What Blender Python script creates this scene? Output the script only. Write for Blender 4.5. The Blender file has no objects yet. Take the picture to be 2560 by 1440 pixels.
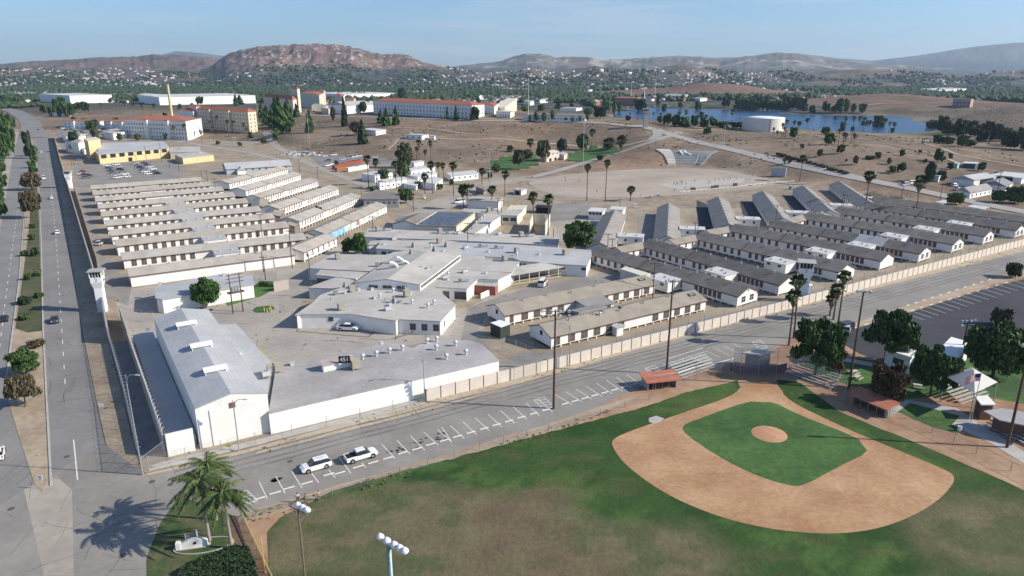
import bpy, math, random
import numpy as np
from mathutils import Vector, Matrix, geometry
from math import radians, sin, cos, tan, pi, sqrt, atan2, hypot

# ---------------------------------------------------------------- camera, sky, sun, exposure
SC = bpy.context.scene
COL = SC.collection
FPX, PIT, CH = 1750.0, radians(17), 62.0          # focal length (photo px), pitch, camera height
cam_d = bpy.data.cameras.new('camera'); cam = bpy.data.objects.new('camera', cam_d); COL.objects.link(cam)
cam_d.sensor_width = 36; cam_d.lens = 36 * FPX / 2560
cam_d.clip_start = 0.5; cam_d.clip_end = 60000
cam.location = (0, 0, CH); cam.rotation_euler = (radians(90) - PIT, 0, 0)
SC.camera = cam
SUN_EL, SUN_AZ = radians(31), radians(-7)          # azimuth measured from +X
w = bpy.data.worlds.new('World'); SC.world = w; w.use_nodes = True
nt = w.node_tree; nt.nodes.clear()
out = nt.nodes.new('ShaderNodeOutputWorld'); bg = nt.nodes.new('ShaderNodeBackground')
sky = nt.nodes.new('ShaderNodeTexSky'); sky.sky_type = 'NISHITA'; sky.sun_disc = False
sky.sun_elevation = SUN_EL; sky.sun_rotation = radians(90) - SUN_AZ
sky.altitude = 200; sky.air_density = 1.0; sky.dust_density = 0.6; sky.ozone_density = 3.0
bg.inputs['Strength'].default_value = 0.092
# thin wisps of cirrus
tc = nt.nodes.new('ShaderNodeTexCoord'); mp = nt.nodes.new('ShaderNodeMapping')
mp.inputs['Scale'].default_value = (1.6, 1.6, 22); mp.inputs['Location'].default_value = (3.1, 0, 1.7)
cn = nt.nodes.new('ShaderNodeTexNoise'); cn.inputs['Scale'].default_value = 2.2; cn.inputs['Detail'].default_value = 7
cr = nt.nodes.new('ShaderNodeValToRGB'); cr.color_ramp.elements[0].position = 0.50; cr.color_ramp.elements[1].position = 0.74
mx = nt.nodes.new('ShaderNodeMixRGB'); mx.inputs['Color2'].default_value = (5.6, 6.0, 6.4, 1)
ml = nt.nodes.new('ShaderNodeMath'); ml.operation = 'MULTIPLY'; ml.inputs[1].default_value = 0.5
L = nt.links.new
L(tc.outputs['Generated'], mp.inputs['Vector']); L(mp.outputs[0], cn.inputs['Vector']); L(cn.outputs['Fac'], cr.inputs['Fac'])
L(cr.outputs['Color'], ml.inputs[0]); L(ml.outputs[0], mx.inputs['Fac'])
tn = nt.nodes.new('ShaderNodeMixRGB'); tn.blend_type = 'MULTIPLY'; tn.inputs['Fac'].default_value = 1; tn.inputs['Color2'].default_value = (.80, .97, 1.18, 1)
L(sky.outputs['Color'], tn.inputs['Color1']); L(tn.outputs['Color'], mx.inputs['Color1']); L(mx.outputs['Color'], bg.inputs['Color']); L(bg.outputs[0], out.inputs['Surface'])
sd = bpy.data.lights.new('sun', 'SUN'); sd.energy = 4.8; sd.angle = radians(0.5); sd.color = (1.0, 0.92, 0.80)
sun = bpy.data.objects.new('sun', sd); COL.objects.link(sun)
sdir = Vector((cos(SUN_EL) * cos(SUN_AZ), cos(SUN_EL) * sin(SUN_AZ), sin(SUN_EL)))
sun.rotation_euler = sdir.to_track_quat('Z', 'Y').to_euler(); sun.location = (300, -40, 200)
SC.view_settings.view_transform = 'Standard'; SC.view_settings.look = 'None'
SC.view_settings.exposure = 0.48; SC.view_settings.gamma = 1
try:
    SC.cycles.max_bounces = 5; SC.cycles.transparent_max_bounces = 12; SC.cycles.volume_bounces = 0
except Exception: pass
RNG = random.Random(7)
NP = np.random.default_rng(11)

# ---------------------------------------------------------------- survey: photo pixel -> world point
CP, SP = cos(PIT), sin(PIT)
def P(px, py, z=0.0):
    u = (px - 1280) / FPX; v = (py - 720) / FPX
    t = (z - CH) / (-SP - v * CP)
    return Vector((u * t, (CP - v * SP) * t, z))
def PD(px, py, D):                      # point on that sight line at ground distance y = D
    u = (px - 1280) / FPX; v = (py - 720) / FPX
    t = D / (CP - v * SP)
    return Vector((u * t, D, CH + t * (-SP - v * CP)))
def hof(p, ty):                         # height above p of something whose top shows at row ty
    v = (ty - 720) / FPX
    return CH - p[1] * (SP + v * CP) / (CP - v * SP) - p[2]
def pix(p):
    d = p[1] * CP - (p[2] - CH) * SP
    return 1280 + FPX * p[0] / d, 720 - FPX * (p[1] * SP + (p[2] - CH) * CP) / d

# ---------------------------------------------------------------- smooth value noise
def vnoise(x, y, seed=0):
    xi = np.floor(x).astype(np.int64); yi = np.floor(y).astype(np.int64)
    xf = x - xi; yf = y - yi
    def h(a, b):
        n = (a * 374761393 + b * 668265263 + seed * 982451653) & 0x7fffffff
        n = ((n ^ (n >> 13)) * 1274126177) & 0x7fffffff
        return ((n ^ (n >> 16)) & 0xffff) / 65535.0
    u = xf * xf * (3 - 2 * xf); v = yf * yf * (3 - 2 * yf)
    return (h(xi, yi) * (1 - u) + h(xi + 1, yi) * u) * (1 - v) + (h(xi, yi + 1) * (1 - u) + h(xi + 1, yi + 1) * u) * v
def fbm(x, y, seed=0, oct=5, ridged=False):
    s = 0; a = 0.5
    for i in range(oct):
        n = vnoise(x * 2 ** i, y * 2 ** i, seed + i)
        if ridged: n = 1 - abs(2 * n - 1)
        s = s + a * n; a *= 0.5
    return s
def sstep(a, b, x):
    t = np.clip((x - a) / (b - a), 0, 1); return t * t * (3 - 2 * t)

# ---------------------------------------------------------------- terrain heights from surveyed points
CTL = [(0,290,2),(100,300,2),(200,290,4),(400,300,3),(300,275,6),(600,300,7),(500,290,6),(640,335,3),(560,345,2),(-300,290,2),
 (700,330,7),(800,340,7),(800,375,2),(900,350,7),(900,385,1),(1000,360,6),(1000,390,1),(1100,350,8),(1100,395,1),(1250,350,8),
 (1250,400,1.5),(1350,385,1),(1400,360,3),(1500,365,3),(1560,375,3),(1450,400,1),(700,285,14),(800,290,15),(935,292,16),(1050,296,17),
 (1200,302,17),(1300,304,17),(1400,304,17),(1500,307,17),(1560,312,16),(1614,318,15),(1680,335,12),(1640,350,10),(1560,345,9),(1500,335,10),
 (1400,335,9),(1300,335,9),(1200,325,11),(1640,375,7.5),(1790,378,7.5),(1720,358,9),(1850,392,6),(1900,420,3),
 (1700,345,10.5),(1800,370,8.5),(1900,393,6.5),(2000,417,4.5),(2100,437,3),(2200,457,1.5),(2300,478,.5),
 (1800,343,12),(1900,335,12),(2000,330,12),(2000,360,11),(2000,390,8),(2100,345,12),(2100,375,11),(2100,410,7),(2200,360,11),
 (2200,400,8),(2200,440,3),(2300,375,9),(2300,420,5),(2300,455,1.5),(2400,400,6),(2450,430,3),(2400,350,2),(2560,365,5),(2560,420,2),
 (2500,400,4),(2560,450,1),(1600,290,-6),(1700,290,-6),(1800,290,-6),(2000,300,-6),(2100,300,-6),(2200,310,-6),(2000,287,-6),
 (2290,325,-5),(2120,325,-5),(2220,330,-4),(1900,300,-6),(1560,300,-2),(1620,278,-5),(1850,283,-5),
 (1550,270,1.5),(1700,266,1.5),(1850,269,1.5),(2000,276,1.5),(2200,282,1.5),(2330,292,1.5),(2390,310,1),(2400,330,1),(2250,341,1),(2350,340,1),
 (1480,290,3),(1400,270,2),(1300,265,3),(1200,262,3),(1000,255,3),(800,250,3),(600,250,2),(200,255,2),(0,260,1),
 (2560,330,4),(2650,340,8)]
CTD = [(2200,235,1400),(2250,235,1400),(2150,250,1330),(2300,252,1300),(2200,258,1230),(2350,268,1180),(2100,262,1230),
 (1750,208,2000),(1800,209,2000),(1880,216,2000),(1680,224,2000),(1980,238,1950),(1800,228,1880),(1900,247,1750),(1650,247,1750),
 (2560,262,930),(2520,278,900),(2480,300,860),(2560,300,820),(2640,262,900)]
pts = [(*P(a, b, z)[:2], z) for a, b, z in CTL] + [tuple(PD(a, b, D)) for a, b, D in CTD]
pts += [(x, y, 0) for x, y in ((-2200,1600),(-1200,1500),(-400,1500),(400,1600),(1100,1400),(2200,1700),(-2200,2600),(-800,2600),(800,2800),(2300,2600),
        (-1500,900),(1500,900),(1500,500),(-1000,500),(0,2200),(-700,300),(700,300),(2200,1000),(-2200,900),(0,100))]
CPT = np.array(pts); C2 = 30.0 ** 2
def _phi(d2): return np.sqrt(d2 + C2)
_A = _phi(((CPT[:, None, :2] - CPT[None, :, :2]) ** 2).sum(-1)) + np.eye(len(CPT)) * -0.6
_W = np.linalg.solve(_A, CPT[:, 2])
FLAT = [P(*q).to_2d() for q in ((-700,330),(60,322),(200,330),(430,347),(620,348),(700,366),(760,388),(1000,402),(1110,412),(1240,432),(1330,440),
        (1480,430),(1620,420),(1770,416),(1860,430),(1980,454),(2080,470),(2280,497),(2560,545))] + [Vector((700,200)), Vector((700,-300)), Vector((-900,-300)), Vector((-900,400))]
FL = np.array([(p.x, p.y) for p in FLAT])
def flat_dist(x, y):
    sh = x.shape; x = x.ravel(); y = y.ravel()
    best = np.full(x.shape, 1e9); ins = np.zeros(x.shape, bool); n = len(FL)
    for i in range(n):
        ax, ay = FL[i]; bx, by = FL[(i + 1) % n]; dx, dy = bx - ax, by - ay
        t = np.clip(((x - ax) * dx + (y - ay) * dy) / (dx * dx + dy * dy), 0, 1)
        best = np.minimum(best, np.hypot(x - ax - t * dx, y - ay - t * dy))
        c = (ay > y) != (by > y)
        ins ^= c & (x < (bx - ax) * (y - ay) / ((by - ay) if by != ay else 1e-9) + ax)
    return np.where(ins, 0, best).reshape(sh)
def hraw(x, y):
    sh = x.shape; xr = x.ravel(); yr = y.ravel(); o = np.zeros(xr.shape)
    for i in range(0, len(xr), 20000):
        d2 = (xr[i:i+20000, None] - CPT[None, :, 0]) ** 2 + (yr[i:i+20000, None] - CPT[None, :, 1]) ** 2
        o[i:i+20000] = _phi(d2) @ _W
    o = o.reshape(sh)
    m = sstep(0, 22, flat_dist(x, y)) * (1 - sstep(2300, 2900, y)) * (1 - sstep(1800, 2300, abs(x)))
    o = o + (fbm(x / 60, y / 60, 3) - .5) * 1.6 * sstep(-2, 4, o)
    return np.clip(o, -8, 60) * m
def axis(segs):
    r = [segs[0][0]]
    for a, b, st in segs:
        n = max(1, int(round((b - a) / st))); r += [a + (b - a) * (i + 1) / n for i in range(n)]
    return np.array(r)
YS = axis([(-150,300,25),(300,480,9),(480,900,4.5),(900,1300,8),(1300,2300,20),(2300,3600,60)])
xp = axis([(0,480,6),(480,800,9),(800,1500,25),(1500,3400,80)])
XS = np.concatenate([-xp[:0:-1], xp])
GX, GY = np.meshgrid(XS, YS)
GZ = hraw(GX, GY)
def ht(x, y):
    i = min(max(int(np.searchsorted(XS, x)) - 1, 0), len(XS) - 2); j = min(max(int(np.searchsorted(YS, y)) - 1, 0), len(YS) - 2)
    a = (x - XS[i]) / (XS[i+1] - XS[i]); b = (y - YS[j]) / (YS[j+1] - YS[j])
    return float((GZ[j, i] * (1 - a) + GZ[j, i+1] * a) * (1 - b) + (GZ[j+1, i] * (1 - a) + GZ[j+1, i+1] * a) * b)
def T(px, py, up=0.0):                  # where the sight line through a photo pixel meets the ground
    u = (px - 1280) / FPX; v = (py - 720) / FPX
    dy = CP - v * SP; dz = -SP - v * CP
    t = 20.0; pt = t
    while t < 3500:
        if CH + dz * t <= ht(u * t, dy * t): break
        pt = t; t += max(1.5, t * .006)
    lo, hi = pt, t
    for _ in range(12):
        m = (lo + hi) / 2
        if CH + dz * m <= ht(u * m, dy * m): hi = m
        else: lo = m
    return Vector((u * hi, dy * hi, ht(u * hi, dy * hi) + up))

# ---------------------------------------------------------------- materials
MATS = {}
def mat(name, c, var=0.10, sc=0.6, rough=0.85, c2=None, bump=0.0, metal=0.0, detail=6, spec=0.3, lo=.35, hi=.65, fine=0.0, fsc=8.0, seam=None):
    if name in MATS: return MATS[name]
    m = bpy.data.materials.new(name); m.use_nodes = True; n = m.node_tree; b = n.nodes['Principled BSDF']
    b.inputs['Roughness'].default_value = rough; b.inputs['Metallic'].default_value = metal
    b.inputs['Specular IOR Level'].default_value = spec
    tc = n.nodes.new('ShaderNodeTexCoord'); no = n.nodes.new('ShaderNodeTexNoise')
    no.inputs['Scale'].default_value = sc; no.inputs['Detail'].default_value = detail; no.inputs['Roughness'].default_value = .6
    n.links.new(tc.outputs['Object'], no.inputs['Vector'])
    rp = n.nodes.new('ShaderNodeValToRGB'); rp.color_ramp.elements[0].position = lo; rp.color_ramp.elements[1].position = hi
    if c2 is None:
        a = tuple(max(0, x * (1 - var)) for x in c); d = tuple(min(.95, x * (1 + var)) for x in c)
    else: a, d = c, c2
    rp.color_ramp.elements[0].color = (*a, 1); rp.color_ramp.elements[1].color = (*d, 1)
    n.links.new(no.outputs['Fac'], rp.inputs['Fac']); last = rp.outputs['Color']
    if fine:
        n2 = n.nodes.new('ShaderNodeTexNoise'); n2.inputs['Scale'].default_value = fsc; n2.inputs['Detail'].default_value = 4
        n.links.new(tc.outputs['Object'], n2.inputs['Vector'])
        mr = n.nodes.new('ShaderNodeMapRange'); mr.inputs['From Min'].default_value = .3; mr.inputs['From Max'].default_value = .7
        mr.inputs['To Min'].default_value = 1 - fine; mr.inputs['To Max'].default_value = 1 + fine
        n.links.new(n2.outputs['Fac'], mr.inputs['Value'])
        vm = n.nodes.new('ShaderNodeVectorMath'); vm.operation = 'SCALE'
        n.links.new(last, vm.inputs[0]); n.links.new(mr.outputs[0], vm.inputs['Scale']); last = vm.outputs[0]
    if seam:
        mp = n.nodes.new('ShaderNodeMapping'); mp.inputs['Rotation'].default_value = (0, 0, seam[1]); n.links.new(tc.outputs['Object'], mp.inputs['Vector'])
        sp = n.nodes.new('ShaderNodeSeparateXYZ'); n.links.new(mp.outputs[0], sp.inputs[0]); m1 = n.nodes.new('ShaderNodeMath'); m1.operation = 'MULTIPLY'; m1.inputs[1].default_value = 1/seam[0]; n.links.new(sp.outputs[0], m1.inputs[0])
        m2 = n.nodes.new('ShaderNodeMath'); m2.operation = 'FRACT'; n.links.new(m1.outputs[0], m2.inputs[0]); m3 = n.nodes.new('ShaderNodeMath'); m3.operation = 'LESS_THAN'; m3.inputs[1].default_value = .06; n.links.new(m2.outputs[0], m3.inputs[0])
        m4 = n.nodes.new('ShaderNodeMapRange'); m4.inputs['To Min'].default_value = 1; m4.inputs['To Max'].default_value = 1-seam[2]; n.links.new(m3.outputs[0], m4.inputs['Value'])
        v2 = n.nodes.new('ShaderNodeVectorMath'); v2.operation = 'SCALE'; n.links.new(last, v2.inputs[0]); n.links.new(m4.outputs[0], v2.inputs['Scale']); last = v2.outputs[0]
    n.links.new(last, b.inputs['Base Color'])
    if bump:
        bp = n.nodes.new('ShaderNodeBump'); bp.inputs['Strength'].default_value = bump; bp.inputs['Distance'].default_value = .3
        n.links.new(no.outputs['Fac'], bp.inputs['Height']); n.links.new(bp.outputs['Normal'], b.inputs['Normal'])
    MATS[name] = m; return m
def attr_mat(name, fine=.18, fsc=.35, rough=.95, bump=.4, fsc2=.05):
    m = bpy.data.materials.new(name); m.use_nodes = True; n = m.node_tree; b = n.nodes['Principled BSDF']
    b.inputs['Roughness'].default_value = rough; b.inputs['Specular IOR Level'].default_value = .15
    at = n.nodes.new('ShaderNodeAttribute'); at.attribute_name = 'tint'
    tc = n.nodes.new('ShaderNodeTexCoord'); last = at.outputs['Color']; ns = []
    for s, f in ((fsc, fine), (fsc2, fine)):
        no = n.nodes.new('ShaderNodeTexNoise'); no.inputs['Scale'].default_value = s; no.inputs['Detail'].default_value = 7; no.inputs['Roughness'].default_value = .65
        n.links.new(tc.outputs['Object'], no.inputs['Vector']); ns.append(no)
        mr = n.nodes.new('ShaderNodeMapRange'); mr.inputs['From Min'].default_value = .3; mr.inputs['From Max'].default_value = .7
        mr.inputs['To Min'].default_value = 1 - f; mr.inputs['To Max'].default_value = 1 + f
        n.links.new(no.outputs['Fac'], mr.inputs['Value'])
        vm = n.nodes.new('ShaderNodeVectorMath'); vm.operation = 'SCALE'
        n.links.new(last, vm.inputs[0]); n.links.new(mr.outputs[0], vm.inputs['Scale']); last = vm.outputs[0]
    n.links.new(last, b.inputs['Base Color'])
    bp = n.nodes.new('ShaderNodeBump'); bp.inputs['Strength'].default_value = bump; bp.inputs['Distance'].default_value = 1.0
    n.links.new(ns[0].outputs['Fac'], bp.inputs['Height']); n.links.new(bp.outputs['Normal'], b.inputs['Normal'])
    return m

# ---------------------------------------------------------------- mesh builder
class MB:
    def __init__(s): s.v = []; s.f = []; s.m = []
    def add(s, vs, fs, m=0):
        b = len(s.v); s.v += [tuple(v) for v in vs]; s.f += [tuple(b + i for i in f) for f in fs]; s.m += [m] * len(fs)
    def box(s, x0, x1, y0, y1, z0, z1, m=0):
        s.hexa([(x0,y0,z0),(x1,y0,z0),(x1,y1,z0),(x0,y1,z0),(x0,y0,z1),(x1,y0,z1),(x1,y1,z1),(x0,y1,z1)], m)
    def hexa(s, p, m=0): s.add(p, [(3,2,1,0),(4,5,6,7),(0,1,5,4),(1,2,6,5),(2,3,7,6),(3,0,4,7)], m)
    def prism(s, poly, z0, z1, m=0, mt=None):
        n = len(poly); zz = z1 if hasattr(z1, '__len__') else [z1] * n
        ar = sum(poly[i][0] * poly[(i+1)%n][1] - poly[(i+1)%n][0] * poly[i][1] for i in range(n))
        idx = list(range(n)) if ar > 0 else list(range(n))[::-1]
        poly = [poly[i] for i in idx]; zz = [zz[i] for i in idx]
        s.add([(p[0], p[1], z0) for p in poly] + [(p[0], p[1], zz[i]) for i, p in enumerate(poly)],
              [(i, (i+1) % n, n + (i+1) % n, n + i) for i in range(n)], m)
        tri = geometry.tessellate_polygon([[Vector((p[0], p[1], 0)) for p in poly]])
        top = []; 
        for t in tri:
            a, b, c = (poly[i] for i in t)
            if (b[0]-a[0])*(c[1]-a[1]) - (b[1]-a[1])*(c[0]-a[0]) < 0: t = (t[0], t[2], t[1])
            top.append(t)
        s.add([(p[0], p[1], zz[i]) for i, p in enumerate(poly)], top, m if mt is None else mt)
    def tube(s, a, b, r0, r1=None, n=8, m=0, cap=True):
        a = Vector(a); b = Vector(b); r1 = r0 if r1 is None else r1
        d = (b - a).normalized(); x = d.orthogonal().normalized(); y = d.cross(x)
        vs = [a + (x * cos(2*pi*i/n) + y * sin(2*pi*i/n)) * r0 for i in range(n)] + [b + (x * cos(2*pi*i/n) + y * sin(2*pi*i/n)) * r1 for i in range(n)]
        fs = [(i, (i+1) % n, n + (i+1) % n, n + i) for i in range(n)]
        if cap: fs += [tuple(range(n))[::-1], tuple(range(n, 2*n))]
        s.add(vs, fs, m)
    def path(s, pts, rs, n=8, m=0):
        for i in range(len(pts) - 1): s.tube(pts[i], pts[i+1], rs[i], rs[i+1], n, m)
    def lathe(s, prof, n=12, m=0, c=(0,0,0)):
        vs = [(c[0] + r * cos(2*pi*i/n), c[1] + r * sin(2*pi*i/n), c[2] + z) for r, z in prof for i in range(n)]
        fs = [(k*n+i, k*n+(i+1)%n, (k+1)*n+(i+1)%n, (k+1)*n+i) for k in range(len(prof)-1) for i in range(n)]
        s.add(vs, fs, m)
    def mesh(s, name, mats, smooth=False):
        me = bpy.data.meshes.new(name); me.from_pydata(s.v, [], s.f)
        for m in (mats if isinstance(mats, (list, tuple)) else [mats]): me.materials.append(m)
        me.polygons.foreach_set('material_index', s.m)
        if smooth: me.polygons.foreach_set('use_smooth', [True] * len(s.f))
        me.update(); return me
    def obj(s, name, mats, parent=None, smooth=False, loc=None, rz=0):
        return link(name, s.mesh(name, mats, smooth), parent, loc, rz)
def link(name, me, parent=None, loc=None, rz=0, sc=None):
    o = bpy.data.objects.new(name, me); COL.objects.link(o)
    if parent: o.parent = parent
    if loc is not None: o.location = loc
    if rz: o.rotation_euler.z = rz
    if sc is not None: o.scale = sc if hasattr(sc, '__len__') else (sc,) * 3
    return o
def tag(o, label, cat, group=None):
    o['label'] = label; o['category'] = cat
    if group: o['group'] = group
    return o
def thing(name, label, cat, loc, rz=0, group=None):
    o = link(name, None, None, loc, rz); o.empty_display_size = .5
    return tag(o, label, cat, group)
def struct(o, kind='structure'): o['kind'] = kind; return o
def copy_tree(o, parent=None):
    c = o.copy(); COL.objects.link(c)
    if parent: c.parent = parent
    for ch in list(o.children): copy_tree(ch, c)
    return c
ORD = ['first','second','third','fourth','fifth','sixth','seventh','eighth','ninth','tenth','eleventh','twelfth','thirteenth','fourteenth','fifteenth',
       'sixteenth','seventeenth','eighteenth','nineteenth','twentieth']
TENS = ['twent','thirt','fort','fift','sixt','sevent','eight','ninet']
def ordn(i):
    n = i + 1
    if n > 100: return ('one' if n < 200 else 'two') + ' hundred ' + ordn(n % 100 - 1) if n % 100 else 'two hundredth'
    if n == 100: return 'hundredth'
    if n <= 20: return ORD[i]
    r = n % 10
    return TENS[n // 10 - 2] + ('y-' + ORD[r-1] if r else 'ieth')
def ordered(objs, fmt, group=None):       # labels of look-alikes, counted across the photograph
    objs = sorted(objs, key=lambda o: pix(o.location)[0])
    for i, o in enumerate(objs):
        o['label'] = fmt.format(ordn(i)) ; 
        if group: o['group'] = group

# ---- palette
WHITE = mat('white_wall_paint', (.77,.75,.71), .06, .30, .85, fine=.05, fsc=1.5)
WHITE2 = mat('bright_white_paint', (.80,.80,.78), .04, .5, .6)
CREAM = mat('cream_wall_paint', (.62,.57,.46), .08, .4, .85)
YELLOW = mat('yellow_wall_paint', (.62,.50,.27), .08, .3, .85)
BEIGE = mat('beige_precast_concrete', (.62,.55,.475), .06, .3, .9, fine=.05, fsc=3)
TANS = [mat(f'{n_}_tan_composition_roof', c_, .13, .22, .95, fine=.09, fsc=2.5) for n_, c_ in (('pale', (.40,.365,.315)), ('sandy', (.37,.335,.285)), ('greyish', (.39,.365,.325)))]
TANROOF = TANS[0]
TANROOF2 = mat('brown_tan_composition_roof', (.30,.265,.215), .12, .25, .95, fine=.10, fsc=3)
GREYS = [mat(f'{n_}_grey_shingle_roof', c_, .16, .25, .95, fine=.16, fsc=3.5) for n_, c_ in (('warm', (.205,.186,.16)), ('faded', (.225,.205,.178)), ('dusky', (.185,.168,.147)))]
GREYROOF = GREYS[0]
PALEROOF = mat('pale_grey_sheet_roof', (.44,.415,.375), .13, .12, .9, fine=.07, fsc=1.2, seam=(1.8, 1.0, .10))
COOLROOF = mat('cool_grey_coated_roof', (.41,.415,.415), .10, .10, .75, fine=.06, fsc=.9, seam=(1.1, -.56, .14))
STAINROOF = mat('weathered_lilac_grey_roof', (.29,.275,.265), .2, .09, .85, c2=(.42,.40,.385), fine=.10, fsc=1.4)
WHITEROOF = mat('white_coated_roof', (.56,.56,.54), .08, .3, .7)
REDTILE = mat('red_clay_tile_roof', (.36,.13,.075), .2, .5, .9, fine=.2, fsc=3)
REDMETAL = mat('faded_red_metal', (.33,.10,.07), .15, .5, .6)
BROWNTRIM = mat('brown_trim_paint', (.16,.09,.06), .15, 1, .8)
GLASS = mat('dark_window_glass', (.03,.033,.04), .3, 1.5, .15, spec=.6)
SCREEN = mat('brown_window_screen', (.10,.085,.075), .3, 2.5, .6)
DARK = mat('dark_opening', (.02,.02,.02), .2, 1, .9)
STEEL = mat('galvanised_steel', (.45,.46,.47), .12, 2, .45, metal=.6)
DSTEEL = mat('dull_grey_steel', (.22,.23,.23), .15, 2, .6)
WOODPOLE = mat('creosoted_wood_pole', (.10,.065,.045), .3, 2, .9)
WEATHWOOD = mat('weathered_wood', (.28,.23,.18), .2, 2, .9)
CONC = mat('pale_concrete', (.42,.40,.37), .10, .4, .9, fine=.06, fsc=4)
WPAINT = mat('white_road_paint', (.66,.66,.63), .12, 2, .8)
BLACK = mat('black_rubber', (.02,.02,.02), .2, 4, .8)
CHROME = mat('bright_metal', (.6,.6,.62), .05, 2, .3, metal=.8)
# ================================================================ THE LAND
LAKE = [P(*q, -1.5) for q in ((1528,262),(1760,257),(2050,262),(2240,276),(2400,296),(2440,330),(2380,342),(2000,342),(1700,335),(1540,318))]
def inpoly(x, y, poly):
    ins = np.zeros(x.shape, bool); n = len(poly)
    for i in range(n):
        ax, ay = poly[i][0], poly[i][1]; bx, by = poly[(i+1)%n][0], poly[(i+1)%n][1]
        c = (ay > y) != (by > y); ins ^= c & (x < (bx-ax)*(y-ay)/((by-ay) if by != ay else 1e-9)+ax)
    return ins
lk = inpoly(GX, GY, LAKE)
GZ[:] = np.where(lk, GZ, np.maximum(GZ, -.4))
def grid_obj(name, X, Y, Z, col, m):
    r, c = X.shape
    co = np.stack([X, Y, Z], -1).reshape(-1, 3)
    i = np.arange((r-1)*c).reshape(r-1, c)[:, :-1].ravel()
    f = np.stack([i, i+1, i+c+1, i+c], -1)
    me = bpy.data.meshes.new(name); me.vertices.add(len(co)); me.vertices.foreach_set('co', co.ravel())
    me.loops.add(f.size); me.loops.foreach_set('vertex_index', f.ravel())
    me.polygons.add(len(f)); me.polygons.foreach_set('loop_start', np.arange(0, f.size, 4)); me.polygons.foreach_set('loop_total', np.full(len(f), 4))
    me.polygons.foreach_set('use_smooth', np.ones(len(f), bool))
    me.update(calc_edges=True)
    at = me.color_attributes.new('tint', 'FLOAT_COLOR', 'POINT')
    at.data.foreach_set('color', np.concatenate([col.reshape(-1, 3), np.ones((r*c, 1))], 1).ravel())
    me.materials.append(m)
    return struct(link(name, me))
def blend(col, c, wgt): return col * (1 - wgt[..., None]) + np.array(c) * wgt[..., None]
n1 = fbm(GX/45, GY/45, 21); n2 = fbm(GX/160, GY/160, 31); n3 = fbm(GX/12, GY/12, 41)
col = np.zeros(GX.shape + (3,)) + np.array((.215,.165,.118))
col = blend(col, (.29,.225,.16), sstep(.45,.6,n1))
col = blend(col, (.13,.098,.073), sstep(.5,.72,n2)*.8)
col = blend(col, (.27,.17,.115), sstep(.55,.7,fbm(GX/90, GY/90, 77))*.5)
far = sstep(1000,1300,GY)*(1-sstep(3,12,GZ))
col = blend(col, (.050,.060,.042), far*.9)
col = blend(col, (.30,.27,.24), far*sstep(.56,.66,n3)*.35)
hillc = sstep(6,14,GZ)*sstep(1050,1200,GY)
col = blend(col, (.185,.12,.09), hillc)
d_l = sum(np.exp(-((GX-p.x)**2+(GY-p.y)**2)/(2*45.0**2)) for p in LAKE)
col = blend(col, (.085,.10,.045), np.clip(d_l,0,1)*.75*sstep(.35,.6,n1))
flat_in = (flat_dist(GX, GY) <= 0)
col = col * (1 - .16*sstep(.5,3,GZ)*(GY<1250))[...,None]
col = blend(col, (.30,.25,.19), flat_in*.8)
TERM = attr_mat('dry_earth_and_grass', .24, .25, bump=.6)
terrain = grid_obj('ground', GX, GY, GZ - .06*flat_in, col, TERM)

# water
WAT = mat('lake_water', (.018,.06,.13), .15, 1.3, .25, spec=.22, bump=1.0)
b = MB(); b.prism([(p.x, p.y) for p in LAKE], -1.6, -1.5); struct(b.obj('lake_water', WAT))

# mountains: ridges, each (distance, front width, back width, ruggedness, [(px, row of the crest)])
RID = [
 (4600,1500,900,.62,[(380,206),(470,190),(530,165),(560,140),(600,124),(650,117),(700,113),(740,111),(780,109),(830,110),(870,114),(900,123),(930,131),(955,137),(975,134),(1000,134),(1020,137),(1040,146),(1060,157),(1100,165),(1140,173),(1220,188),(1300,205)]),
 (6200,1900,1200,.6,[(-700,170),(-300,165),(0,160),(50,155),(100,152),(150,150),(180,148),(220,145),(260,142),(300,143),(350,140),(380,136),(430,137),(470,140),(520,143),(560,150),(620,165),(700,185)]),
 (4200,1000,700,.5,[(-500,176),(-100,178),(40,174),(90,172),(160,181),(260,184),(360,178),(450,182),(520,188),(640,204)]),
 (7600,1900,1500,.55,[(1020,188),(1080,172),(1150,164),(1200,160),(1250,153),(1290,139),(1330,133),(1370,137),(1390,144),(1415,141),(1480,143),(1520,150),(1570,147),(1630,142),(1700,145),(1750,141),(1800,149),(1850,143),(1900,137),(1945,131),(2000,134),(2045,142),(2100,151),(2160,156),(2240,160),(2330,168),(2440,176),(2600,182),(3000,184)]),
 (3900,800,600,.5,[(1090,206),(1160,190),(1230,184),(1280,178),(1330,172),(1370,180),(1440,171),(1490,164),(1540,176),(1600,178),(1660,166),(1700,161),(1740,168),(1800,178),(1870,186),(1960,178),(2020,183),(2080,176),(2150,173),(2220,176),(2290,184),(2380,190),(2460,184),(2600,170),(2800,160)]),
 (3300,420,380,.4,[(1960,206),(2020,190),(2080,184),(2140,183),(2200,188),(2260,197),(2330,208)]),
 (3300,420,380,.4,[(1120,214),(1200,205),(1300,201),(1380,205),(1440,200),(1500,203),(1560,210),(1640,216)]),
 (12500,3000,2500,.22,[(1040,190),(1120,172),(1200,158),(1240,156),(1500,158),(1600,145),(1700,139),(1780,144),(1860,143),(1940,131),(2000,134),(2100,146),(2180,152),(2260,143),(2300,138),(2350,130),(2420,119),(2480,112),(2560,106),(2700,98),(2900,110)]),
 (15000,3000,2500,.4,[(60,176),(300,160),(440,128),(500,132),(560,140),(700,170)]),
]
MA = np.linspace(-1.05, 1.0, 1150)                      # tangent of bearing
MD = axis([(3250,5000,17),(5000,8200,50),(8200,17000,220)])
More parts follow.
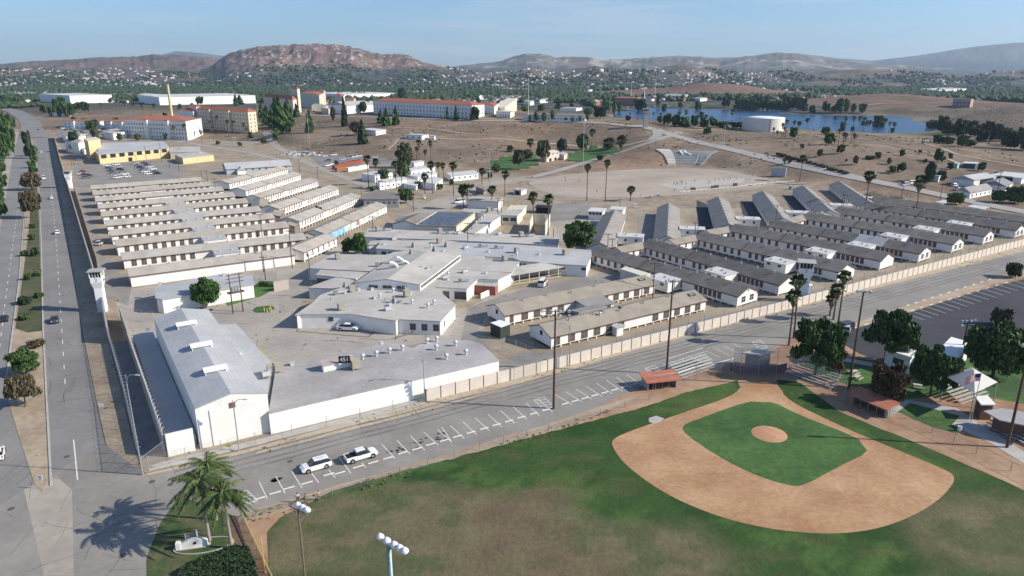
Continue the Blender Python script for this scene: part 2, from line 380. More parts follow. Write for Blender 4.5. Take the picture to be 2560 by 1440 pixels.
MX_, MY_ = np.meshgrid(MA, MD); MX = MX_ * MY_; MY = MY_
MZ = np.zeros(MX.shape); MC = np.zeros(MX.shape + (3,)) + np.array((.052,.060,.045))
MC = blend(MC, (.26,.24,.22), sstep(.59,.68,fbm(MX/22, MY/22, 9))*.4)
for k, (D, wf, wb, rug, prof) in enumerate(RID):
    uu = [PD(a, b, D).x / D for a, b in prof]; zz = [max(0., PD(a, b, D).z) for a, b in prof]
    zr = np.interp(MX / MY, uu, zz, left=0 if prof[0][0] > 0 else zz[0], right=0 if prof[-1][0] < 2500 else zz[-1])
    zr = zr * (1 + (fbm(MX/MY*160, MX/MY*0+k, 33+k, 5) - .5) * .10 * rug)
    d = MY - D
    s = np.where(d < 0, 1 - np.clip(-d / wf, 0, 1), 1 - np.clip(d / wb, 0, 1)); s = s * s * (3 - 2 * s)
    lam = 330 if D < 7000 else 800
    rg = fbm(MX / lam, MY / lam, 50 + k, 6, True); fold = sstep(0, .12, 1 - s)
    z = zr * s * (1 - np.clip(rug * .95 * fold * (1 - rg) * 1.2, 0, .85)) + zr * rug * .07 * (fbm(MX / 45, MY / 60, 90 + k, 4) - .5) * s
    up = z > MZ
    MZ = np.where(up, z, MZ)
    rel = sstep(.22, .50, z / max(zz))
    base = {0:(.165,.105,.085),1:(.17,.11,.09),2:(.15,.105,.085),3:(.17,.15,.12),4:(.16,.12,.095),5:(.17,.12,.095),6:(.17,.12,.095)}.get(k, (.16,.15,.13))
    cc = np.zeros(MX.shape + (3,)) + np.array(base)
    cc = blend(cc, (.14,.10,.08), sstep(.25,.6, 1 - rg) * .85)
    cc = blend(cc, (.085,.085,.055), sstep(.48,.60, fbm(MX/70, MY/70, 60+k)) * .7)
    if k == 0:
        cc = blend(cc, (.50,.43,.36), sstep(.60,.65, fbm(MX/14, MY/20, 12)) * sstep(.2,.6,z/max(zz)) * .85)
        cc = blend(cc, (.27,.175,.14), sstep(.5,.62, fbm(MX/60, MY/75, 14)) * .5)
    if k == 3: cc = blend(cc, (.45,.41,.34), sstep(.56,.66, fbm(MX/170, MY/120, 15)) * .7)
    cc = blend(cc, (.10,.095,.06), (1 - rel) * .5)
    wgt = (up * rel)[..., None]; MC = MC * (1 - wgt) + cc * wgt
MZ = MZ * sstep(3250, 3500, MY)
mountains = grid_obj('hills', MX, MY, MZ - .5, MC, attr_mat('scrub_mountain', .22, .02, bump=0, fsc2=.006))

# ================================================================ flat sheets
_zc = [0]
def sheet(name, px, z, m, flat=True, world=False, kind='structure'):
    _zc[0] += 1; z = z*.4 + _zc[0] * .0001
    pts = [Vector((q[0], q[1], 0)) for q in px] if world else [P(q[0], q[1], 0) for q in px]
    b = MB(); b.prism([(p.x, p.y) for p in pts], -.2, z)
    return struct(b.obj(name, m))
def drape(name, px, z, m, step=6):      # a sheet laid over sloping ground
    pts = [T(*q) for q in px]; xs = [p.x for p in pts]; ys = [p.y for p in pts]
    nx = max(2, int((max(xs)-min(xs))/step)); ny = max(2, int((max(ys)-min(ys))/step))
    gx = np.linspace(min(xs), max(xs), nx+1); gy = np.linspace(min(ys), max(ys), ny+1)
    A, B_ = np.meshgrid(gx, gy); ins = inpoly(A, B_, pts); b = MB(); idx = {}
    for j in range(ny):
        for i in range(nx):
            if inpoly(np.array([(gx[i]+gx[i+1])/2]), np.array([(gy[j]+gy[j+1])/2]), pts)[0]:
                q = []
                for a, c in ((i,j),(i+1,j),(i+1,j+1),(i,j+1)):
                    if (a, c) not in idx: idx[(a, c)] = len(b.v); b.v.append((gx[a], gy[c], ht(gx[a], gy[c]) + z))
                    q.append(idx[(a, c)])
                b.f.append(tuple(q)); b.m.append(0)
    return struct(b.obj(name, m, smooth=True))
def ribbon(name, px, width, m, off=.25, step=5, world=None, flat=False):
    pts = world or [ (P(*q[:2]) if flat else T(*q[:2])) for q in px]
    fine = []
    for i in range(len(pts)-1):
        n = max(1, int((pts[i+1]-pts[i]).length / step)); fine += [pts[i].lerp(pts[i+1], k/n) for k in range(n)]
    fine.append(pts[-1]); K = 3 if not flat else 1; b = MB()
    for _ in range(2):                                  # ease the corners
        fine = [fine[0]] + [(fine[i-1] + fine[i]*2 + fine[i+1]) / 4 for i in range(1, len(fine)-1)] + [fine[-1]]
    for i, p in enumerate(fine):
        d = (fine[min(i+1, len(fine)-1)] - fine[max(i-1, 0)]); d.z = 0; d.normalize(); nrm = Vector((-d.y, d.x, 0))
        wd = width(i/len(fine)) if callable(width) else width
        for k in range(K+1):
            q = p + nrm * wd * (k/K - .5); b.v.append((q.x, q.y, (off if flat else ht(q.x, q.y) + off)))
    for i in range(len(fine)-1):
        for k in range(K):
            a = i*(K+1)+k; b.f.append((a, a+1, a+K+2, a+K+1)[::-1]); b.m.append(0)
    return struct(b.obj(name, m, smooth=True))
ASPH = mat('worn_grey_asphalt', (.215,.20,.18), .10, .08, .92, c2=(.285,.265,.235), fine=.07, fsc=.9)
ASPH2 = mat('blue_grey_asphalt', (.19,.183,.175), .10, .06, .92, c2=(.245,.236,.222), fine=.07, fsc=.9)
NEWASPH = mat('dark_fresh_asphalt', (.050,.052,.058), .15, .1, .9, fine=.12, fsc=1)
CONCY = mat('stained_concrete_yard', (.30,.275,.24), .10, .06, .9, c2=(.40,.365,.315), fine=.08, fsc=.8, seam=(4.5, 1.0, .10))
PATCH = mat('tan_worn_pavement', (.30,.27,.23), .1, .07, .95, c2=(.39,.35,.29), fine=.08, fsc=.7)
DIRT = mat('tan_dirt', (.32,.25,.175), .15, .07, .95, c2=(.43,.345,.25), fine=.14, fsc=.7)
REDDIRT = mat('reddish_brown_dirt', (.245,.135,.08), .2, .07, .97, c2=(.42,.28,.18), fine=.12, fsc=.8)
CLAY = mat('orange_infield_clay', (.33,.18,.092), .15, .10, .97, c2=(.47,.30,.17), fine=.14, fsc=1.3, detail=10)
CLAY2 = mat('raked_infield_clay', (.42,.225,.125), .15, .08, .97, c2=(.50,.29,.17), fine=.09, fsc=.9)
GRASS = mat('watered_green_grass', (.035,.085,.022), .2, .10, .95, c2=(.075,.15,.04), fine=.22, fsc=1.0)
DRYGR = mat('patchy_median_grass', (.045,.062,.025), .2, .12, .95, c2=(.11,.105,.055), fine=.22, fsc=.9)
YARD = mat('barracks_yard_dirt', (.25,.20,.145), .15, .08, .95, c2=(.36,.30,.22), fine=.10, fsc=.7)
TRACK = mat('pale_yard_dirt', (.33,.27,.215), .1, .03, .95, c2=(.42,.355,.285), fine=.08, fsc=.4)

# camp interiors
sheet('prison_yard', [(357,1183),(262,770),(150,400),(135,345),(620,350),(900,400),(1240,440),(1330,470),(1700,520),(2300,520),(2560,560),(2760,590),(1065,1003)], .01, YARD)
sheet('concrete_yard', [(290,755),(330,722),(500,700),(690,668),(700,735),(745,790),(1170,770),(1235,735),(1480,690),(1620,720),(1540,690),(1250,740),(1190,860),(1100,850),(680,920),(600,1000),(340,1000)], .03, CONCY)
sheet('camp_road', [(180,455),(215,455),(262,640),(330,712),(320,765),(262,742),(226,640)], .05, ASPH)
sheet('camp_road', [(690,668),(745,662),(830,617),(940,575),(1050,520),(1080,500),(1100,512),(1068,545),(1000,580),(930,625),(820,690),(760,740),(740,790),(700,800)], .05, PATCH)
sheet('camp_road', [(1050,520),(1090,495),(1150,480),(1190,455),(1280,445),(1330,440),(1340,446),(1290,455),(1215,466),(1180,490),(1240,520),(1230,530),(1150,520),(1090,530)], .05, PATCH)
sheet('camp_road', [(1170,770),(1240,745),(1300,725),(1480,686),(1540,680),(1600,690),(1560,706),(1300,755),(1215,790),(1190,830),(1220,870),(1250,905),(1300,880),(1420,880),(1760,795),(2000,740),(2200,690),(2560,600),(2600,606),(1430,898),(1260,935),(1150,860)], .05, ASPH)
sheet('concrete_apron', [(1330,545),(1500,520),(1560,530),(1560,600),(1480,620),(1380,600),(1310,560)], .05, PATCH)
sheet('parking_lot', [(186,410),(430,400),(470,425),(440,450),(215,470),(180,440)], .05, ASPH)
sheet('parking_lot', [(140,300+20),(320,318),(320,345),(200,345),(215,400),(160,395)], .05, ASPH2)
sheet('parking_lot', [(790,372),(880,375),(1000,392),(1000,408),(900,415),(800,415),(780,395)], .09, ASPH2)
sheet('asphalt_court', [(1330,512),(1480,505),(1475,545),(1330,560)], .06, ASPH)
sheet('asphalt_court', [(1592,540),(1662,537),(1640,600),(1595,600)], .06, ASPH)
for q in ([(1742,500),(1775,515),(1785,575),(1745,572)], [(1850,505),(1890,505),(1905,545),(1860,552)], [(1960,490),(1990,490),(2015,525),(1985,540)]):
    sheet('asphalt_court', q, .06, NEWASPH)
# left boulevard
sheet('road', [(128,1215),(108,830),(103,600),(96,450),(86,345),(72,300),(98,302),(122,350),(143,450),(168,600),(204,830),(240,1010),(262,1110),(300,1250),(-400,3000),(-1400,3000),(60,1260)], .10, ASPH2)
sheet('road', [(-260,1440),(-120,1080),(-30,750),(10,520),(30,400),(48,330),(78,330),(76,420),(62,520),(48,700),(14,980),(50,1100),(95,1235),(110,1300),(-300,2600),(-700,2600)], .08, ASPH2)
sheet('road', [(95,1205),(262,1110),(365,1190),(420,1178),(640,1128),(640,1275),(590,1292),(445,1240),(372,1380),(360,1700),(120,2600),(-900,2600),(-60,1300)], .12, ASPH)
sheet('pavement', [(60,1225),(140,1190),(180,1225),(185,1440),(110,1440)], .13, PATCH)
sheet('median', [(128,1190),(108,830),(103,600),(96,450),(88,370),(80,345),(74,360),(75,420),(64,520),(50,700),(14,980),(50,1100),(88,1215),(106,1232)], .20, mat('median_earth', (.30,.235,.165), .1, .1, .95, c2=(.40,.32,.23), fine=.12, fsc=.8))
sheet('median_grass', [(106,828),(102,700),(98,560),(92,450),(78,445),(74,560),(56,700),(38,822),(70,832)], .23, DRYGR)
sheet('verge', [(118,350),(146,450),(171,600),(207,830),(243,1010),(265,1110),(320,1190),(352,1187),(272,857),(258,770),(146,400),(128,350)], .09, mat('dirt_verge', (.30,.235,.165), .1, .12, .95, c2=(.42,.34,.24), fine=.16, fsc=.9))
sheet('pavement', [(48,330),(30,400),(10,520),(-30,750),(-60,750),(-10,520),(12,400),(34,330)], .13, PATCH)
sheet('lawn', [(-10,340),(22,400),(0,520),(-100,900),(-400,900),(-200,340)], .11, GRASS)
for seg in ([(128,1215),(108,830),(103,600),(96,450),(86,345)], [(12,980),(48,700),(62,520),(75,420),(78,345)]):
    b = MB(); pp = [P(*q) for q in seg]
    for i in range(len(pp)-1):
        d = (pp[i+1]-pp[i]).normalized(); n_ = Vector((-d.y, d.x, 0)) * .15
        b.hexa([tuple((p_ + o_).to_2d()) + (z_,) for z_ in (0,.20) for p_, o_ in ((pp[i], n_*-1),(pp[i+1], n_*-1),(pp[i+1], n_),(pp[i], n_))])
    struct(b.obj('kerb', CONC))
sheet('canal_floor', [(350,1160),(277,860),(320,850),(412,1100)], .04, mat('shade_dark_concrete', (.20,.20,.20), .15, .3, .8))  # concrete coloured darker for the shade between fence and wall
# access road and its edges
sheet('verge', [(357,1187),(640,1118),(1065,1003),(1280,950),(1600,862),(1970,770),(2560,612),(2900,530),(2900,556),(2560,637),(1950,790),(1600,882),(1280,978),(900,1085),(640,1150),(420,1200)], .11, mat('sandy_verge', (.36,.295,.215), .1, .15, .95, c2=(.46,.39,.29), fine=.12, fsc=.9))
sheet('access_road', [(420,1180),(640,1135),(900,1073),(1090,1020),(1280,968),(1600,872),(1950,780),(2560,629),(2900,548),(2900,600),(2560,672),(2477,697),(2265,762),(2130,815),(1990,845),(1870,900),(1700,935),(1650,945),(1500,1015),(1370,1060),(1000,1168),(850,1210),(640,1273),(590,1290)], .13, ASPH)
sheet('pavement', [(425,1150),(640,1100),(1060,995),(1062,1003),(640,1112),(400,1172),(372,1165)], .135, CONC)
b = MB(); A0, A1 = P(372,1176), P(1062,1008); d = (A1-A0).normalized(); n_ = Vector((-d.y, d.x, 0))*.15
b.hexa([tuple((p_+o_).to_2d()) + (z_,) for z_ in (0,.18) for p_, o_ in ((A0,n_*-1),(A1,n_*-1),(A1,n_),(A0,n_))]); struct(b.obj('kerb', CONC))
# dirt by the ball field, dark car park, park lawn
sheet('dirt', [(590,1290),(640,1273),(850,1210),(1000,1168),(1370,1060),(1500,1015),(1650,945),(1870,900),(1990,845),(2130,815),(2477,697),(2560,672),(2900,600),(3600,1500),(2400,2600),(500,2600),(560,1700),(600,1360)], .07, REDDIRT)
sheet('sandy_strip', [(592,1291),(640,1275),(850,1212),(1000,1170),(1370,1062),(1500,1017),(1600,985),(1560,1010),(1380,1080),(1000,1188),(830,1240),(640,1300)], .085, mat('sandy_margin', (.33,.25,.17), .1, .12, .95, c2=(.42,.33,.23), fine=.12, fsc=.8))
sheet('parking_lot', [(2275,781),(2457,724),(2600,688),(2900,625),(2900,720),(2600,840),(2470,855),(2380,905),(2250,915),(2150,885),(2090,850),(2110,830)], .15, NEWASPH)
sheet('dirt_strip', [(2265,764),(2477,699),(2700,640),(2700,655),(2480,712),(2275,779),(2140,822),(2110,818)], .14, DIRT)
sheet('lawn', [(1990,905),(2140,895),(2300,925),(2560,840),(2900,760),(3000,1000),(2560,1010),(2420,985),(2240,1000),(2080,950)], .10, GRASS)
sheet('lawn', [(2240,1010),(2280,1003),(2400,1040),(2395,1085),(2330,1068),(2245,1030)], .11, GRASS)
sheet('path', [(2080,898),(2110,895),(2300,925),(2330,958),(2300,955),(2280,935)], .16, CONC)
sheet('path', [(2265,1000),(2390,1020),(2560,1130),(2560,1160),(2480,1110),(2380,1062),(2400,1040),(2275,1008),(2235,1036),(2222,1030)], .16, CONC)
sheet('path', [(2500,900),(2900,740),(2900,752),(2510,912)], .16, CONC)

# ball field: outfield with bare patches as an attribute of the turf
ORG = P(1500, 1200)
fx = axis([(-75,150,1.0)]) ; fy = axis([(18,150,1.0)]); FX, FY = np.meshgrid(fx, fy)
OUT = [P(*q) for q in ((668,1330),(700,1295),(830,1228),(1000,1180),(1380,1080),(1640,1010),(1700,985),(1845,952),(1850,975),(1950,975),(1940,950),(2000,957),(2100,1030),(2330,1125),(2560,1225),(3000,1420),(3000,1900),(1400,3000),(900,2600),(700,1700),(672,1440))]
ins = inpoly(FX, FY, OUT)
dry = np.zeros(FX.shape)
for (a, c, rx, ry, s) in ((1190,1290,20,8,1.15),(900,1330,9,6,.75),(1450,1400,22,7,1.0),(1080,1420,15,6,.6),(2480,1290,16,9,.9),(2560,1400,14,8,.9),(1620,1410,13,6,.7),(1350,1230,8,4,.45),(1000,1225,7,3,.35),(1680,1300,5,3,.25),(700,1400,5,9,.9),(780,1280,5,2.5,.5)):
    p = P(a, c); dry += s * np.exp(-(((FX-p.x)/rx)**2 + ((FY-p.y)/ry)**2))
dn = fbm(FX/9, FY/9, 5); dn2 = fbm(FX/3, FY/3, 6); dn3 = fbm(FX/22, FY/22, 8)
dry = sstep(.34,1.02, dry + (dn-.5)*.8 + (dn2-.5)*.35)
fc = np.zeros(FX.shape + (3,)) + np.array((.040,.080,.022))
fc = blend(fc, (.024,.060,.016), sstep(.45,.62,dn)*.8)
fc = blend(fc, (.068,.125,.032), sstep(.47,.55,dn3)*sstep(.44,.54,dn2)*.75)
fc = blend(fc, (.11,.10,.045), sstep(.52,.66,fbm(FX/6,FY/2.5,91))*.35)
fc = blend(fc, (.165,.135,.08), dry*.78)
fc = blend(fc, (.055,.085,.03), dry*sstep(.48,.58,fbm(FX/4.5,FY/3,61))*.55)
fc = blend(fc, (.15,.105,.07), dry*sstep(.5,.65,dn3)*.55)
edge = np.clip((fbm(FX/5, FY/5, 18)), 0, 1)
b = MB(); me_v = np.stack([FX, FY, np.full(FX.shape, .14)], -1).reshape(-1, 3); c_ = FX.shape[1]
def snap(px_, py_, poly):
    best = np.full(px_.shape, 1e9); bx_ = px_.copy(); by_ = py_.copy(); n = len(poly)
    for i in range(n):
        ax, ay = poly[i][0], poly[i][1]; dx, dy = poly[(i+1)%n][0]-ax, poly[(i+1)%n][1]-ay
        t = np.clip(((px_-ax)*dx+(py_-ay)*dy)/(dx*dx+dy*dy+1e-9), 0, 1); d = np.hypot(px_-ax-t*dx, py_-ay-t*dy)
        k = d < best; best = np.where(k, d, best); bx_ = np.where(k, ax+t*dx, bx_); by_ = np.where(k, ay+t*dy, by_)
    return bx_, by_
sx_, sy_ = snap(FX, FY, OUT); rag = (fbm(FX/2.5, FY/2.5, 44) - .5) * 1.2
me_v = np.stack([np.where(ins, FX, sx_), np.where(ins, FY, sy_ + rag), np.full(FX.shape, .064)], -1).reshape(-1, 3)
keep = [(j*c_+i, j*c_+i+1, (j+1)*c_+i+1, (j+1)*c_+i) for j in range(FX.shape[0]-1) for i in range(c_-1) if ins[j,i] or ins[j,i+1] or ins[j+1,i] or ins[j+1,i+1]]
me = bpy.data.meshes.new('grass_field'); me.from_pydata([tuple(v) for v in me_v], [], keep)
at = me.color_attributes.new('tint', 'FLOAT_COLOR', 'POINT'); at.data.foreach_set('color', np.concatenate([fc.reshape(-1,3), np.ones((fc.shape[0]*fc.shape[1],1))],1).ravel())
me.materials.append(attr_mat('mown_turf', .16, 1.2, bump=.25, fsc2=.22)); struct(link('grass_field', me))
def smoothpoly(px, it=2):
    p = [Vector(P(*q)) for q in px]
    for _ in range(it):
        p = [v for i in range(len(p)) for v in (p[i].lerp(p[(i+1)%len(p)], .25), p[i].lerp(p[(i+1)%len(p)], .75))]
    return p
IN = smoothpoly([(1835,990),(1700,1035),(1570,1080),(1528,1100),(1533,1122),(1560,1160),(1640,1222),(1740,1272),(1850,1308),(1950,1327),(2070,1337),(2180,1327),(2270,1297),(2340,1257),(2378,1218),(2388,1195),(2372,1178),(2200,1108),(2100,1065),(1965,1000),(1950,965),(1900,955),(1855,962)])
sheet('infield_dirt', IN, .17, CLAY, world=True)
sheet('infield_grass', smoothpoly([(1868,1004),(1900,1006),(1935,1006),(1990,1035),(2145,1095),(2155,1112),(2172,1132),(2100,1165),(2005,1218),(1965,1213),(1890,1190),(1800,1145),(1715,1088),(1703,1066),(1740,1050)], 1), .20, GRASS, world=True)
cm = P(1923,1086)
b = MB(); b.lathe([(3.1,0),(2.6,.10),(1.2,.24),(0,.26)], 28, 0, (cm.x, cm.y, .088)); o = b.obj('pitchers_mound', CLAY2, smooth=True)
tag(o, 'round clay pitcher\'s mound in the middle of the green infield', 'mound')
sheet('path', [(1350+272,1046),(1640,1040),(1660,1047),(1650,1055),(1635,1060),(1622,1055)], .19, CONC)

# prison dirt yard, lawns and hill roads
sheet('dirt_yard', smoothpoly([(1320,468),(1345,445),(1480,430),(1620,422),(1760,420),(1850,432),(1960,456),(1900,470),(1800,482),(1640,492),(1480,495),(1380,487)], 2), .04, TRACK, world=True)
sheet('exercise_slab', [(1645,462),(1770,449),(1845,445),(1862,447),(1858,456),(1750,468),(1700,474)], .07, CONC)
ribbon('running_track', [(1345,470),(1322,458),(1345,447),(1450,438),(1620,428),(1760,428),(1860,440),(1890,450),(1850,462),(1700,486),(1520,499),(1400,492),(1345,470)], 3.2, PATCH, .08, flat=True)
drape('lawn', [(1415,402),(1420,385),(1480,365),(1540,370),(1545,385),(1480,400),(1455,404)], .3, GRASS)
drape('lawn', [(1225,410),(1260,392),(1340,388),(1345,412),(1300,425),(1240,423)], .3, GRASS)
drape('lawn', [(2180,505-20),(2245,490),(2240,503),(2190,508)], .3, DRYGR)
ROADM = mat('pale_hill_road', (.30,.285,.265), .1, .1, .9, c2=(.37,.35,.32), fine=.06)
ribbon('road', [(1325,445),(1420,420),(1480,402),(1560,378),(1640,352),(1685,338),(1700,330)], 7, ROADM, .3)
ribbon('road', [(1590,313),(1650,328),(1690,341),(1800,369),(1900,392),(2000,416),(2100,437),(2200,457),(2300,477),(2420,503),(2560,531),(2800,575)], 11, ROADM, .32)
ribbon('road', [(1630,350),(1645,338),(1640,326),(1625,320)], 8, ROADM, .34)
ribbon('road', [(700,287),(935,293),(1050,297),(1200,303),(1400,304),(1520,309),(1600,318)], 7, ROADM, .3)
ribbon('dirt_track', [(1640,352-3),(1560,372-6),(1480,368),(1400,360),(1300,352),(1180,350),(1100,347),(1020,346)], 5, DIRT, .3)
ribbon('dirt_track', [(1280,343),(1180,336),(1080,322),(1000,320),(940,317)], 4, DIRT, .3)
ribbon('path', [(900,325),(850,345),(790,362)], 2, DIRT, .3)
ribbon('path', [(1000,345),(985,362),(970,375)], 2, DIRT, .3)
ribbon('road', [(660,330),(690,365),(740,395),(800,420),(880,450),(950,480),(1010,500),(1060,520)], 7, PATCH, .1, flat=False)
ribbon('road', [(150,318),(250,330),(420,350),(560,372),(640,385),(700,400)], 6, ROADM, .1)
ribbon('road', [(80,345),(78,310),(62,292),(35,278),(0,270),(-60,264)], 22, ASPH2, .35)
ribbon('road', [(78,302),(110,291),(140,288)], 9, ASPH2, .38)
ribbon('dirt_track', [(2150,335-2),(2250,348),(2350,370),(2400,390),(2560,418),(2700,440)], 3.5, DIRT, .3)
ribbon('dirt_track', [(2000,332),(2100,352),(2230,362),(2330,385),(2400,410)], 3.5, DIRT, .3)
ribbon('dirt_track', [(1400,262),(1700,258),(1980,262),(2100,272)], 6, DIRT, .35)
ribbon('dirt_track', [(2170,262),(2220,258),(2300,262),(2340,268)], 3.5, DIRT, .4)
ribbon('dirt_track', [(1920,455),(1985,462),(2020,458)], 3, PATCH, .3)

# road markings and wheel stops
def dashes(px, w_, z, dash, gap, name='road_marking', m=None):
    pp = [P(*q) for q in px]; b = MB(); 
    for i in range(len(pp)-1):
        d = pp[i+1]-pp[i]; L_ = d.length; d.normalize(); n_ = Vector((-d.y, d.x, 0))*w_/2; t = 0
        while t < L_:
            a = pp[i]+d*t; c = pp[i]+d*min(L_, t+dash)
            b.hexa([tuple((q+o_).to_2d()) + (zz,) for zz in (0, z*.4+.012) for q, o_ in ((a,n_*-1),(c,n_*-1),(c,n_),(a,n_))]); t += dash+gap
    return struct(b.obj(name, m or WPAINT))
dashes([(163,960),(152,780),(140,600),(126,450),(116,380)], .16, .145, 3, 6)
dashes([(194,1200),(184,1100)], .2, .15, 30, 1)
dashes([(-5,900),(28,640),(48,500),(58,420)], .16, .125, 3, 6)
STALL = [(648,1205,668,1247),(690,1192,713,1234),(730,1180,755,1220),(780,1185,797,1208),(822,1175,838,1195),(847,1143,877,1184),(905,1158,915,1170),(955,1112,988,1147),(992,1101,1025,1136),(1027,1091,1062,1126),(1060,1081,1096,1114),(1104,1068,1128,1103)]
x0 = 1094
for i in range(9): STALL.append((1094+i*31.5, 1074-i*9.4, 1129+i*31.5, 1106-i*9.4))
for i in range(10): STALL.append((1388+i*25.5, 987-i*7.2, 1430+i*25, 1012-i*6.8))
for i in range(9): STALL.append((1655+i*22, 909-i*6.2, 1690+i*22, 925-i*6.2))
b = MB()
for q in STALL:
    a, c = P(q[0], q[1]), P(q[2], q[3]); d = (c-a).normalized(); n_ = Vector((-d.y, d.x, 0))*.07
    b.hexa([tuple((p_+o_).to_2d()) + (zz,) for zz in (.0,.066) for p_, o_ in ((a,n_*-1),(c,n_*-1),(c,n_),(a,n_))])
def hatch(cx, cy, sx=1.0):
    o_ = [(0,0),(25,-8),(50,16),(24,24)]; q = [(cx+a*sx, cy+c*sx) for a, c in o_]
    segs = [(q[0],q[1]),(q[1],q[2]),(q[0],q[3]),(q[3],q[2])] + [((q[0][0]*(1-t)+q[3][0]*t, q[0][1]*(1-t)+q[3][1]*t), (q[1][0]*(1-t-.15)+q[2][0]*(t+.15), q[1][1]*(1-t-.15)+q[2][1]*(t+.15))) for t in (.1,.35,.6,.85)]
    for s_ in segs:
        a, c = P(*s_[0]), P(*s_[1]); d = (c-a).normalized(); n_ = Vector((-d.y, d.x, 0))*.06
        b.hexa([tuple((p_+o2).to_2d()) + (zz,) for zz in (.0,.067) for p_, o2 in ((a,n_*-1),(c,n_*-1),(c,n_),(a,n_))])
hatch(1335,1001); hatch(1612,922); hatch(590,1235,1.1); hatch(1880,856,.8)
for i in range(16):
    f = i/15
    for q in ((2275+f*260-10, 785-f*85, 2310+f*270, 800-f*84),):
        a, c = P(q[0], q[1]), P(q[2], q[3]); d = (c-a).normalized(); n_ = Vector((-d.y, d.x, 0))*.07
        b.hexa([tuple((p_+o2).to_2d()) + (zz,) for zz in (.0,.078) for p_, o2 in ((a,n_*-1),(c,n_*-1),(c,n_),(a,n_))])
struct(b.obj('parking_lines', WPAINT))
# weeds, oil stains, cracks and manholes lie on the ground as their own thin marks
def blob(name, px, py, r, m, z, ry=None, seed=0):
    p = P(px, py); R_ = random.Random(seed + px); n = 14
    q = [(p.x + cos(2*pi*i/n)*r*R_.uniform(.6,1.15), p.y + sin(2*pi*i/n)*(ry or r)*R_.uniform(.6,1.15)) for i in range(n)]
    b = MB(); b.prism(q, z-.02, z); return b, m
OIL = mat('oil_stain', (.045,.043,.04), .2, 2, .7)
b = MB(); R_ = random.Random(3)
for _ in range(46):
    t = R_.random(); p = P(960 + t*170 + R_.uniform(-6,6), 1139 - t*50 + R_.uniform(-13,10)); r = R_.uniform(.12,.42); n = 9
    b.prism([(p.x+cos(2*pi*i/n)*r*R_.uniform(.5,1.2), p.y+sin(2*pi*i/n)*r*R_.uniform(.4,.9)) for i in range(n)], .0, .0655)
for a, c, r in ((688,1200,.9),(686,1203,.6),(765,1176,.4),(700,1196,.5)):
    p = P(a, c); b.prism([(p.x+cos(2*pi*i/9)*r*R_.uniform(.5,1.2), p.y+sin(2*pi*i/9)*r*R_.uniform(.4,.9)) for i in range(9)], .0, .0655)
struct(b.obj('oil_stains', OIL))
MH = []
for a, c in ((427,1211),(437,1200),(308,1389),(28,1273),(725,1154),(1110,771),(380,1205),(240,1290),(168,1142)):
    p = P(a, c); b = MB(); b.lathe([(0,.0),(.5,.0),(.55,-.01)], 16); b.f.reverse()
    b = MB(); b.tube((0,0,0),(0,0,.03),.48,.48,16,0); o = b.obj('manhole_cover', mat('iron_cover', (.10,.095,.09), .2, 4, .7), loc=(p.x, p.y, .045)); o['category'] = 'manhole cover'; MH.append(o)
ordered(MH, '{} round iron manhole cover from the left, set in the grey pavement', 'manhole covers in the pavement')

# cracks and tar lines in the paving, weeds in the verges
def crack(b, x, y, ang, n, w_, r):
    p = (x, y); 
    for _ in range(n):
        l = r.uniform(.8,2.6); ang += r.gauss(0,.13); q = (p[0]+cos(ang)*l, p[1]+sin(ang)*l); nx, ny = -sin(ang)*w_, cos(ang)*w_
        b.hexa([(p[0]-nx,p[1]-ny,0),(q[0]-nx,q[1]-ny,0),(q[0]+nx,q[1]+ny,0),(p[0]+nx,p[1]+ny,0),(p[0]-nx,p[1]-ny,.0635),(q[0]-nx,q[1]-ny,.0635),(q[0]+nx,q[1]+ny,.0635),(p[0]+nx,p[1]+ny,.0635)]); p = q
b = MB(); r = random.Random(12)
for _ in range(46):
    t = r.random(); p = P(430 + t*1500, 1205 - t*385 + r.uniform(-22,22)); crack(b, p.x, p.y, r.choice((.55,.55,2.1,-.3)), r.randint(3,8), .022, r)
for _ in range(34):
    p = P(r.uniform(20,420), r.uniform(1150,1430)); crack(b, p.x, p.y, r.uniform(0,6), r.randint(3,6), .02, r)
for _ in range(30):
    t = r.random(); p = P(118 + t*60, 400 + t*0 + r.uniform(40,650)); crack(b, p.x, p.y, r.choice((2.13,2.13,.6)), r.randint(3,8), .035, r)
for _ in range(30):
    p = P(r.uniform(420,1150), r.uniform(700,900)); crack(b, p.x, p.y, r.choice((.55,2.1,.0)), r.randint(3,7), .014, r)
struct(b.obj('pavement_cracks', mat('tar_crack', (.10,.095,.085), .2, 2, .9)))
TYRE = mat('worn_lane_asphalt', (.165,.16,.15), .12, .25, .9, fine=.1, fsc=1.5)
for q0, q1, offs, nm in (((60,1300),(0,0),(0,),''),):
    for w0, w1 in (((470,1205),(1960,812)),((440,1185),(1960,795)),((1960,812),(2560,652)),((1960,795),(2560,638))):
        a_, c_ = P(*w0), P(*w1); d = (c_-a_).normalized(); n_ = Vector((-d.y,d.x,0)); b = MB()
        for k in (-.8,.8):
            m_ = 24; pr = None
            for i in range(m_+1):
                p = a_.lerp(c_, i/m_)+n_*(k+.15*sin(i*1.7)); ww = .22+.08*sin(i*2.3)
                if pr: b.hexa([(*(pr-n_*ww).to_2d(),0),(*(p-n_*ww).to_2d(),0),(*(p+n_*ww).to_2d(),0),(*(pr+n_*ww).to_2d(),0),(*(pr-n_*ww).to_2d(),.0615),(*(p-n_*ww).to_2d(),.0615),(*(p+n_*ww).to_2d(),.0615),(*(pr+n_*ww).to_2d(),.0615)])
                pr = p
        struct(b.obj('tyre_marks', TYRE))

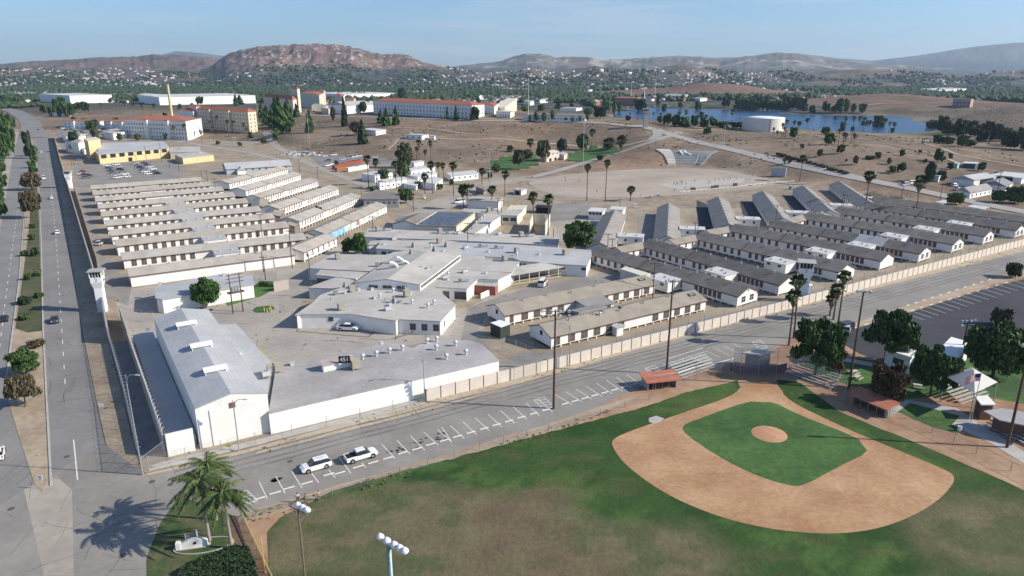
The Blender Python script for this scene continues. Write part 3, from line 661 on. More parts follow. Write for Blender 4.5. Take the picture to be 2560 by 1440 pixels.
MAROON = mat('maroon_line_paint', (.10,.055,.045), .15, 2, .9)
dashes([(757,815),(740,828),(832,836),(920,843),(936,829)], .22, .13, 60, .01, m=MAROON)
dashes([(642,862),(690,922)], .22, .13, 60, .01, m=mat('yellow_line_paint', (.42,.33,.10), .1, 2, .9))
# ================================================================ BUILDINGS
_wc = {}
def window_mesh(wd, hg, kind='screen', mull=1, rows=2):
    k = (round(wd,2), round(hg,2), kind, mull, rows)
    if k in _wc: return _wc[k]
    b = MB(); f = .07
    b.box(-wd/2, wd/2, -.03, .05, -hg/2, hg/2, 1)
    b.box(-wd/2-f, -wd/2, -.06, .05, -hg/2-f, hg/2+f, 0); b.box(wd/2, wd/2+f, -.06, .05, -hg/2-f, hg/2+f, 0)
    b.box(-wd/2, wd/2, -.06, .05, hg/2, hg/2+f, 0); b.box(-wd/2, wd/2, -.09, .05, -hg/2-f, -hg/2, 0)
    for i in range(mull):
        x = -wd/2 + wd*(i+1)/(mull+1); b.box(x-.03, x+.03, -.05, -.02, -hg/2, hg/2, 0)
    for i in range(rows-1):
        z = -hg/2 + hg*(i+1)/rows; b.box(-wd/2, wd/2, -.045, -.02, z-.02, z+.02, 0)
    _wc[k] = b.mesh('window', [{'screen': BROWNTRIM, 'white': WHITE2, 'dark': DSTEEL}[kind] if kind != 'screen' else SCREENF, SCREEN if kind == 'screen' else GLASS]); return _wc[k]
SCREENF = mat('pinkish_window_frame', (.30,.24,.22), .1, 1, .8)
def win(root, me, x, y, z, rz=0): return link('window', me, root, (x, y, z), rz)
def vent_mesh(kind):
    if kind in _wc: return _wc[kind]
    b = MB()
    if kind == 'stack': b.tube((0,0,-.3),(0,0,.55),.13,.13,8,0); b.lathe([(.0,.85),(.24,.78),(.27,.62),(.2,.52)], 8, 0)
    elif kind == 'pipe': b.tube((0,0,-.3),(0,0,.45),.10,.10,6,1); b.tube((0,0,.45),(0,0,.6),.16,.16,6,1)
    elif kind == 'turbine': b.tube((0,0,-.3),(0,0,.5),.25,.25,10,0); b.lathe([(.25,.5),(.48,.75),(.5,1.0),(.35,1.2),(0,1.3)], 10, 0)
    elif kind == 'cone': b.lathe([(.75,-.3),(.75,.3),(.30,1.25),(.30,1.7),(.0,1.75)], 10, 1); b.box(-.1,.1,-.8,.8,-.1,1.1,0)
    elif kind == 'cooler':
        b.box(-.75,.75,-.75,.75,.35,1.75,2); b.box(-.82,.82,-.82,.82,1.75,1.83,2)
        for i in range(8): b.box(-.77,.77,-.77,.77,.5+i*.15,.54+i*.15,1)
        for a in (-.7,.7):
            for c in (-.7,.7): b.box(a-.05,a+.05,c-.05,c+.05,-.2,.35,1)
    elif kind == 'duct':
        b.box(-.5,.5,-.5,.5,-.2,1.0,1); b.box(.5,2.6,-.3,.3,.35,.85,0); b.box(2.3,2.9,-.35,.35,-.2,.9,0)
    elif kind == 'unit': b.box(-.8,.8,-.5,.5,.1,1.0,0); b.tube((0,0,1.0),(0,0,1.08),.4,.4,12,1); b.box(-.85,.85,-.55,.55,-.1,.1,1)
    elif kind == 'box': b.box(-.4,.4,-.4,.4,-.2,.5,1)
    elif kind == 'hood': b.box(-.35,.35,-.3,.3,-.2,.5,0); b.box(-.5,.5,-.4,.4,.5,.6,0)
    _wc[kind] = b.mesh(kind, [STEELW, DSTEEL, mat('tan_cooler_metal', (.42,.37,.29), .1, 2, .6)]); return _wc[kind]
STEELW = mat('light_galvanised_metal', (.56,.57,.58), .1, 2, .5, metal=.3)
VN = {'cooler': 'evaporative_cooler', 'duct': 'roof_duct', 'unit': 'air_conditioner', 'box': 'roof_hatch'}
def vent(root, kind, x, y, z, rz=0, s=1): return link(VN.get(kind, 'roof_vent'), vent_mesh(kind), root, (x, y, z), rz, s)
def text_obj(s, size, m, root, loc, rot, ext=.03, name='number_sign'):
    c = bpy.data.curves.new('t', 'FONT'); c.body = s; c.size = size; c.extrude = ext; c.align_x = 'CENTER'; c.align_y = 'CENTER'
    o = bpy.data.objects.new('t', c); COL.objects.link(o); dg = bpy.context.evaluated_depsgraph_get()
    me = bpy.data.meshes.new_from_object(o.evaluated_get(dg)); bpy.data.objects.remove(o)
    me.materials.clear(); me.materials.append(m); k = link(name, me, root, loc); k.rotation_euler = rot; return k

def gabled(name, label, cat, a, c, w, he, hr, roof=TANROOF, wall=WHITE, lift=0.0, group=None, over=.35, trim=BROWNTRIM, front=None, back=None,
           gable=(), vents=None, breaks=(), z0=0.0, gwin=None, step=0.0):
    """a,c: world ends of the near long wall; the building lies to the left of a->c. he/hr: eave and ridge above ground"""
    a = Vector((a[0], a[1], z0)); d = Vector((c[0], c[1], z0)) - a; L_ = d.length; rz = atan2(d.y, d.x)
    t = thing(name, label, cat, a, rz, group)
    b = MB(); z1 = lift
    b.add([(0,0,z1),(L_,0,z1),(L_,w,z1),(0,w,z1),(0,0,he),(L_,0,he),(L_,w,he),(0,w,he),(0,w/2,hr),(L_,w/2,hr)],
          [(3,2,1,0),(0,1,5,4),(2,3,7,6),(1,2,6,9,5),(3,0,4,8,7)], 0)
    b.obj('wall', [wall], t)
    if lift:
        b = MB(); n = int(L_/2.6)
        for i in range(n+1):
            x = .15 + i*(L_-.5)/n
            for y in (.1, w-.4): b.box(x, x+.28, y, y+.28, 0, z1-.02, 0)
        b.box(.2, L_-.2, w*.35, w*.65, 0, z1-.03, 1)  # black core box paints the shade under the raised floor
        b.obj('piers_and_gap_shade', [wall, DARK], t)
    sl = (hr-he)/(w/2); eo = he - over*sl; th = .14
    b = MB()
    xs = [-over] + [x for x in breaks] + [L_+over]
    for k in range(len(xs)-1):
        dz = .02 + step*(k % 2); xa, xb = xs[k], xs[k+1]
        b.hexa([(xa,-over,eo+dz),(xb,-over,eo+dz),(xb,w/2,hr+dz),(xa,w/2,hr+dz),(xa,-over,eo+th+dz),(xb,-over,eo+th+dz),(xb,w/2,hr+th+dz),(xa,w/2,hr+th+dz)], 0)
        b.hexa([(xa,w/2,hr+dz),(xb,w/2,hr+dz),(xb,w+over,eo+dz),(xa,w+over,eo+dz),(xa,w/2,hr+th+dz),(xb,w/2,hr+th+dz),(xb,w+over,eo+th+dz),(xa,w+over,eo+th+dz)], 0)
    b.obj('roof', [roof], t)
    b = MB(); b.box(-over-.02, L_+over+.02, -over-.10, -over-.005, eo-.06, eo+.14, 0); b.box(-over-.02, L_+over+.02, w+over+.005, w+over+.10, eo-.06, eo+.14, 0)
    for xx in (-over-.08, L_+over+.005):
        for s in (0, 1):
            y0_, y1_ = (-over-.005, w/2) if s == 0 else (w+over+.005, w/2)
            b.hexa([(xx,y0_,eo-.05),(xx+.075,y0_,eo-.05),(xx+.075,y1_,hr-.05),(xx,y1_,hr-.05),(xx,y0_,eo+.17),(xx+.075,y0_,eo+.17),(xx+.075,y1_,hr+.17),(xx,y1_,hr+.17)], 0)
    for k, x in enumerate(breaks):
        zz = .19
        b.hexa([(x-.12,-over,eo+.1),(x+.12,-over,eo+.1),(x+.12,w/2,hr+.1),(x-.12,w/2,hr+.1),(x-.12,-over,eo+th+zz),(x+.12,-over,eo+th+zz),(x+.12,w/2,hr+th+zz),(x-.12,w/2,hr+th+zz)], 0)
    b.obj('roof_trim', [trim], t)
    zc = (z1 + he)/2
    for spec in (front or []):            # (x, width, height, kind[, z])
        win(t, window_mesh(spec[1], spec[2], spec[3], 1 if spec[1] > 1.3 else 0), spec[0], -.002, spec[4] if len(spec) > 4 else he - .35 - spec[2]/2)
    for spec in (back or []): win(t, window_mesh(spec[1], spec[2], spec[3], 0), spec[0], w+.002, he-.35-spec[2]/2, pi)
    for s in gable:                       # windows in end walls: 'L' or 'R'
        x, r = (-.002, -pi/2) if s == 'L' else (L_+.002, pi/2)
        for yy in (w*.3, w*.7): win(t, window_mesh(1.7, 1.7, gwin or 'white', 1), x, yy, zc+.1, r)
        b = MB(); b.box(-.35,.35,-.05,.05,-.3,.3,0); b.obj('gable_vent', [DSTEEL], t, loc=(x, w/2, hr-1.0), rz=r)
    for v in (vents or []): vent(t, v[0], v[1], v[2], he + (v[2] if v[2] < w/2 else w-v[2])*sl + .12, 0, v[3] if len(v) > 3 else 1)
    t['_L'] = L_; t['_w'] = w; return t
def ends(rp0, rp1, hr, w):                # near-wall ends from the two ridge ends seen in the photo
    p = P(*rp0, hr); q = P(*rp1, hr); d = (q-p); d.z = 0; d.normalize(); n = Vector((-d.y, d.x, 0))*w/2
    return p-n, q-n
def rowwin(L_, n, wd, hg, kind, x0=2, x1=2, skip=()):
    return [(x0 + (L_-x0-x1)*i/(n-1), wd, hg, kind) for i in range(n) if i not in skip]

# ---- left block: ten long barracks and six raised ones
LROW = [((320,671),(725,620)),((305,632),(755,583)),((288,600),(712,554)),((275,575),(677,533)),((265,551),(645,516)),((254,529),(612,496)),
        None, None, None, None]
for i, pq in enumerate(LROW):
    if pq: a, c = ends(*pq, 4.8, 9.4)
    else: a = A5 + Vector((-11.9, 18.6, 0))*(i-5); c = C5 + Vector((-12.9, 18.0, 0))*(i-5)
    if i == 5: A5, C5 = a, c
    L_ = (c-a).length
    fw = [] if i == 0 else [(x, 1.45, 2.0, 'screen') for x in np.linspace(3, L_-3, 19) if not (L_*.40 < x < L_*.56)]
    vt = [('pipe', x, 4.2, 1) for x in np.linspace(6, L_-6, 8)]
    lab = ['nearest tan-roofed barracks of the left block, its long white wall without windows'][0] if i == 0 else \
          f'long tan-roofed white barracks, {ordn(i)} row back from the camera in the left block'
    gabled('barracks', lab, 'barracks', a, c, 9.4, 3.4, 4.8, TANS[i*2 % 3], WHITE, group='long barracks of the left block', front=fw, vents=vt, over=.4)
    if 1 <= i <= 6:                        # grey-roofed wash house between the rows
        d = (c-a).normalized(); n = Vector((-d.y, d.x, 0)); o_ = a + d*L_*.46 - n*6.2
        t = thing('wash_house', f'low grey-roofed wash house before the {ordn(i)} row of the left block', 'wash house', (o_.x, o_.y, 0), atan2(d.y, d.x), 'wash houses between the barracks')
        b = MB(); b.box(0,8,0,6.0,0,2.9,0); b.obj('wall', [WHITE], t); b = MB(); b.hexa([(-.2,-.2,2.91),(8.2,-.2,2.91),(8.2,6.0,3.3),(-.2,6.0,3.3),(-.2,-.2,3.05),(8.2,-.2,3.05),(8.2,6.0,3.45),(-.2,6.0,3.45)]); b.obj('roof', [COOLROOF], t)
        vent(t, 'hood', 2, 3, 3.2, 0, .8); vent(t, 'hood', 6, 3.5, 3.2, 0, .8)
a, c = ends((728,620),(812,585), 4.8, 9.4)
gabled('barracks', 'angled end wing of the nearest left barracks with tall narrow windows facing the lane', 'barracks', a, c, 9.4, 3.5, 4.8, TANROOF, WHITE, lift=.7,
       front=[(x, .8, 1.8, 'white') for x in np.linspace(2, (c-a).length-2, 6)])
MROW = [((785,575),(941,506)),((721,544),(877,484)),((672,514),(824,464)),((630,487),(776,445)),((592,470),(732,430)),((553,452),(701,416))]
BLUE = mat('blue_mural_paint', (.05,.22,.48), .4, .5, .7, c2=(.35,.58,.70)); MURAL = mat('faded_mural_paint', (.30,.38,.36), .3, .35, .8, c2=(.66,.64,.58), lo=.42, hi=.58)
MURRED = mat('dark_red_mural_panel', (.28,.08,.07), .3, 1, .8)
for i, (p, q) in enumerate(MROW):
    a, c = ends(p, q, 5.5, 9.6); L_ = (c-a).length
    if i == 0: fw = [(x, .8, 1.8, 'white') for x in np.linspace(3, L_-3, 22)]
    else: fw = [(x, .62, 2.0, 'screen') for x in np.linspace(2.5, L_-1.5, 26) if not (L_*.36 < x < L_*.44)]
    lab = 'raised barracks with a blue and patchwork mural along its side beside the lane' if i == 0 else f'raised white barracks with narrow windows, {ordn(i)} row back from the mural barracks'
    if i == 1: lab = 'raised white barracks with narrow windows directly behind the mural barracks, number board on its roof'
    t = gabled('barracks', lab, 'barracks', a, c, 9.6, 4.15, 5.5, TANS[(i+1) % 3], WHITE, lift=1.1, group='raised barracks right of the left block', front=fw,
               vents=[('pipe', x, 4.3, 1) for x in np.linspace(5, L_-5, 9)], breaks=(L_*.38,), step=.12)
    if i == 0:
        b = MB(); b.box(.1, 17, -.035, -.008, 1.15, 4.15, 0); b.obj('mural_panel', [BLUE], t)
        b = MB(); b.box(17.05, 27.9, -.035, -.008, 1.15, 4.15, 0); b.box(30.05, L_-8, -.035, -.008, 1.15, 4.15, 0); b.obj('mural_panel', [MURAL], t)
        b = MB(); b.box(27.95, 30, -.04, -.008, 1.6, 4.1, 0); b.obj('mural_panel', [MURRED], t)
    if i == 1:
        b = MB(); x = L_*.38; b.hexa([(x-.3,1.5,4.4),(x,1.5,4.4),(x,4.3,5.2),(x-.3,4.3,5.2),(x-.3,1.5,5.6),(x,1.5,5.6),(x,4.3,6.4),(x-.3,4.3,6.4)], 0)
        n_ = b.obj('number_board', [BLACK], t); text_obj('202', 1.15, WHITE2, t, (x-.33, 2.9, 5.45), (radians(90), radians(-0), radians(-90)), .01, 'number')
# links between the two left halves
for k, (p, q, w_) in enumerate((((757,588),(790,577),7),((714,560),(735,548),7),((678,536),(690,520),7),((648,515),(650,495),7))):
    a, c = ends(p, q, 4.0, w_)
    gabled('link_corridor', f'short dark-gabled link roof joining the {ordn(k+1)} left barracks row to its raised neighbour', 'corridor', a, c, w_, 3.0, 4.0, TANROOF2, GREYROOF)
a, c = ends((560,408),(722,399), 6.5, 16)
t = gabled('hall', 'blue-grey roofed hall with a small porch behind the left barracks block', 'hall', a, c, 16, 3.4, 6.5, COOLROOF, mat('pale_blue_wall', (.38,.43,.46), .1, .4, .8), front=[(x,1.3,1.1,'white') for x in np.linspace(12,(c-a).length-4,7)])
b = MB(); b.prism([(6,-4),(11,-4),(11,3),(6,3)], 0, 2.8); b.add([(5.6,-4.4,2.8),(11.4,-4.4,2.8),(11.4,4,2.8),(5.6,4,2.8),(8.5,-4.4,4.6),(8.5,4,4.6)], [(0,1,4),(1,2,5,4),(2,3,5),(3,0,4,5)], 1); b.obj('porch', [WHITE, COOLROOF], t)

# ---- right block: eight dark-roofed barracks
RROW = [((1502,616),(1872,716)),((1625,597),(1975,690)),((1755,579),(2119,659)),((1840,560),(2221,632)),((1940,550),(2316,615)),((2022,531),(2399,593)),((2100,517),(2476,574)),((2182,507),(2554,560))]
for i, (p, q) in enumerate(RROW):
    a, c = ends(p, q, 5.4, 9.4); L_ = (c-a).length
    fw = [(x, 1.1, 1.75, 'screen') for x in list(np.linspace(2.5, L_*.36, 7)) + list(np.linspace(L_*.44, L_*.66, 6)) + list(np.linspace(L_*.76, L_-6, 6))]
    lab = 'front dark-roofed barracks of the right block, its white gable end nearest the beige wall' if i == 0 else f'dark-roofed barracks, {ordn(i)} row back in the right block'
    vt = [('stack', x, 4.1, 1) for x in np.linspace(4, L_-5, 9)]
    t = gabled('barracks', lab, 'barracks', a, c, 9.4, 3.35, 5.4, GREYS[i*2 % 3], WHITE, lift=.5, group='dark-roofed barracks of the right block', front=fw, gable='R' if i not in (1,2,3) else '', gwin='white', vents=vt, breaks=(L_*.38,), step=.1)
    if i == 4:
        b = MB(); b.hexa([(L_*.60,-.38,3.45),(L_*.78,-.38,3.45),(L_*.78,4.7,5.65),(L_*.60,4.7,5.65),(L_*.60,-.38,3.52),(L_*.78,-.38,3.52),(L_*.78,4.7,5.72),(L_*.60,4.7,5.72)]); b.obj('roof_patch', [COOLROOF], t)
    # flat-roofed wash house against the near side
    d = (c-a).normalized(); n = Vector((-d.y, d.x, 0)); k0 = L_*.60 if i else L_*.52
    o_ = a + d*k0 - n*6.6
    u = thing('wash_house', f'white flat-roofed wash house on the near side of the {ordn(i)} right-block barracks' , 'wash house', (o_.x, o_.y, 0), atan2(d.y, d.x), 'wash houses of the right block')
    b = MB(); b.box(.5,8.5,.8,6.5,.5,3.4,0); b.box(.8,8.2,1.1,6.4,0,.5,1); b.obj('wall', [WHITE, DARK], u)  # black base box stands for the shade beneath the floor
    b = MB(); b.hexa([(.3,.5,3.41),(8.7,.5,3.41),(8.7,6.5,3.7),(.3,6.5,3.7),(.3,.5,3.58),(8.7,.5,3.58),(8.7,6.5,3.87),(.3,6.5,3.87)]); b.obj('roof', [WHITEROOF], u)
    for q_ in ((2,2),(4.5,4),(7,2.5)): vent(u, 'hood', q_[0], q_[1]+.4, 3.65, 0, .8)
    win(u, window_mesh(1.2,.7,'dark',0), 2.2, .798, 2.6); win(u, window_mesh(1.2,.7,'dark',0), 6.2, .798, 2.6)
a, c = ends((2190,490),(2600,545), 5.1, 9.4)
gabled('barracks', 'rearmost dark-roofed barracks of the right block beside the white awnings', 'barracks', a, c, 9.4, 3.15, 5.1, GREYROOF, WHITE, lift=.35, front=[(x,1.2,1.0,'screen') for x in np.linspace(20,(c-a).length-4,9)], vents=[('stack', x, 4.1) for x in np.linspace(6,(c-a).length-6,8)], breaks=((c-a).length*.3,), step=.1)
# ---- right block: six short rows running away from the camera
SROW = [((1537,525),(1500,607)),((1672,508),(1668,590)),((1796,492),(1822,560)),((1907,478),(1957,545)),((2007,464),(2075,525)),((2097,453),(2175,505))]
for i, (p, q) in enumerate(SROW):
    a, c = ends(p, q, 5.3, 9.4); L_ = (c-a).length
    gabled('barracks', f'steep grey-roofed barracks running away from the camera, {ordn(i)} from the left of the six', 'barracks', a, c, 9.4, 3.1, 5.3, mat('worn_grey_shingle', (.27,.25,.225), .12, .3, .95, fine=.12, fsc=4), WHITE, lift=.4,
           group='six grey-roofed barracks below the dirt yard', front=[(x,.9,1.5,'screen') for x in np.linspace(3,L_-3,12)], back=[(x,.9,1.5,'screen') for x in np.linspace(3,L_-3,12)],
           vents=[('stack', x, 5.4, .8) for x in np.linspace(4, L_-4, 10)], breaks=(L_*.66,), step=.1, trim=DSTEEL)
    d = (c-a).normalized(); n = Vector((-d.y, d.x, 0)); o_ = a + d*(L_*.62) + n*9.45; 
    u = thing('wash_house', f'raised white wash house on the right side of the {ordn(i)} grey-roofed short barracks', 'wash house', (o_.x, o_.y, 0), atan2(d.y, d.x), 'wash houses of the short rows')
    b = MB(); b.box(0,6,0,9.5,.9,3.7,0)
    for yy in (.2,3.2,6.2,9.0): b.box(0,.3,yy,yy+.3,0,.9,0); b.box(5.7,6,yy,yy+.3,0,.9,0)
    b.obj('wall', [WHITE], u); b = MB(); b.box(-.25,6.25,-.2,9.75,3.71,3.9); b.obj('roof', [WHITEROOF], u)
    vent(u, 'hood', 2, 3, 4.05, 0, .8); vent(u, 'hood', 4, 7, 4.05, 0, .8)
    win(u, window_mesh(.8,.8,'dark',0), 6.002, 3, 2.6, pi/2); win(u, window_mesh(.8,.8,'dark',0), 6.002, 7, 2.6, pi/2)
for i, (p, q) in enumerate((((1540,618),(1625,602)),((1672,599),(1755,584)),((1765,576),(1840,563)),((1965,547),(2020,535)),((2050,531),(2100,519)))):
    a, c = ends(p, q, 4.3, 7)
    gabled('link_corridor', f'low white link building between barracks, {ordn(i)} from the left under the short rows', 'corridor', a, c, 7, 3.1, 4.3, TANROOF2, WHITE, lift=.5, group='link buildings of the right block', front=[(x,.8,1.3,'screen') for x in np.linspace(2,(c-a).length-2,5)])

# ---- two pink-framed barracks by the beige wall
for i, (p, q, lab) in enumerate((((1240,761),(1611,689),'brown-roofed white barracks on short piers beside the court where the van is parked'),((1351,812),(1735,726),'brown-roofed white barracks on short piers nearest the beige wall'))):
    a, c = ends(p, q, 4.8, 9.0); L_ = (c-a).length
    xs = [2.0] + [x for x in np.linspace(6, L_-3, 12)]
    fw = [(x, 1.9 if j else 1.0, 1.9, 'screen') for j, x in enumerate(xs) if not (i == 1 and .42 < x/L_ < .62) and not (i == 0 and .40 < x/L_ < .58)]
    t = gabled('barracks', lab, 'barracks', a, c, 9.0, 3.15, 4.8, TANROOF2, WHITE, lift=.6, front=fw, gable='', vents=[('pipe', L_*f, g, 1.2) for f, g in ((.15,3.6),(.3,3.8),(.45,3.0),(.62,3.7),(.8,3.9))], group='two brown-roofed barracks by the wall')
    b = MB(); b.box(-.06,.0,3.6,4.6,2.4,3.5,0); b.box(-.09,-.061,3.75,4.45,2.55,3.35,1); b.obj('wall_sign', [BLACK, GLASS], t)
    th_ = atan2(1.65, 4.5)
    b = MB(); b.box(-1.3,1.3,-.6,.6,0,.03,0); pl = b.obj('number_board', [BLACK], t, loc=(L_-2.6, 2.9, 3.15+2.9*1.65/4.5+.22)); pl.rotation_euler = (th_, 0, 0)
    text_obj('314' if i == 0 else '313', 1.0, WHITE2, t, (L_-2.6, 2.85, 3.15+2.9*1.65/4.5+.27), (th_, 0, 0), .01, 'number')
    if i == 0:
        b = MB(); b.box(L_*.44, L_*.60, -6, -.01, .4, 2.7, 0); b.obj('porch_wall', [WHITE], t)
        b = MB(); b.hexa([(L_*.43,-6.4,2.7),(L_*.61,-6.4,2.7),(L_*.61,-.4,3.3),(L_*.43,-.4,3.3),(L_*.43,-6.4,2.85),(L_*.61,-6.4,2.85),(L_*.61,-.4,3.45),(L_*.43,-.4,3.45)]); b.obj('porch_roof', [mat('grey_porch_roof', (.27,.26,.24), .1, .4, .9)], t)
        for x in (L_*.47, L_*.52, L_*.57): win(t, window_mesh(1.1,1.5,'screen',0), x, -6.004, 1.7)
    else:
        b = MB(); b.box(L_*.36, L_*.40, -1.8, -.01, 0, 2.3, 0); b.box(L_*.35, L_*.41, -2.1, -.02, 2.32, 2.45, 1); b.obj('lean_to', [WHITE, COOLROOF], t)
        b = MB(); b.hexa([(L_*.29,8.9,3.0),(L_*.47,8.9,3.0),(L_*.47,13,3.0),(L_*.29,13,3.0),(L_*.29,8.9,3.9),(L_*.47,8.9,3.9),(L_*.47,13,3.3),(L_*.29,13,3.3)]); b.obj('rear_porch_roof', [mat('grey_porch_roof', (.27,.26,.24))], t)
        vent(t, 'turbine', L_*.33, 3.0, 4.4, 0, .8); vent(t, 'box', L_*.36, 3.9, 4.75); vent(t, 'box', L_*.48, 3.9, 4.75)

# ---- flat-roofed blocks given by the outline of their roof in the photo
def flatb(name, label, cat, px, z, roof=PALEROOF, wall=WHITE, over=.25, units=(), wins=(), group=None, zz=None, parapet=0, z0=0.0, walls=True):
    pts = [P(q[0], q[1], z if zz is None else zz[i]) for i, q in enumerate(px)]
    o = Vector((sum(p.x for p in pts)/len(pts), sum(p.y for p in pts)/len(pts), z0))
    t = thing(name, label, cat, o, 0, group); loc = [(p.x-o.x, p.y-o.y) for p in pts]
    hs = [z-z0]*len(px) if zz is None else [q-z0 for q in zz]
    ar = sum(loc[i][0]*loc[(i+1)%len(loc)][1]-loc[(i+1)%len(loc)][0]*loc[i][1] for i in range(len(loc)))
    sgn = 1 if ar > 0 else -1
    def off(k, r):
        n = len(loc); a, b_, c = Vector(loc[k-1]), Vector(loc[k]), Vector(loc[(k+1)%n])
        d1 = (b_-a).normalized(); d2 = (c-b_).normalized(); n1 = Vector((d1.y,-d1.x))*sgn; n2 = Vector((d2.y,-d2.x))*sgn
        m_ = (n1+n2); m_ = m_.normalized() if m_.length > .1 else n1
        s = max(.4, m_.dot(n1)); return tuple(b_ + m_*r/s)
    if walls:
        b = MB(); b.prism([off(k, -over) for k in range(len(loc))], 0, [h-.24 for h in hs], 0); b.obj('wall', [wall], t)
    b = MB(); ro = loc; n = len(ro)
    idx = list(range(n)) if ar > 0 else list(range(n))[::-1]; q = [ro[i] for i in idx]; hh = [hs[i] for i in idx]
    b.prism(q, 0, hh, 0); keep_side = []
    b.v[:n] = [(b.v[i][0], b.v[i][1], hh[i]-.22) for i in range(n)]
    b.add([(q[i][0], q[i][1], hh[i]-.22) for i in range(n)], [tuple(reversed(tr)) for tr in geometry.tessellate_polygon([[Vector((x, y, 0)) for x, y in q]])], 1)
    b.obj('roof', [roof, DSTEEL], t)
    if parapet:
        b = MB()
        for i in range(n):
            a_, c_ = Vector(q[i]), Vector(q[(i+1)%n]); d = (c_-a_).normalized(); nn = Vector((-d.y, d.x))*.25
            b.hexa([(*a_, hh[i]+.01),(*c_, hh[i]+.01),(*(c_+nn), hh[i]+.01),(*(a_+nn), hh[i]+.01),(*a_, hh[i]+parapet),(*c_, hh[i]+parapet),(*(c_+nn), hh[i]+parapet),(*(a_+nn), hh[i]+parapet)], 0)
        b.obj('parapet', [wall], t)
    for u_ in units:                       # (kind, px, py[, rz[, s]])
        h_ = (max(hs) + min(hs))/2 + z0
        p = P(u_[1], u_[2], h_); vent(t, u_[0], p.x-o.x, p.y-o.y, h_-z0+.1, u_[3] if len(u_) > 3 else .55, u_[4] if len(u_) > 4 else 1)
    for wn in wins:                        # (edge index, t0, t1, n, width, height, kind, zc)
        i, t0, t1, nn, ww, hh_, kd, zc = wn
        a_, c_ = Vector(off(i, -over)), Vector(off((i+1) % n, -over)); d = (c_-a_); an = atan2(d.y, d.x)
        nrm = Vector((d.y, -d.x)).normalized()*sgn
        if sgn < 0: an += pi
        for k in range(nn):
            f = t0 + (t1-t0)*(k/(nn-1) if nn > 1 else 0); p_ = a_ + d*f + nrm*.004
            win(t, window_mesh(ww, hh_, kd, 1 if ww > 1.4 else 0, 2), p_.x, p_.y, zc, an)
    t['_o'] = 0; return t
H = 3.9
flatb('hospital_wing', 'long pale flat-roofed wing furthest back in the clinic complex, shaded windows under its eave', 'clinic wing', [(912,592),(1160,602),(1396,613),(1399,590),(1160,581),(918,571)], H,
      units=[('cooler',945,578),('duct',960,577,.2),('cooler',1100,583),('duct',1118,585,.3),('unit',1148,585),('unit',1248,587),('cooler',1303,592),('duct',1318,592,.3),('pipe',1000,582),('pipe',1195,589),('pipe',1225,590),('pipe',1355,596)],
      wins=[(0,.15,.95,9,2.4,1.4,'dark',2.3),(1,.05,.95,10,2.0,1.5,'dark',2.3)])
flatb('hospital_wing', 'pale flat-roofed wing around the courtyard tree, left of the clinic hall', 'clinic wing', [(939,621),(1000,626),(1050,629),(1100,640),(1151,636),(1152,607),(1112,600),(953,602)], H+.1,
      units=[('cone',1033,618),('cooler',1098,608),('cone',1115,617),('turbine',1077,620),('hood',1109,628),('hood',960,612)], wins=[(0,.3,.9,3,1.6,1.2,'dark',2.4)])
flatb('hospital_wing', 'low pale lean-to wing behind the clinic courtyard with a white awning', 'clinic wing', [(920,612),(1000,606),(1003,597),(925,602)], H-.6, units=[('unit',985,600)])
flatb('hospital_wing', 'wide bright pale roof of the clinic reaching right to the covered walkway', 'clinic wing', [(1150,637),(1215,641),(1285,645),(1300,652),(1400,660),(1468,664),(1479,640),(1479,625),(1290,611),(1152,606)], H-.05, COOLROOF,
      units=[('unit',1165,622),('duct',1200,618,.1),('duct',1240,621,.1),('cooler',1292,632),('turbine',1292,640),('cooler',1413,637),('hood',1349,637),('pipe',1160,627),('hood',1222,630)], wins=[(2,.1,.9,2,1.2,1.0,'dark',2.4),(3,.1,.9,4,1.0,.8,'dark',2.6),(4,.1,.9,2,1.4,.8,'dark',2.6)])
flatb('hospital_wing', 'broad pale roof left of the clinic hall with one rooftop cooler at its corner', 'clinic wing', [(768,670),(925,678),(985,640),(1050,632),(1060,622),(985,630),(965,637),(830,635)], H,
      units=[('cooler',845,648),('cooler',943,666,.3,.7),('box',955,660),('pipe',990,655)])
flatb('hospital_wing', 'narrow pale wing with an open garage bay below the broad left roof', 'clinic wing', [(789,687),(890,697),(925,679),(925,677),(802,673)], H-.3, wins=[(0,.15,.5,2,4.0,2.2,'dark',1.4)])
flatb('hospital_wing', 'small stained roof with a dark blue shaded wall beside the loading racks', 'clinic wing', [(768,719),(860,722),(905,712),(905,708),(850,690),(808,704)], H-.5, units=[('cone',862,721)])
flatb('hospital_wing', 'front block of the clinic, its porch behind the parked white pickup', 'clinic wing', [(737,787),(752,785),(870,784),(990,802),(996,798),(1102,803),(1140,762),(1085,716),(1050,712),(905,708),(860,716),(800,737),(783,755)], H,
      units=[('cooler',853,775),('cone',985,757),('hood',975,764),('turbine',1070,770),('turbine',1030,760),('turbine',950,745),('hood',937,747),('unit',970,776),('pipe',963,752),('turbine',983,731),('cooler',1017,742),('hood',1025,736),('duct',840,737,.5),('cooler',880,730),('hood',897,726),('unit',913,718),('unit',1000,714),('turbine',1085,761),('pipe',827,750),('cone',1012,728),('hood',930,725),('box',1000,757)],
      wins=[(1,.62,.62,1,1.2,1.0,'dark',2.4),(4,.35,.9,3,1.4,1.6,'screen',2.0),(5,.25,.25,1,1.0,1.4,'white',2.0)])
flatb('hospital_wing', 'pale roof joining the clinic hall to the covered walkway, its right edge catching the sun', 'clinic wing', [(1120,673),(1280,681),(1300,654),(1215,649),(1212,641),(1150,637)], H+.05, units=[('cooler',1262,652),('hood',1110,663)], wins=[(1,.2,.8,4,.8,1.8,'white',2.4)])
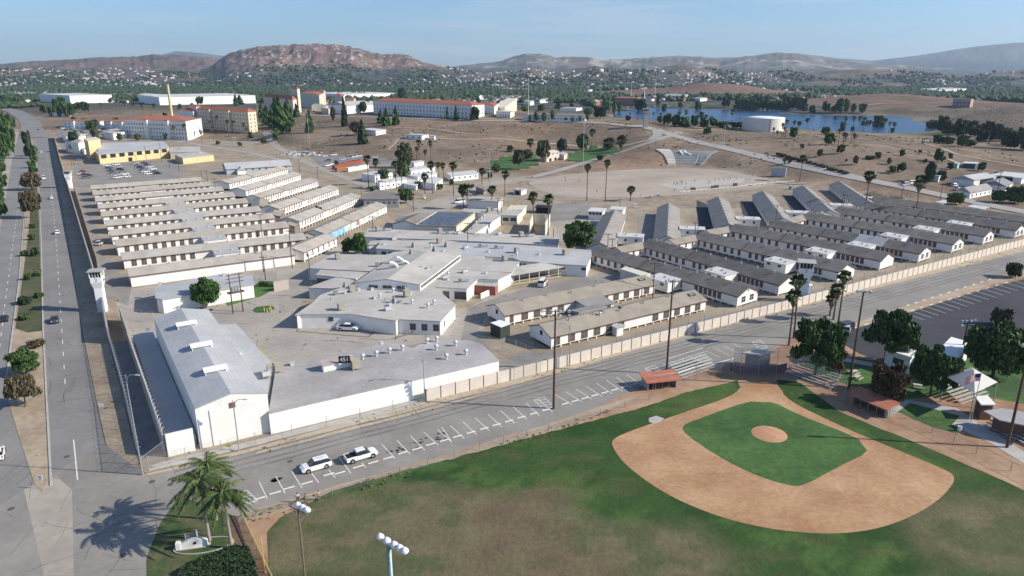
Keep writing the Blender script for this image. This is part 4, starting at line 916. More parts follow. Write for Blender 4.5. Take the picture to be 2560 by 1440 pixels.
flatb('hospital_wing', 'garage end of the clinic with the golf cart in its open bay', 'clinic wing', [(1086,717),(1168,722),(1195,697),(1246,699),(1280,682),(1120,673),(1050,712)], H+.02,
      units=[('duct',1150,705,.1,.9),('turbine',1120,690),('unit',1112,697),('unit',1162,682),('hood',1215,684),('hood',1120,700)], wins=[(0,.35,.35,1,1.8,2.2,'dark',1.6),(0,.8,.8,1,3.4,2.2,'dark',1.7),(0,.12,.12,1,.3,1,'dark',2)])
# wood screen and doors on the front block
p0, p1 = P(760,812), P(815,815); t = thing('wood_screen', 'pinkish weathered wooden screen wall under the clinic porch beside the white corner', 'screen', p0, atan2((p1-p0).y, (p1-p0).x))
L_ = (p1-p0).length; b = MB()
for i in range(int(L_/.35)): b.box(i*.35, i*.35+.28, -.1, 0, .1, 2.9, 0)
b.obj('slats', [mat('pinkish_weathered_wood', (.30,.20,.16), .2, 1, .9)], t); b = MB()
for x in (0, L_*.5, L_-.1): b.box(x, x+.14, .02, .16, 0, 3.1, 0)
b.obj('posts', [WHITE], t)
# clinic hall: shallow gable with clerestory
zf = 6.4
gp = [P(885,708,5.6), P(1050,713,5.6)]; bp_ = [P(985,641,5.6), P(1151,637,5.6)]
o = Vector(((gp[0]+gp[1])/2)[:2] + (0,)); t = thing('hospital_hall', 'tall clinic hall with a shallow gable front, clerestory windows and white arched roof vents', 'clinic hall', o)
lo = lambda v: (v.x-o.x, v.y-o.y)
m0, m1 = lo((gp[0]+gp[1])/2), lo((bp_[0]+bp_[1])/2); A_, B_, C_, D_ = lo(gp[0]), lo(gp[1]), lo(bp_[1]), lo(bp_[0])
b = MB(); b.prism([A_, m0, B_, C_, m1, D_], 3.5, [5.5,6.9,5.5,5.5,6.9,5.5], 0); b.obj('wall', [WHITE], t)
b = MB()
for a_, b_, c_, d_ in ((A_, m0, m1, D_),(m0, B_, C_, m1)):
    za, zb = (5.55,6.95) if a_ == A_ else (6.95,5.55)
    b.hexa([(*a_,za),(*b_,zb),(*c_,zb),(*d_,za),(*a_,za+.18),(*b_,zb+.18),(*c_,zb+.18),(*d_,za+.18)])
b.obj('roof', [PALEROOF], t)
d = Vector(B_)-Vector(A_); an = atan2(d.y, d.x); nrm = Vector((d.y,-d.x)).normalized()*.03
for f in (.26,.33,.47,.54,.68,.76):
    p_ = Vector(A_)+d*f+nrm; win(t, window_mesh(1.2,.8,'dark',0), p_.x, p_.y, 4.8, an)
d = Vector(C_)-Vector(B_); an = atan2(d.y, d.x); nrm = Vector((d.y,-d.x)).normalized()*.03
for k in range(34):
    p_ = Vector(B_)+d*(.03+k*.94/33)+nrm; win(t, window_mesh(.55,.8,'dark',0,1), p_.x, p_.y, 4.9, an)
for a, c, k in ((985,677,'pipe'),(1055,670,'hood'),(1070,672,'hood'),(1080,669,'pipe'),(1027,636,'cone'),(1085,628,'cone')):
    p_ = P(a, c, 6.2); vent(t, k, p_.x-o.x, p_.y-o.y, 6.2, .5)
def arch(px, py, rz, s=1):
    p_ = P(px, py, 6.3); b = MB(); n = 8; pr = [(cos(pi*.5*i/n)*2.6*s, sin(pi*.5*i/n)*2.2*s) for i in range(n+1)]; wq = .75*s
    for i in range(n):
        (x0_, z0_), (x1_, z1_) = pr[i], pr[i+1]
        b.hexa([(x0_,-wq,z0_),(x0_,wq,z0_),(x1_,wq,z1_),(x1_,-wq,z1_),(x0_*.8,-wq,z0_*.8),(x0_*.8,wq,z0_*.8),(x1_*.8,wq,z1_*.8),(x1_*.8,-wq,z1_*.8)])
    b.obj('arched_vent', [WHITE2], t, loc=(p_.x-o.x, p_.y-o.y, 6.3), rz=rz)
arch(975,672,.15); arch(992,657,.5,.9); arch(1005,668,.9,1.0)
# covered walkway
p0, p1 = P(1273,713), P(1464,680); t = thing('covered_walkway', 'long covered walkway with thin posts and a pale shed roof beside the van court', 'walkway', p0, atan2((p1-p0).y, (p1-p0).x)); L_ = (p1-p0).length; th_ = 3.0
b = MB(); b.hexa([(-8,-.3,2.9),(L_+.5,-.3,2.9),(L_+2,5.2,3.8),(-8,5.2,3.8),(-8,-.3,3.05),(L_+.5,-.3,3.05),(L_+2,5.2,3.95),(-8,5.2,3.95)]); b.obj('roof', [PALEROOF], t)
for i in range(9): b = MB(); b.box(-.1,.1,-.1,.1,0,2.9); b.obj('post', [CREAM], t, loc=(i*L_/8, 0, 0))
b = MB(); b.box(0,L_,-.05,.05,.9,1.0); b.box(0,L_,-.05,.05,0,.15); b.box(-6,L_+1,4.9,5.0,0,.9,0); b.obj('rail', [CREAM], t)
# service yard wall
def wallseg(name, label, cat, px, h, th, m, cap=None, group=None, top=None, z=0):
    pp = [q if isinstance(q, Vector) else (P(*q) if z == 0 else T(*q)) for q in px]; t = thing(name, label, cat, pp[0], 0, group); b = MB(); o_ = pp[0]
    for i in range(len(pp)-1):
        a_, c_ = pp[i]-o_, pp[i+1]-o_; d = (c_-a_).normalized(); n = Vector((-d.y, d.x, 0))*th/2; h0, h1 = (h[i], h[i+1]) if hasattr(h,'__len__') else (h, h)
        b.hexa([a_-n, c_-n, c_+n, a_+n] + [v+Vector((0,0,k)) for v, k in ((a_-n,h0),(c_-n,h1),(c_+n,h1),(a_+n,h0))])
    b.obj('wall', [m], t); return t, pp
wallseg('yard_wall', 'stepped white wall enclosing the small service yard right of the garage', 'wall', [(1202,747),(1225,737),(1246,714)], [1.6,1.7,3.2], .25, WHITE2)
flatb('open_shed', 'small open shed with a red-brown interior inside the service yard', 'shed', [(1185,712),(1240,716),(1246,702),(1192,698)], 2.9, PALEROOF, REDMETAL)
t = thing('shade_cage', 'dark mesh cage with a bright white flat roof beside the brown-roofed barracks', 'cage', P(1228,838)); a = P(1228,838); q = [P(x, y, 3.2) for x, y in ((1226,807),(1252,818),(1277,809),(1250,800))]
b = MB(); b.prism([(v.x-a.x, v.y-a.y) for v in q], 3.1, 3.25); b.obj('roof', [WHITE2], t)
b = MB(); b.prism([((v.x-a.x)*.96, (v.y-a.y)*.96) for v in q], .05, 3.0); b.obj('mesh_walls', [mat('dark_green_mesh', (.04,.05,.045), .2, 3, .8)], t)
# trailer behind the brown-roofed barracks
flatb('storage_trailer', 'long cream storage trailer behind the brown-roofed barracks', 'trailer', [(1551,672),(1613,692),(1627,684),(1565,666)], 3.2, mat('cream_trailer_top', (.62,.60,.50), .06, 1, .7), CREAM, over=.02)

# ---- warehouse and building 451 at the corner
FLw, FRw = P(487,1023,7.6), P(668,984,7.6); RDw = (FLw+FRw)/2; dw = Vector((cos(radians(122.6)), sin(radians(122.6)), 0))
Lw = (P(378,797,7.6)-FLw).length; BLw, BRw, BDw = FLw+dw*Lw, FRw+dw*Lw, RDw+dw*Lw
o = P(490,1124); t = thing('warehouse', 'large white warehouse with a long pale blue-grey gabled roof at the street corner', 'warehouse', o)
lo = lambda v: (v.x-o.x, v.y-o.y)
b = MB(); b.prism([lo(FLw), lo(RDw), lo(FRw), lo(BRw), lo(BDw), lo(BLw)], 0, [7.5,8.9,7.5,7.5,8.9,7.5], 0); b.obj('wall', [WHITE], t)
b = MB()
for q, hs in (((FLw,RDw,BDw,BLw),(7.55,8.95,8.95,7.55)),((RDw,FRw,BRw,BDw),(8.95,7.55,7.55,8.95))):
    ql = [lo(v) for v in q]; b.hexa([(*ql[i], hs[i]) for i in range(4)] + [(*ql[i], hs[i]+.15) for i in range(4)])
b.obj('roof', [COOLROOF], t)
for a_, c_ in ((466,812),(503,865),(538,925)):
    p_ = P(a_, c_, 8.9); q_ = (p_.x-o.x, p_.y-o.y); rz = radians(32)
    b = MB(); b.box(-1.9,1.9,-1.2,1.2,-.4,.5,0); b.box(-1.7,1.7,-1.25,-1.2,-.3,.4,1); b.hexa([(-2.1,-1.4,.5),(2.1,-1.4,.5),(2.1,0,.9),(-2.1,0,.9),(-2.1,-1.4,.6),(2.1,-1.4,.6),(2.1,0,1.0),(-2.1,0,1.0)]); b.hexa([(-2.1,0,.9),(2.1,0,.9),(2.1,1.4,.5),(-2.1,1.4,.5),(-2.1,0,1.0),(2.1,0,1.0),(2.1,1.4,.6),(-2.1,1.4,.6)])
    b.obj('roof_ventilator', [WHITE2, DSTEEL], t, loc=(*q_, 8.75), rz=rz)
d = Vector(lo(FRw))-Vector(lo(FLw)); an = atan2(d.y, d.x)
b = MB(); b.box(-.5,.5,-.05,.05,-.5,.5); b.obj('wall_louver', [BROWNTRIM], t, loc=(*(Vector(lo(FLw))+d*.5+Vector((d.y,-d.x)).normalized()*.06), 6.9), rz=an)
for f in (.18,.52):
    b = MB(); b.box(-.04,.04,-.06,.0,0,6.8); b.obj('downpipe', [mat('grey_pipe', (.4,.4,.4), .1, 2, .5)], t, loc=(*(Vector(lo(FLw))+d*f+Vector((d.y,-d.x)).normalized()*.05), 0), rz=an)
flatb('warehouse_annex', 'low flat annex in the shade along the left side of the big warehouse', 'annex', [(417,1098),(489,1082),(381,826),(331,838)], 2.3, COOLROOF, WHITE, over=.02, units=[('box',370,827)])
vz = lambda v: Vector((v.x, v.y, 0))
wallseg('yard_wall', 'high grey wall topped with razor wire along the shaded annex', 'wall', [vz(P(415,1142)), vz(P(322,837,4.4)), vz(P(297,762,4.4))], 4.4, .3, mat('grey_camp_wall', (.40,.38,.35), .1, .5, .9))
wallseg('yard_wall', 'white end wall of the annex facing the street corner', 'wall', [vz(P(415,1142))+Vector((.3,0,0)), vz(P(489,1125))], 4.2, .3, WHITE)
flatb('warehouse_annex', 'narrow pale lean-to along the right side of the big warehouse', 'annex', [(668,1000),(686,915),(592,810),(547,811),(530,790)], 3.8, COOLROOF, WHITE, over=.02, units=[('hood',571,852),('hood',600,886)])
z5 = 4.3
OUT5 = [(671,1033),(800,1003),(1000,958),(1248,901),(1222,876),(1201,858),(1168,850),(1078,849),(1030,870),(975,856),(805,892),(690,915)]
t = flatb('flat_workshop', 'wide low workshop with a stained lilac-grey roof and the number 451 standing on it', 'workshop', OUT5, z5, STAINROOF, WHITE2, over=.05,
  units=[('cooler',678,932,.5,.9),('cooler',697,930,.5,1.0),('unit',667,940),('turbine',907,899),('turbine',941,891),('turbine',974,883),('turbine',1006,876),('hood',954,860),('turbine',1068,859),('turbine',1092,854),('turbine',1091,875),('turbine',1139,865),('turbine',1165,887),('turbine',1116,898),('hood',730,913)])
def rel(t, px, py, z): p_ = P(px, py, z); return (p_.x-t.location.x, p_.y-t.location.y)
q_ = rel(t, 848, 922, z5); b = MB(); b.box(-3.2,3.2,0,1.4,0,1.3,0); b.hexa([(-3.4,-.2,1.3),(3.4,-.2,1.3),(3.4,1.6,1.9),(-3.4,1.6,1.9),(-3.4,-.2,1.42),(3.4,-.2,1.42),(3.4,1.6,2.02),(-3.4,1.6,2.02)], 1)
b.obj('roof_dormer', [WHITE2, mat('pinkish_flashing', (.36,.30,.29))], t, loc=(*q_, z5), rz=radians(32))
q_ = rel(t, 889, 922, z5); k = vent(t, 'cooler', *q_, z5, radians(32), 1.15)
q_ = rel(t, 861, 903, z5+1.9); b = MB(); b.box(-1.15,1.15,0,.12,0,1.5); b.obj('number_board', [BLACK], t, loc=(*q_, z5+1.5), rz=radians(8)); 
text_obj('451', 1.2, mat('pale_pink_lettering', (.70,.62,.58), .03, 1, .7), t, (q_[0], q_[1]-.04, z5+2.25), (radians(90), 0, radians(8)), .02, 'number')
# ---- workshop beside the corner tree
t = flatb('garage_building', 'white garage with two roller doors and a pale flat roof under the big green tree', 'garage', [(388,745),(404,748),(636,710),(632,690),(560,683),(388,716)], 4.2, COOLROOF, WHITE, over=.3, units=[('hood',400,712),('hood',560,690)])
a_, c_ = P(404,778), P(636,738); d = (c_-a_).normalized(); an = atan2(d.y, d.x)
for f, w_ in ((3,6.0),(10.3,6.5),(33,4.5)):
    b = MB(); b.box(-w_/2, w_/2, -.04, .03, 0, 3.0, 0)
    for k in range(7): b.box(-w_/2, w_/2, -.055, -.04, .3+k*.4, .33+k*.4, 1)
    p_ = a_ + d*f; p_ = Vector((p_.x-t.location.x, p_.y-t.location.y, 0)); k = b.obj('roller_door', [mat('tan_roller_door', (.48,.42,.36), .05, 1, .7), DSTEEL], t, loc=p_ + Vector((d.y,-d.x,0))*-.15, rz=an)
# ================================================================ BUILDINGS BEYOND THE CAMP
def box3(name, label, cat, l, m, r, topy, style='flat', roof=PALEROOF, wall=WHITE, wins=(), group=None, rh=None, units=(), trim=None, dark=(), bays=()):
    """l, m, r: photo pixels of the left, middle and right corners where the two visible walls meet the ground"""
    pl, pm, pr = T(*l), T(*m), T(*r); z0 = min(pl.z, pm.z, pr.z) - .3
    h = hof(pm, topy) + pm.z - z0
    u = pl-pm; v = pr-pm; u.z = v.z = 0
    t = thing(name, label, cat, (pm.x, pm.y, z0), 0, group)
    c = [Vector((0,0,0)), v, u+v, u]; b = MB()
    big = v.length >= u.length; La, Lb = (v, u) if big else (u, v)
    rh = rh if rh is not None else min(Lb.length*.22, 4)
    if style == 'gable':
        e0 = Lb*.5; e1 = La + Lb*.5; P4 = [Vector((0,0,0)), La, La+Lb, Lb]
        b.add([tuple(p) for p in P4] + [(p.x, p.y, h) for p in P4] + [(e0.x, e0.y, h+rh), (e1.x, e1.y, h+rh)], [(0,1,5,4),(2,3,7,6),(1,2,6,9,5),(3,0,4,8,7)], 0)
    else: b.prism([(p.x, p.y) for p in c], 0, h, 0)
    b.obj('wall', [wall], t); b = MB()
    ov = .5; n1, n2 = La.normalized(), Lb.normalized()
    q = [-n1*ov-n2*ov, La+n1*ov-n2*ov, La+Lb+n1*ov+n2*ov, Lb-n1*ov+n2*ov]
    if style == 'flat':
        b.hexa([(p.x, p.y, h+.01) for p in q] + [(p.x, p.y, h+.3) for p in q], 0)
    else:
        k = Lb.length*.5 if style == 'hip' else -ov
        k = min(k, La.length*.45)
        e0 = n1*k + Lb*.5; e1 = La - n1*k + Lb*.5; zz = h - ov*rh/(Lb.length/2)
        b.add([(p.x, p.y, zz) for p in q] + [(p.x, p.y, zz+.18) for p in q] + [(e0.x, e0.y, h+rh+.15), (e1.x, e1.y, h+rh+.15)], [(0,1,5,4),(1,2,6,5),(2,3,7,6),(3,0,4,7),(3,2,1,0),(4,5,9,8),(6,7,8,9),(5,6,9),(7,4,8)], 0)
    b.obj('roof', [roof], t)
    for f_, n, rows, ww, hh, kd, zs in wins:         # face 'L'/'R', columns, rows, size, kind, (z first, z step)
        d = (v if f_ == 'R' else -u); a0 = Vector((0,0,0)) if f_ == 'R' else u; an = atan2(d.y, d.x); nr = Vector((d.y, -d.x, 0)).normalized()*.01
        for j in range(rows):
            for i in range(n):
                p = a0 + d*((i+.5)/n) + nr; win(t, window_mesh(ww, hh, kd, 0, 1), p.x, p.y, zs[0]+j*zs[1], an)
    for f_, x, ww, hh in dark:
        d = (v if f_ == 'R' else -u); a0 = Vector((0,0,0)) if f_ == 'R' else u; an = atan2(d.y, d.x); nr = Vector((d.y, -d.x, 0)).normalized()*.05
        b = MB(); b.box(-ww/2, ww/2, -.03, .03, 0, hh); p = a0 + d*x + nr; b.obj('door_opening', [DARK], t, loc=(p.x, p.y, .1), rz=an)
    for f_ in bays:                              # projecting bays on the left face
        d = -u; a0 = u; dn_ = d.normalized(); nr = Vector((d.y, -d.x, 0)).normalized(); p = a0 + d*f_; q = [p-dn_*2.2, p+dn_*2.2, p+dn_*2.2+nr*2.6, p-dn_*2.2+nr*2.6]
        b = MB(); b.prism([(v_.x, v_.y) for v_ in q], 0, h-.1, 0); b.obj('bay', [wall], t); b = MB(); q = [v_+nr*(.3 if i_ > 1 else 0) for i_, v_ in enumerate(q)]; b.prism([(v_.x, v_.y) for v_ in q], h-.09, h+.5, 0); b.obj('bay_roof', [roof], t)
    for k_, a_, c_ in units: p = u*a_ + v*c_; vent(t, k_, p.x, p.y, h+.35, .5)
    return t
def kit(t, parts):                      # extra blocks on a building: (x0,x1,y0,y1,z0,z1,name,material)
    for q in parts: b = MB(); b.box(*q[:6]); b.obj(q[6], [q[7]], t)
box3('dormitory', 'four-storey white dormitory with a red tile roof, palm trees before it', 'dormitory', (318,344),(470,351),(508,337), 303, 'hip', REDTILE, WHITE, bays=(.38,.72), wins=[('L',22,4,1.2,1.5,'dark',(2.6,3.9)),('R',6,4,1.2,1.5,'dark',(2.6,3.9))], rh=3)
t_ = box3('dormitory', 'five-storey cream dormitory with a red tile roof right of the chimney', 'dormitory', (497,322),(625,333),(645,328), 279, 'hip', REDTILE, mat('cream_dormitory_wall', (.60,.53,.40), .06, .3, .85), [('L',18,5,1.1,1.5,'dark',(3,3.8)),('R',2,5,1.1,1.5,'dark',(3,3.8))], rh=3, bays=(.28,.66))
box3('dormitory', 'narrow white stair block with a small red roof left of the cream dormitory', 'dormitory', (478,318),(497,322),(512,318), 268, 'hip', REDTILE, WHITE, [('L',2,5,.8,1.2,'dark',(4,4.4))], rh=2)
box3('dormitory', 'white wing with a red roof half hidden behind the first dormitory', 'dormitory', (452,318),(488,324),(500,318), 279, 'hip', REDTILE, WHITE, [('L',6,4,1,1.4,'dark',(4,4))], rh=2.5)
for i, (l, m, r, ty, lab) in enumerate((((160,320),(252,322),(262,318),304,'long low red-roofed building with white bays beside the street car park'),((262,323),(330,326),(352,320),306,'low red-roofed building with bright white bays in front of the first dormitory'),((132,291),(174,292),(178,290),283,'distant white building with small red turrets beyond the bend of the road'))):
    t = box3('tile_roofed_building', lab, 'building', l, m, r, ty, 'hip', REDTILE, WHITE2, [('L',9,2,1,1.3,'dark',(2,3.4))], rh=1.2, bays=(.3,.7))
t = box3('barracks_hospital', 'long three-storey white building with a red tile roof on the edge of the plateau', 'building', (934,284),(1180,298),(1211,291), 263, 'hip', REDTILE, WHITE, [('L',30,3,1.2,1.7,'dark',(2.6,4.0)),('R',3,3,1.2,1.7,'dark',(2.6,4.0))], rh=3.4)
box3('tile_roofed_building', 'red-roofed white wing behind the right end of the three-storey building', 'building', (1196,280),(1236,286),(1246,282), 266, 'hip', REDTILE, WHITE2, [('L',7,2,1.2,1.5,'dark',(3,3.8))], rh=2.5)
box3('mission_building', 'pinkish mission-style hall with a red roof among the pines left of the white tents', 'building', (662,284),(735,288),(745,283), 249, 'hip', REDTILE, mat('pinkish_plaster', (.62,.50,.43), .06, .3, .85), [('L',8,3,1.2,1.6,'dark',(5,4))], rh=4)
box3('bell_tower', 'cream bell tower rising above the mission-style hall', 'tower', (732,280),(748,283),(754,280), 223, 'hip', REDTILE, CREAM, [('L',1,3,1.5,2,'dark',(12,5))], rh=2)
box3('mission_building', 'cream building with a red roof behind the tall pine of the plateau', 'building', (755,268),(800,271),(812,268), 238, 'hip', REDTILE, CREAM, [('L',7,2,1.2,1.5,'dark',(6,4))], rh=4)
box3('penthouse', 'small pinkish roof pavilion standing above the red roofs', 'pavilion', (798,262),(812,264),(816,262), 228, 'hip', REDTILE, mat('pinkish_plaster', (.62,.50,.43)), (), rh=2)
box3('mission_building', 'cream two-storey block with a red roof left of the tall pine', 'building', (838,272),(858,274),(864,272), 243, 'hip', REDTILE, CREAM, [('L',3,3,1,1.4,'dark',(4,4))], rh=2.5)
box3('mission_building', 'low brown-red roofed building to the right of the pines on the plateau', 'building', (866,266),(886,268),(890,266), 248, 'hip', REDTILE, CREAM, (), rh=3)
box3('tent_hall', 'white sheet-sided hall with a pale gabled roof on the plateau rim', 'hall', (822,282),(868,285),(935,279), 264, 'gable', PALEROOF, WHITE2, rh=4, group='two white sheet-sided halls')
box3('tent_hall', 'low white annexe left of the sheet-sided hall', 'hall', (780,278),(812,281),(830,279), 268, 'gable', PALEROOF, WHITE, rh=2, group='two white sheet-sided halls')
box3('plateau_building', 'small pinkish block below the white halls', 'building', (804,284),(822,286),(828,284), 272, 'flat', PALEROOF, mat('pinkish_plaster', (.62,.50,.43)))
box3('plateau_building', 'long low grey-white building with square windows behind a row of small trees', 'building', (1306,301),(1462,304),(1466,301), 289, 'flat', mat('grey_flat_roof', (.25,.25,.25), .1, .3, .9), WHITE, [('L',20,1,1.1,1.1,'dark',(2.6,1))])
box3('plateau_building', 'white building with dark pointed shapes on its wall at the plateau rim', 'building', (1240,292),(1276,295),(1286,290), 281, 'flat', PALEROOF, WHITE2, [('L',5,1,1.2,2.2,'dark',(2.2,1))])
box3('plateau_building', 'cream building behind the right end of the three-storey building', 'building', (1234,281),(1262,284),(1292,277), 269, 'flat', CREAM, CREAM, [('R',8,1,1.2,1.2,'dark',(3,1))])
box3('hill_building', 'white hut with a flat roof behind the dark tree on the slope', 'hut', (905,334),(940,339),(965,334), 327, 'flat', WHITEROOF, WHITE, [('R',5,1,1,1,'dark',(2.2,1))])
box3('hill_building', 'white flat-roofed building on the middle of the slope below the plateau', 'hut', (1012,347),(1055,350),(1072,345), 339, 'flat', COOLROOF, WHITE2, [('L',3,1,1.6,1,'dark',(2.2,1))], units=[('cooler',.8,.4)])
box3('hill_building', 'small white box beside the flat-roofed building on the slope', 'hut', (1074,348),(1086,350),(1089,348), 341, 'flat', WHITEROOF, WHITE2)
box3('white_warehouse', 'large white warehouse beyond the bend of the boulevard, its left wall in shade', 'warehouse', (100,254),(177,259),(282,256), 239, 'flat', WHITEROOF, WHITE2)
box3('white_warehouse', 'very long white warehouse behind the yellow chimney', 'warehouse', (345,256),(400,263),(640,258), 243, 'flat', WHITEROOF, WHITE2)
box3('white_warehouse', 'white loading block at the left end of the long warehouse', 'warehouse', (350,254),(384,258),(402,256), 238, 'flat', WHITEROOF, WHITE)
box3('white_warehouse', 'far white warehouse with a pale roof behind the mission buildings', 'warehouse', (770,243),(860,247),(996,244), 236, 'flat', WHITEROOF, WHITE2)
box3('white_warehouse', 'far bright white warehouse on the right among the town trees', 'warehouse', (2300,232),(2345,236),(2415,232), 226, 'flat', WHITEROOF, WHITE2)
box3('office_building', 'pinkish two-storey office building on a knoll beyond the lake', 'office building', (2380,266),(2424,269),(2431,267), 248, 'flat', mat('brown_flat_roof', (.25,.19,.16), .1, .3, .9), mat('pinkish_office_wall', (.42,.31,.26), .06, .3, .85), [('L',5,2,4,1.6,'dark',(2.5,4.5))])
box3('campus_building', 'brown-red campus building with a white end beyond the lake, a flagpole on it', 'building', (1535,262),(1590,266),(1602,262), 246, 'flat', REDTILE, mat('brownish_brick', (.30,.19,.16), .1, .3, .9), [('L',8,2,1.5,1.6,'dark',(3,4))])
box3('campus_building', 'long hall with a pale metal roof beyond the lake', 'building', (1662,250),(1712,252),(1720,250), 240, 'gable', COOLROOF, CREAM, rh=4)
for i, (l, m, r, ty, st, w_) in enumerate((((1330,256),(1350,258),(1380,256),250,'gable',WHITE),((1390,256),(1430,257),(1460,255),250,'gable',CREAM),((1735,252),(1750,254),(1768,252),246,'gable',WHITE),((1400,276),(1440,278),(1455,275),271,'flat',WHITE2),((1465,262),(1490,264),(1500,262),254,'gable',REDTILE),((1310,262),(1325,264),(1335,262),255,'gable',WHITE2))):
    box3('campus_building', ['white gabled campus house left of the others beyond the plateau','long cream campus hall beyond the plateau','white gabled house between the pale hall and the lake trees','low white hangar left of the lake','small reddish campus house left of the brown-red building','small bright campus house behind the low grey-white building'][i], 'building', l, m, r, ty, st, PALEROOF, w_, rh=2)
# yellow plant
YW = YELLOW
box3('yellow_workshop', 'long yellow workshop with a grey roof and dark windows above the staff car park', 'workshop', (243,402),(251,411),(423,393), 387, 'flat', COOLROOF, YW, [('R',8,1,4.0,2.6,'dark',(5.6,1))], dark=[('R',.42,3,3)])
box3('yellow_tower_block', 'tall plain yellow block at the left end of the yellow workshop', 'block', (217,392),(228,400),(258,395), 353, 'flat', CREAM, YW)
flatb('roof_deck', 'sloping blue-grey roof above the yellow workshop', 'roof', [(244,375),(247,383),(423,368),(410,353),(257,357)], 9.5, COOLROOF, YW, over=.4, zz=[7.5,7.0,7.0,9.5,9.5])
flatb('yellow_annex', 'low yellow annex with a pale roof right of the yellow workshop', 'annex', [(436,387),(456,395),(535,387),(497,376)], 4.5, PALEROOF, YW, units=[('hood',480,385),('unit',500,383)])
flatb('yellow_annex', 'pale flat roof behind the low yellow annex', 'annex', [(424,381),(502,379),(499,366),(424,368)], 5, PALEROOF, CREAM, units=[('cooler',450,373),('hood',480,373)])
t = thing('chimney', 'tall yellow brick chimney beside the dormitories', 'chimney', T(431,300)); h_ = hof(T(431,300), 212)
b = MB(); b.tube((0,0,0),(0,0,h_),2.0,1.3,14); b.obj('shaft', [YELLOW], t); b = MB(); b.tube((0,0,h_),(0,0,h_+.5),1.55,1.55,14); b.obj('cap', [YELLOW], t); b = MB(); b.box(-3,3,-3,3,0,5); b.obj('base', [CREAM], t)
for i, (l, m, r, ty, st) in enumerate((((166,379),(200,385),(218,380),358,'gable'),((186,352),(196,358),(216,352),345,'gable'),((158,350),(168,358),(190,350),343,'gable'),((262,346),(285,350),(318,345),334,'flat'),((196,380),(212,386),(228,382),374,'flat'),((268,336),(280,340),(306,336),329,'flat'))):
    box3('white_house', ['white gabled shop building nearest the street wall, its gable in full sun','white gabled house behind the round dark tree','grey-sided house with a pale roof next to the wall','low white building left of the first dormitory','small white shed beside the yellow tower block','low white shelter beside the parked cars'][i], 'house', l, m, r, ty, st, PALEROOF, WHITE, rh=2.2)
# middle of the camp
t = flatb('solar_building', 'low cream building covered in solar panels behind the clinic', 'building', [(1039,563),(1141,567),(1188,533),(1091,530)], 4.2, GREYROOF, CREAM, over=.05, parapet=.3)
PANEL = mat('solar_panel_glass', (.05,.065,.10), .3, 1, .25, c2=(.16,.18,.22), spec=.6)
o_ = P(1045,561,4.3); ex = (P(1138,564,4.3)-o_)/9; ey = (P(1094,532,4.3)-o_)/8
for j in range(8):
    for i in range(9):
        a_ = o_+ex*i*.98+ey*j*.98; a_ = Vector((a_.x-t.location.x, a_.y-t.location.y, 4.3)); q = [a_, a_+ex*.86, a_+ex*.86+ey*.7+Vector((0,0,.35)), a_+ey*.7+Vector((0,0,.35))]
        b = MB(); b.hexa([tuple(v) for v in q]+[(v.x,v.y,v.z+.06) for v in q]); b.obj('solar_panel', [PANEL], t)
a, c = ends((1013,552),(1049,533), 5.2, 11)
gabled('gabled_office', 'small grey-roofed office left of the solar panel building', 'office', *( (a, c)), 11, 3.6, 5.2, GREYROOF, WHITE, front=[(x,.9,.9,'dark') for x in np.linspace(2,(c-a).length-2,6)])
box3('lean_to_shed', 'blue-grey shed in shadow at the near end of the small grey-roofed office', 'shed', (992,570),(1034,574),(1040,562), 556, 'flat', mat('slate_roof', (.2,.21,.23)), mat('bluegrey_wall', (.28,.31,.34), .1, .4, .8))
flatb('long_flat_wing', 'long narrow flat-roofed wing running back to the right of the solar panels', 'wing', [(1163,581),(1187,584),(1253,539),(1237,524),(1222,523)], 4.2, PALEROOF, WHITE, units=[('turbine',1190,560),('turbine',1203,552),('turbine',1210,545),('cooler',1222,530),('duct',1232,527)])
flatb('long_flat_wing', 'short flat-roofed cross wing with two wide windows behind the dirt court', 'wing', [(1253,538),(1294,539),(1308,526),(1240,524)], 4.2, PALEROOF, CREAM, wins=[(0,.25,.75,2,2.4,1.4,'dark',2.4)])
flatb('long_flat_wing', 'pale flat roof behind the solar panel building', 'wing', [(1151,528),(1214,534),(1223,524),(1160,521)], 4.2, PALEROOF, WHITE)
flatb('grey_hall', 'dark grey-roofed building with small square windows under the lane tree', 'building', [(906,487),(908,498),(998,497),(999,483),(945,475)], 4.4, GREYROOF, mat('plain_grey_wall', (.34,.34,.34), .08, .4, .9), wins=[(1,.12,.88,6,.9,.8,'dark',2.6)])  # wall in one even mid grey
box3('market_hall', 'pale-walled store with a tan flat roof behind the tall palm pair', 'store', (1170,522),(1246,526),(1256,516), 505, 'flat', TANROOF, WHITE)
CL = [((945,469),(950,475),(1017,466),457,'long bright white office with small square windows beside the lane'),((1010,470),(1040,476),(1052,463),466,'white office with a flat grey roof behind the bushy lane tree'),
      ((1057,470),(1088,476),(1107,462),461,'white office with a bright right wall nearest the lane bend'),((905,452),(938,456),(992,446),439,'white office behind two palms left of the dark round tree'),
      ((1024,437),(1028,442),(1088,434),426,'white office in the back row with four dark windows'),((1022,455),(1045,459),(1092,449),443,'wide white roofed office in the middle of the cluster'),((1030,422),(1036,425),(1060,421),408,'small two-storey hut behind the office cluster'),
      ((1117,447),(1128,454),(1196,447),440,'long white office standing alone right of the office cluster'),((1190,480),(1209,487),(1217,483),474,'dark hut with a plank roof beside the lane')]
for l, m, r, ty, lab in CL: box3('office_hut', lab, 'office', l, m, r, ty, 'flat', WHITEROOF if 'plank' not in lab else WEATHWOOD, WHITE2 if 'dark hut' not in lab else DSTEEL, [('R',5,1,.9,.8,'dark',(2.2,1))], group='white flat-roofed offices by the lane')
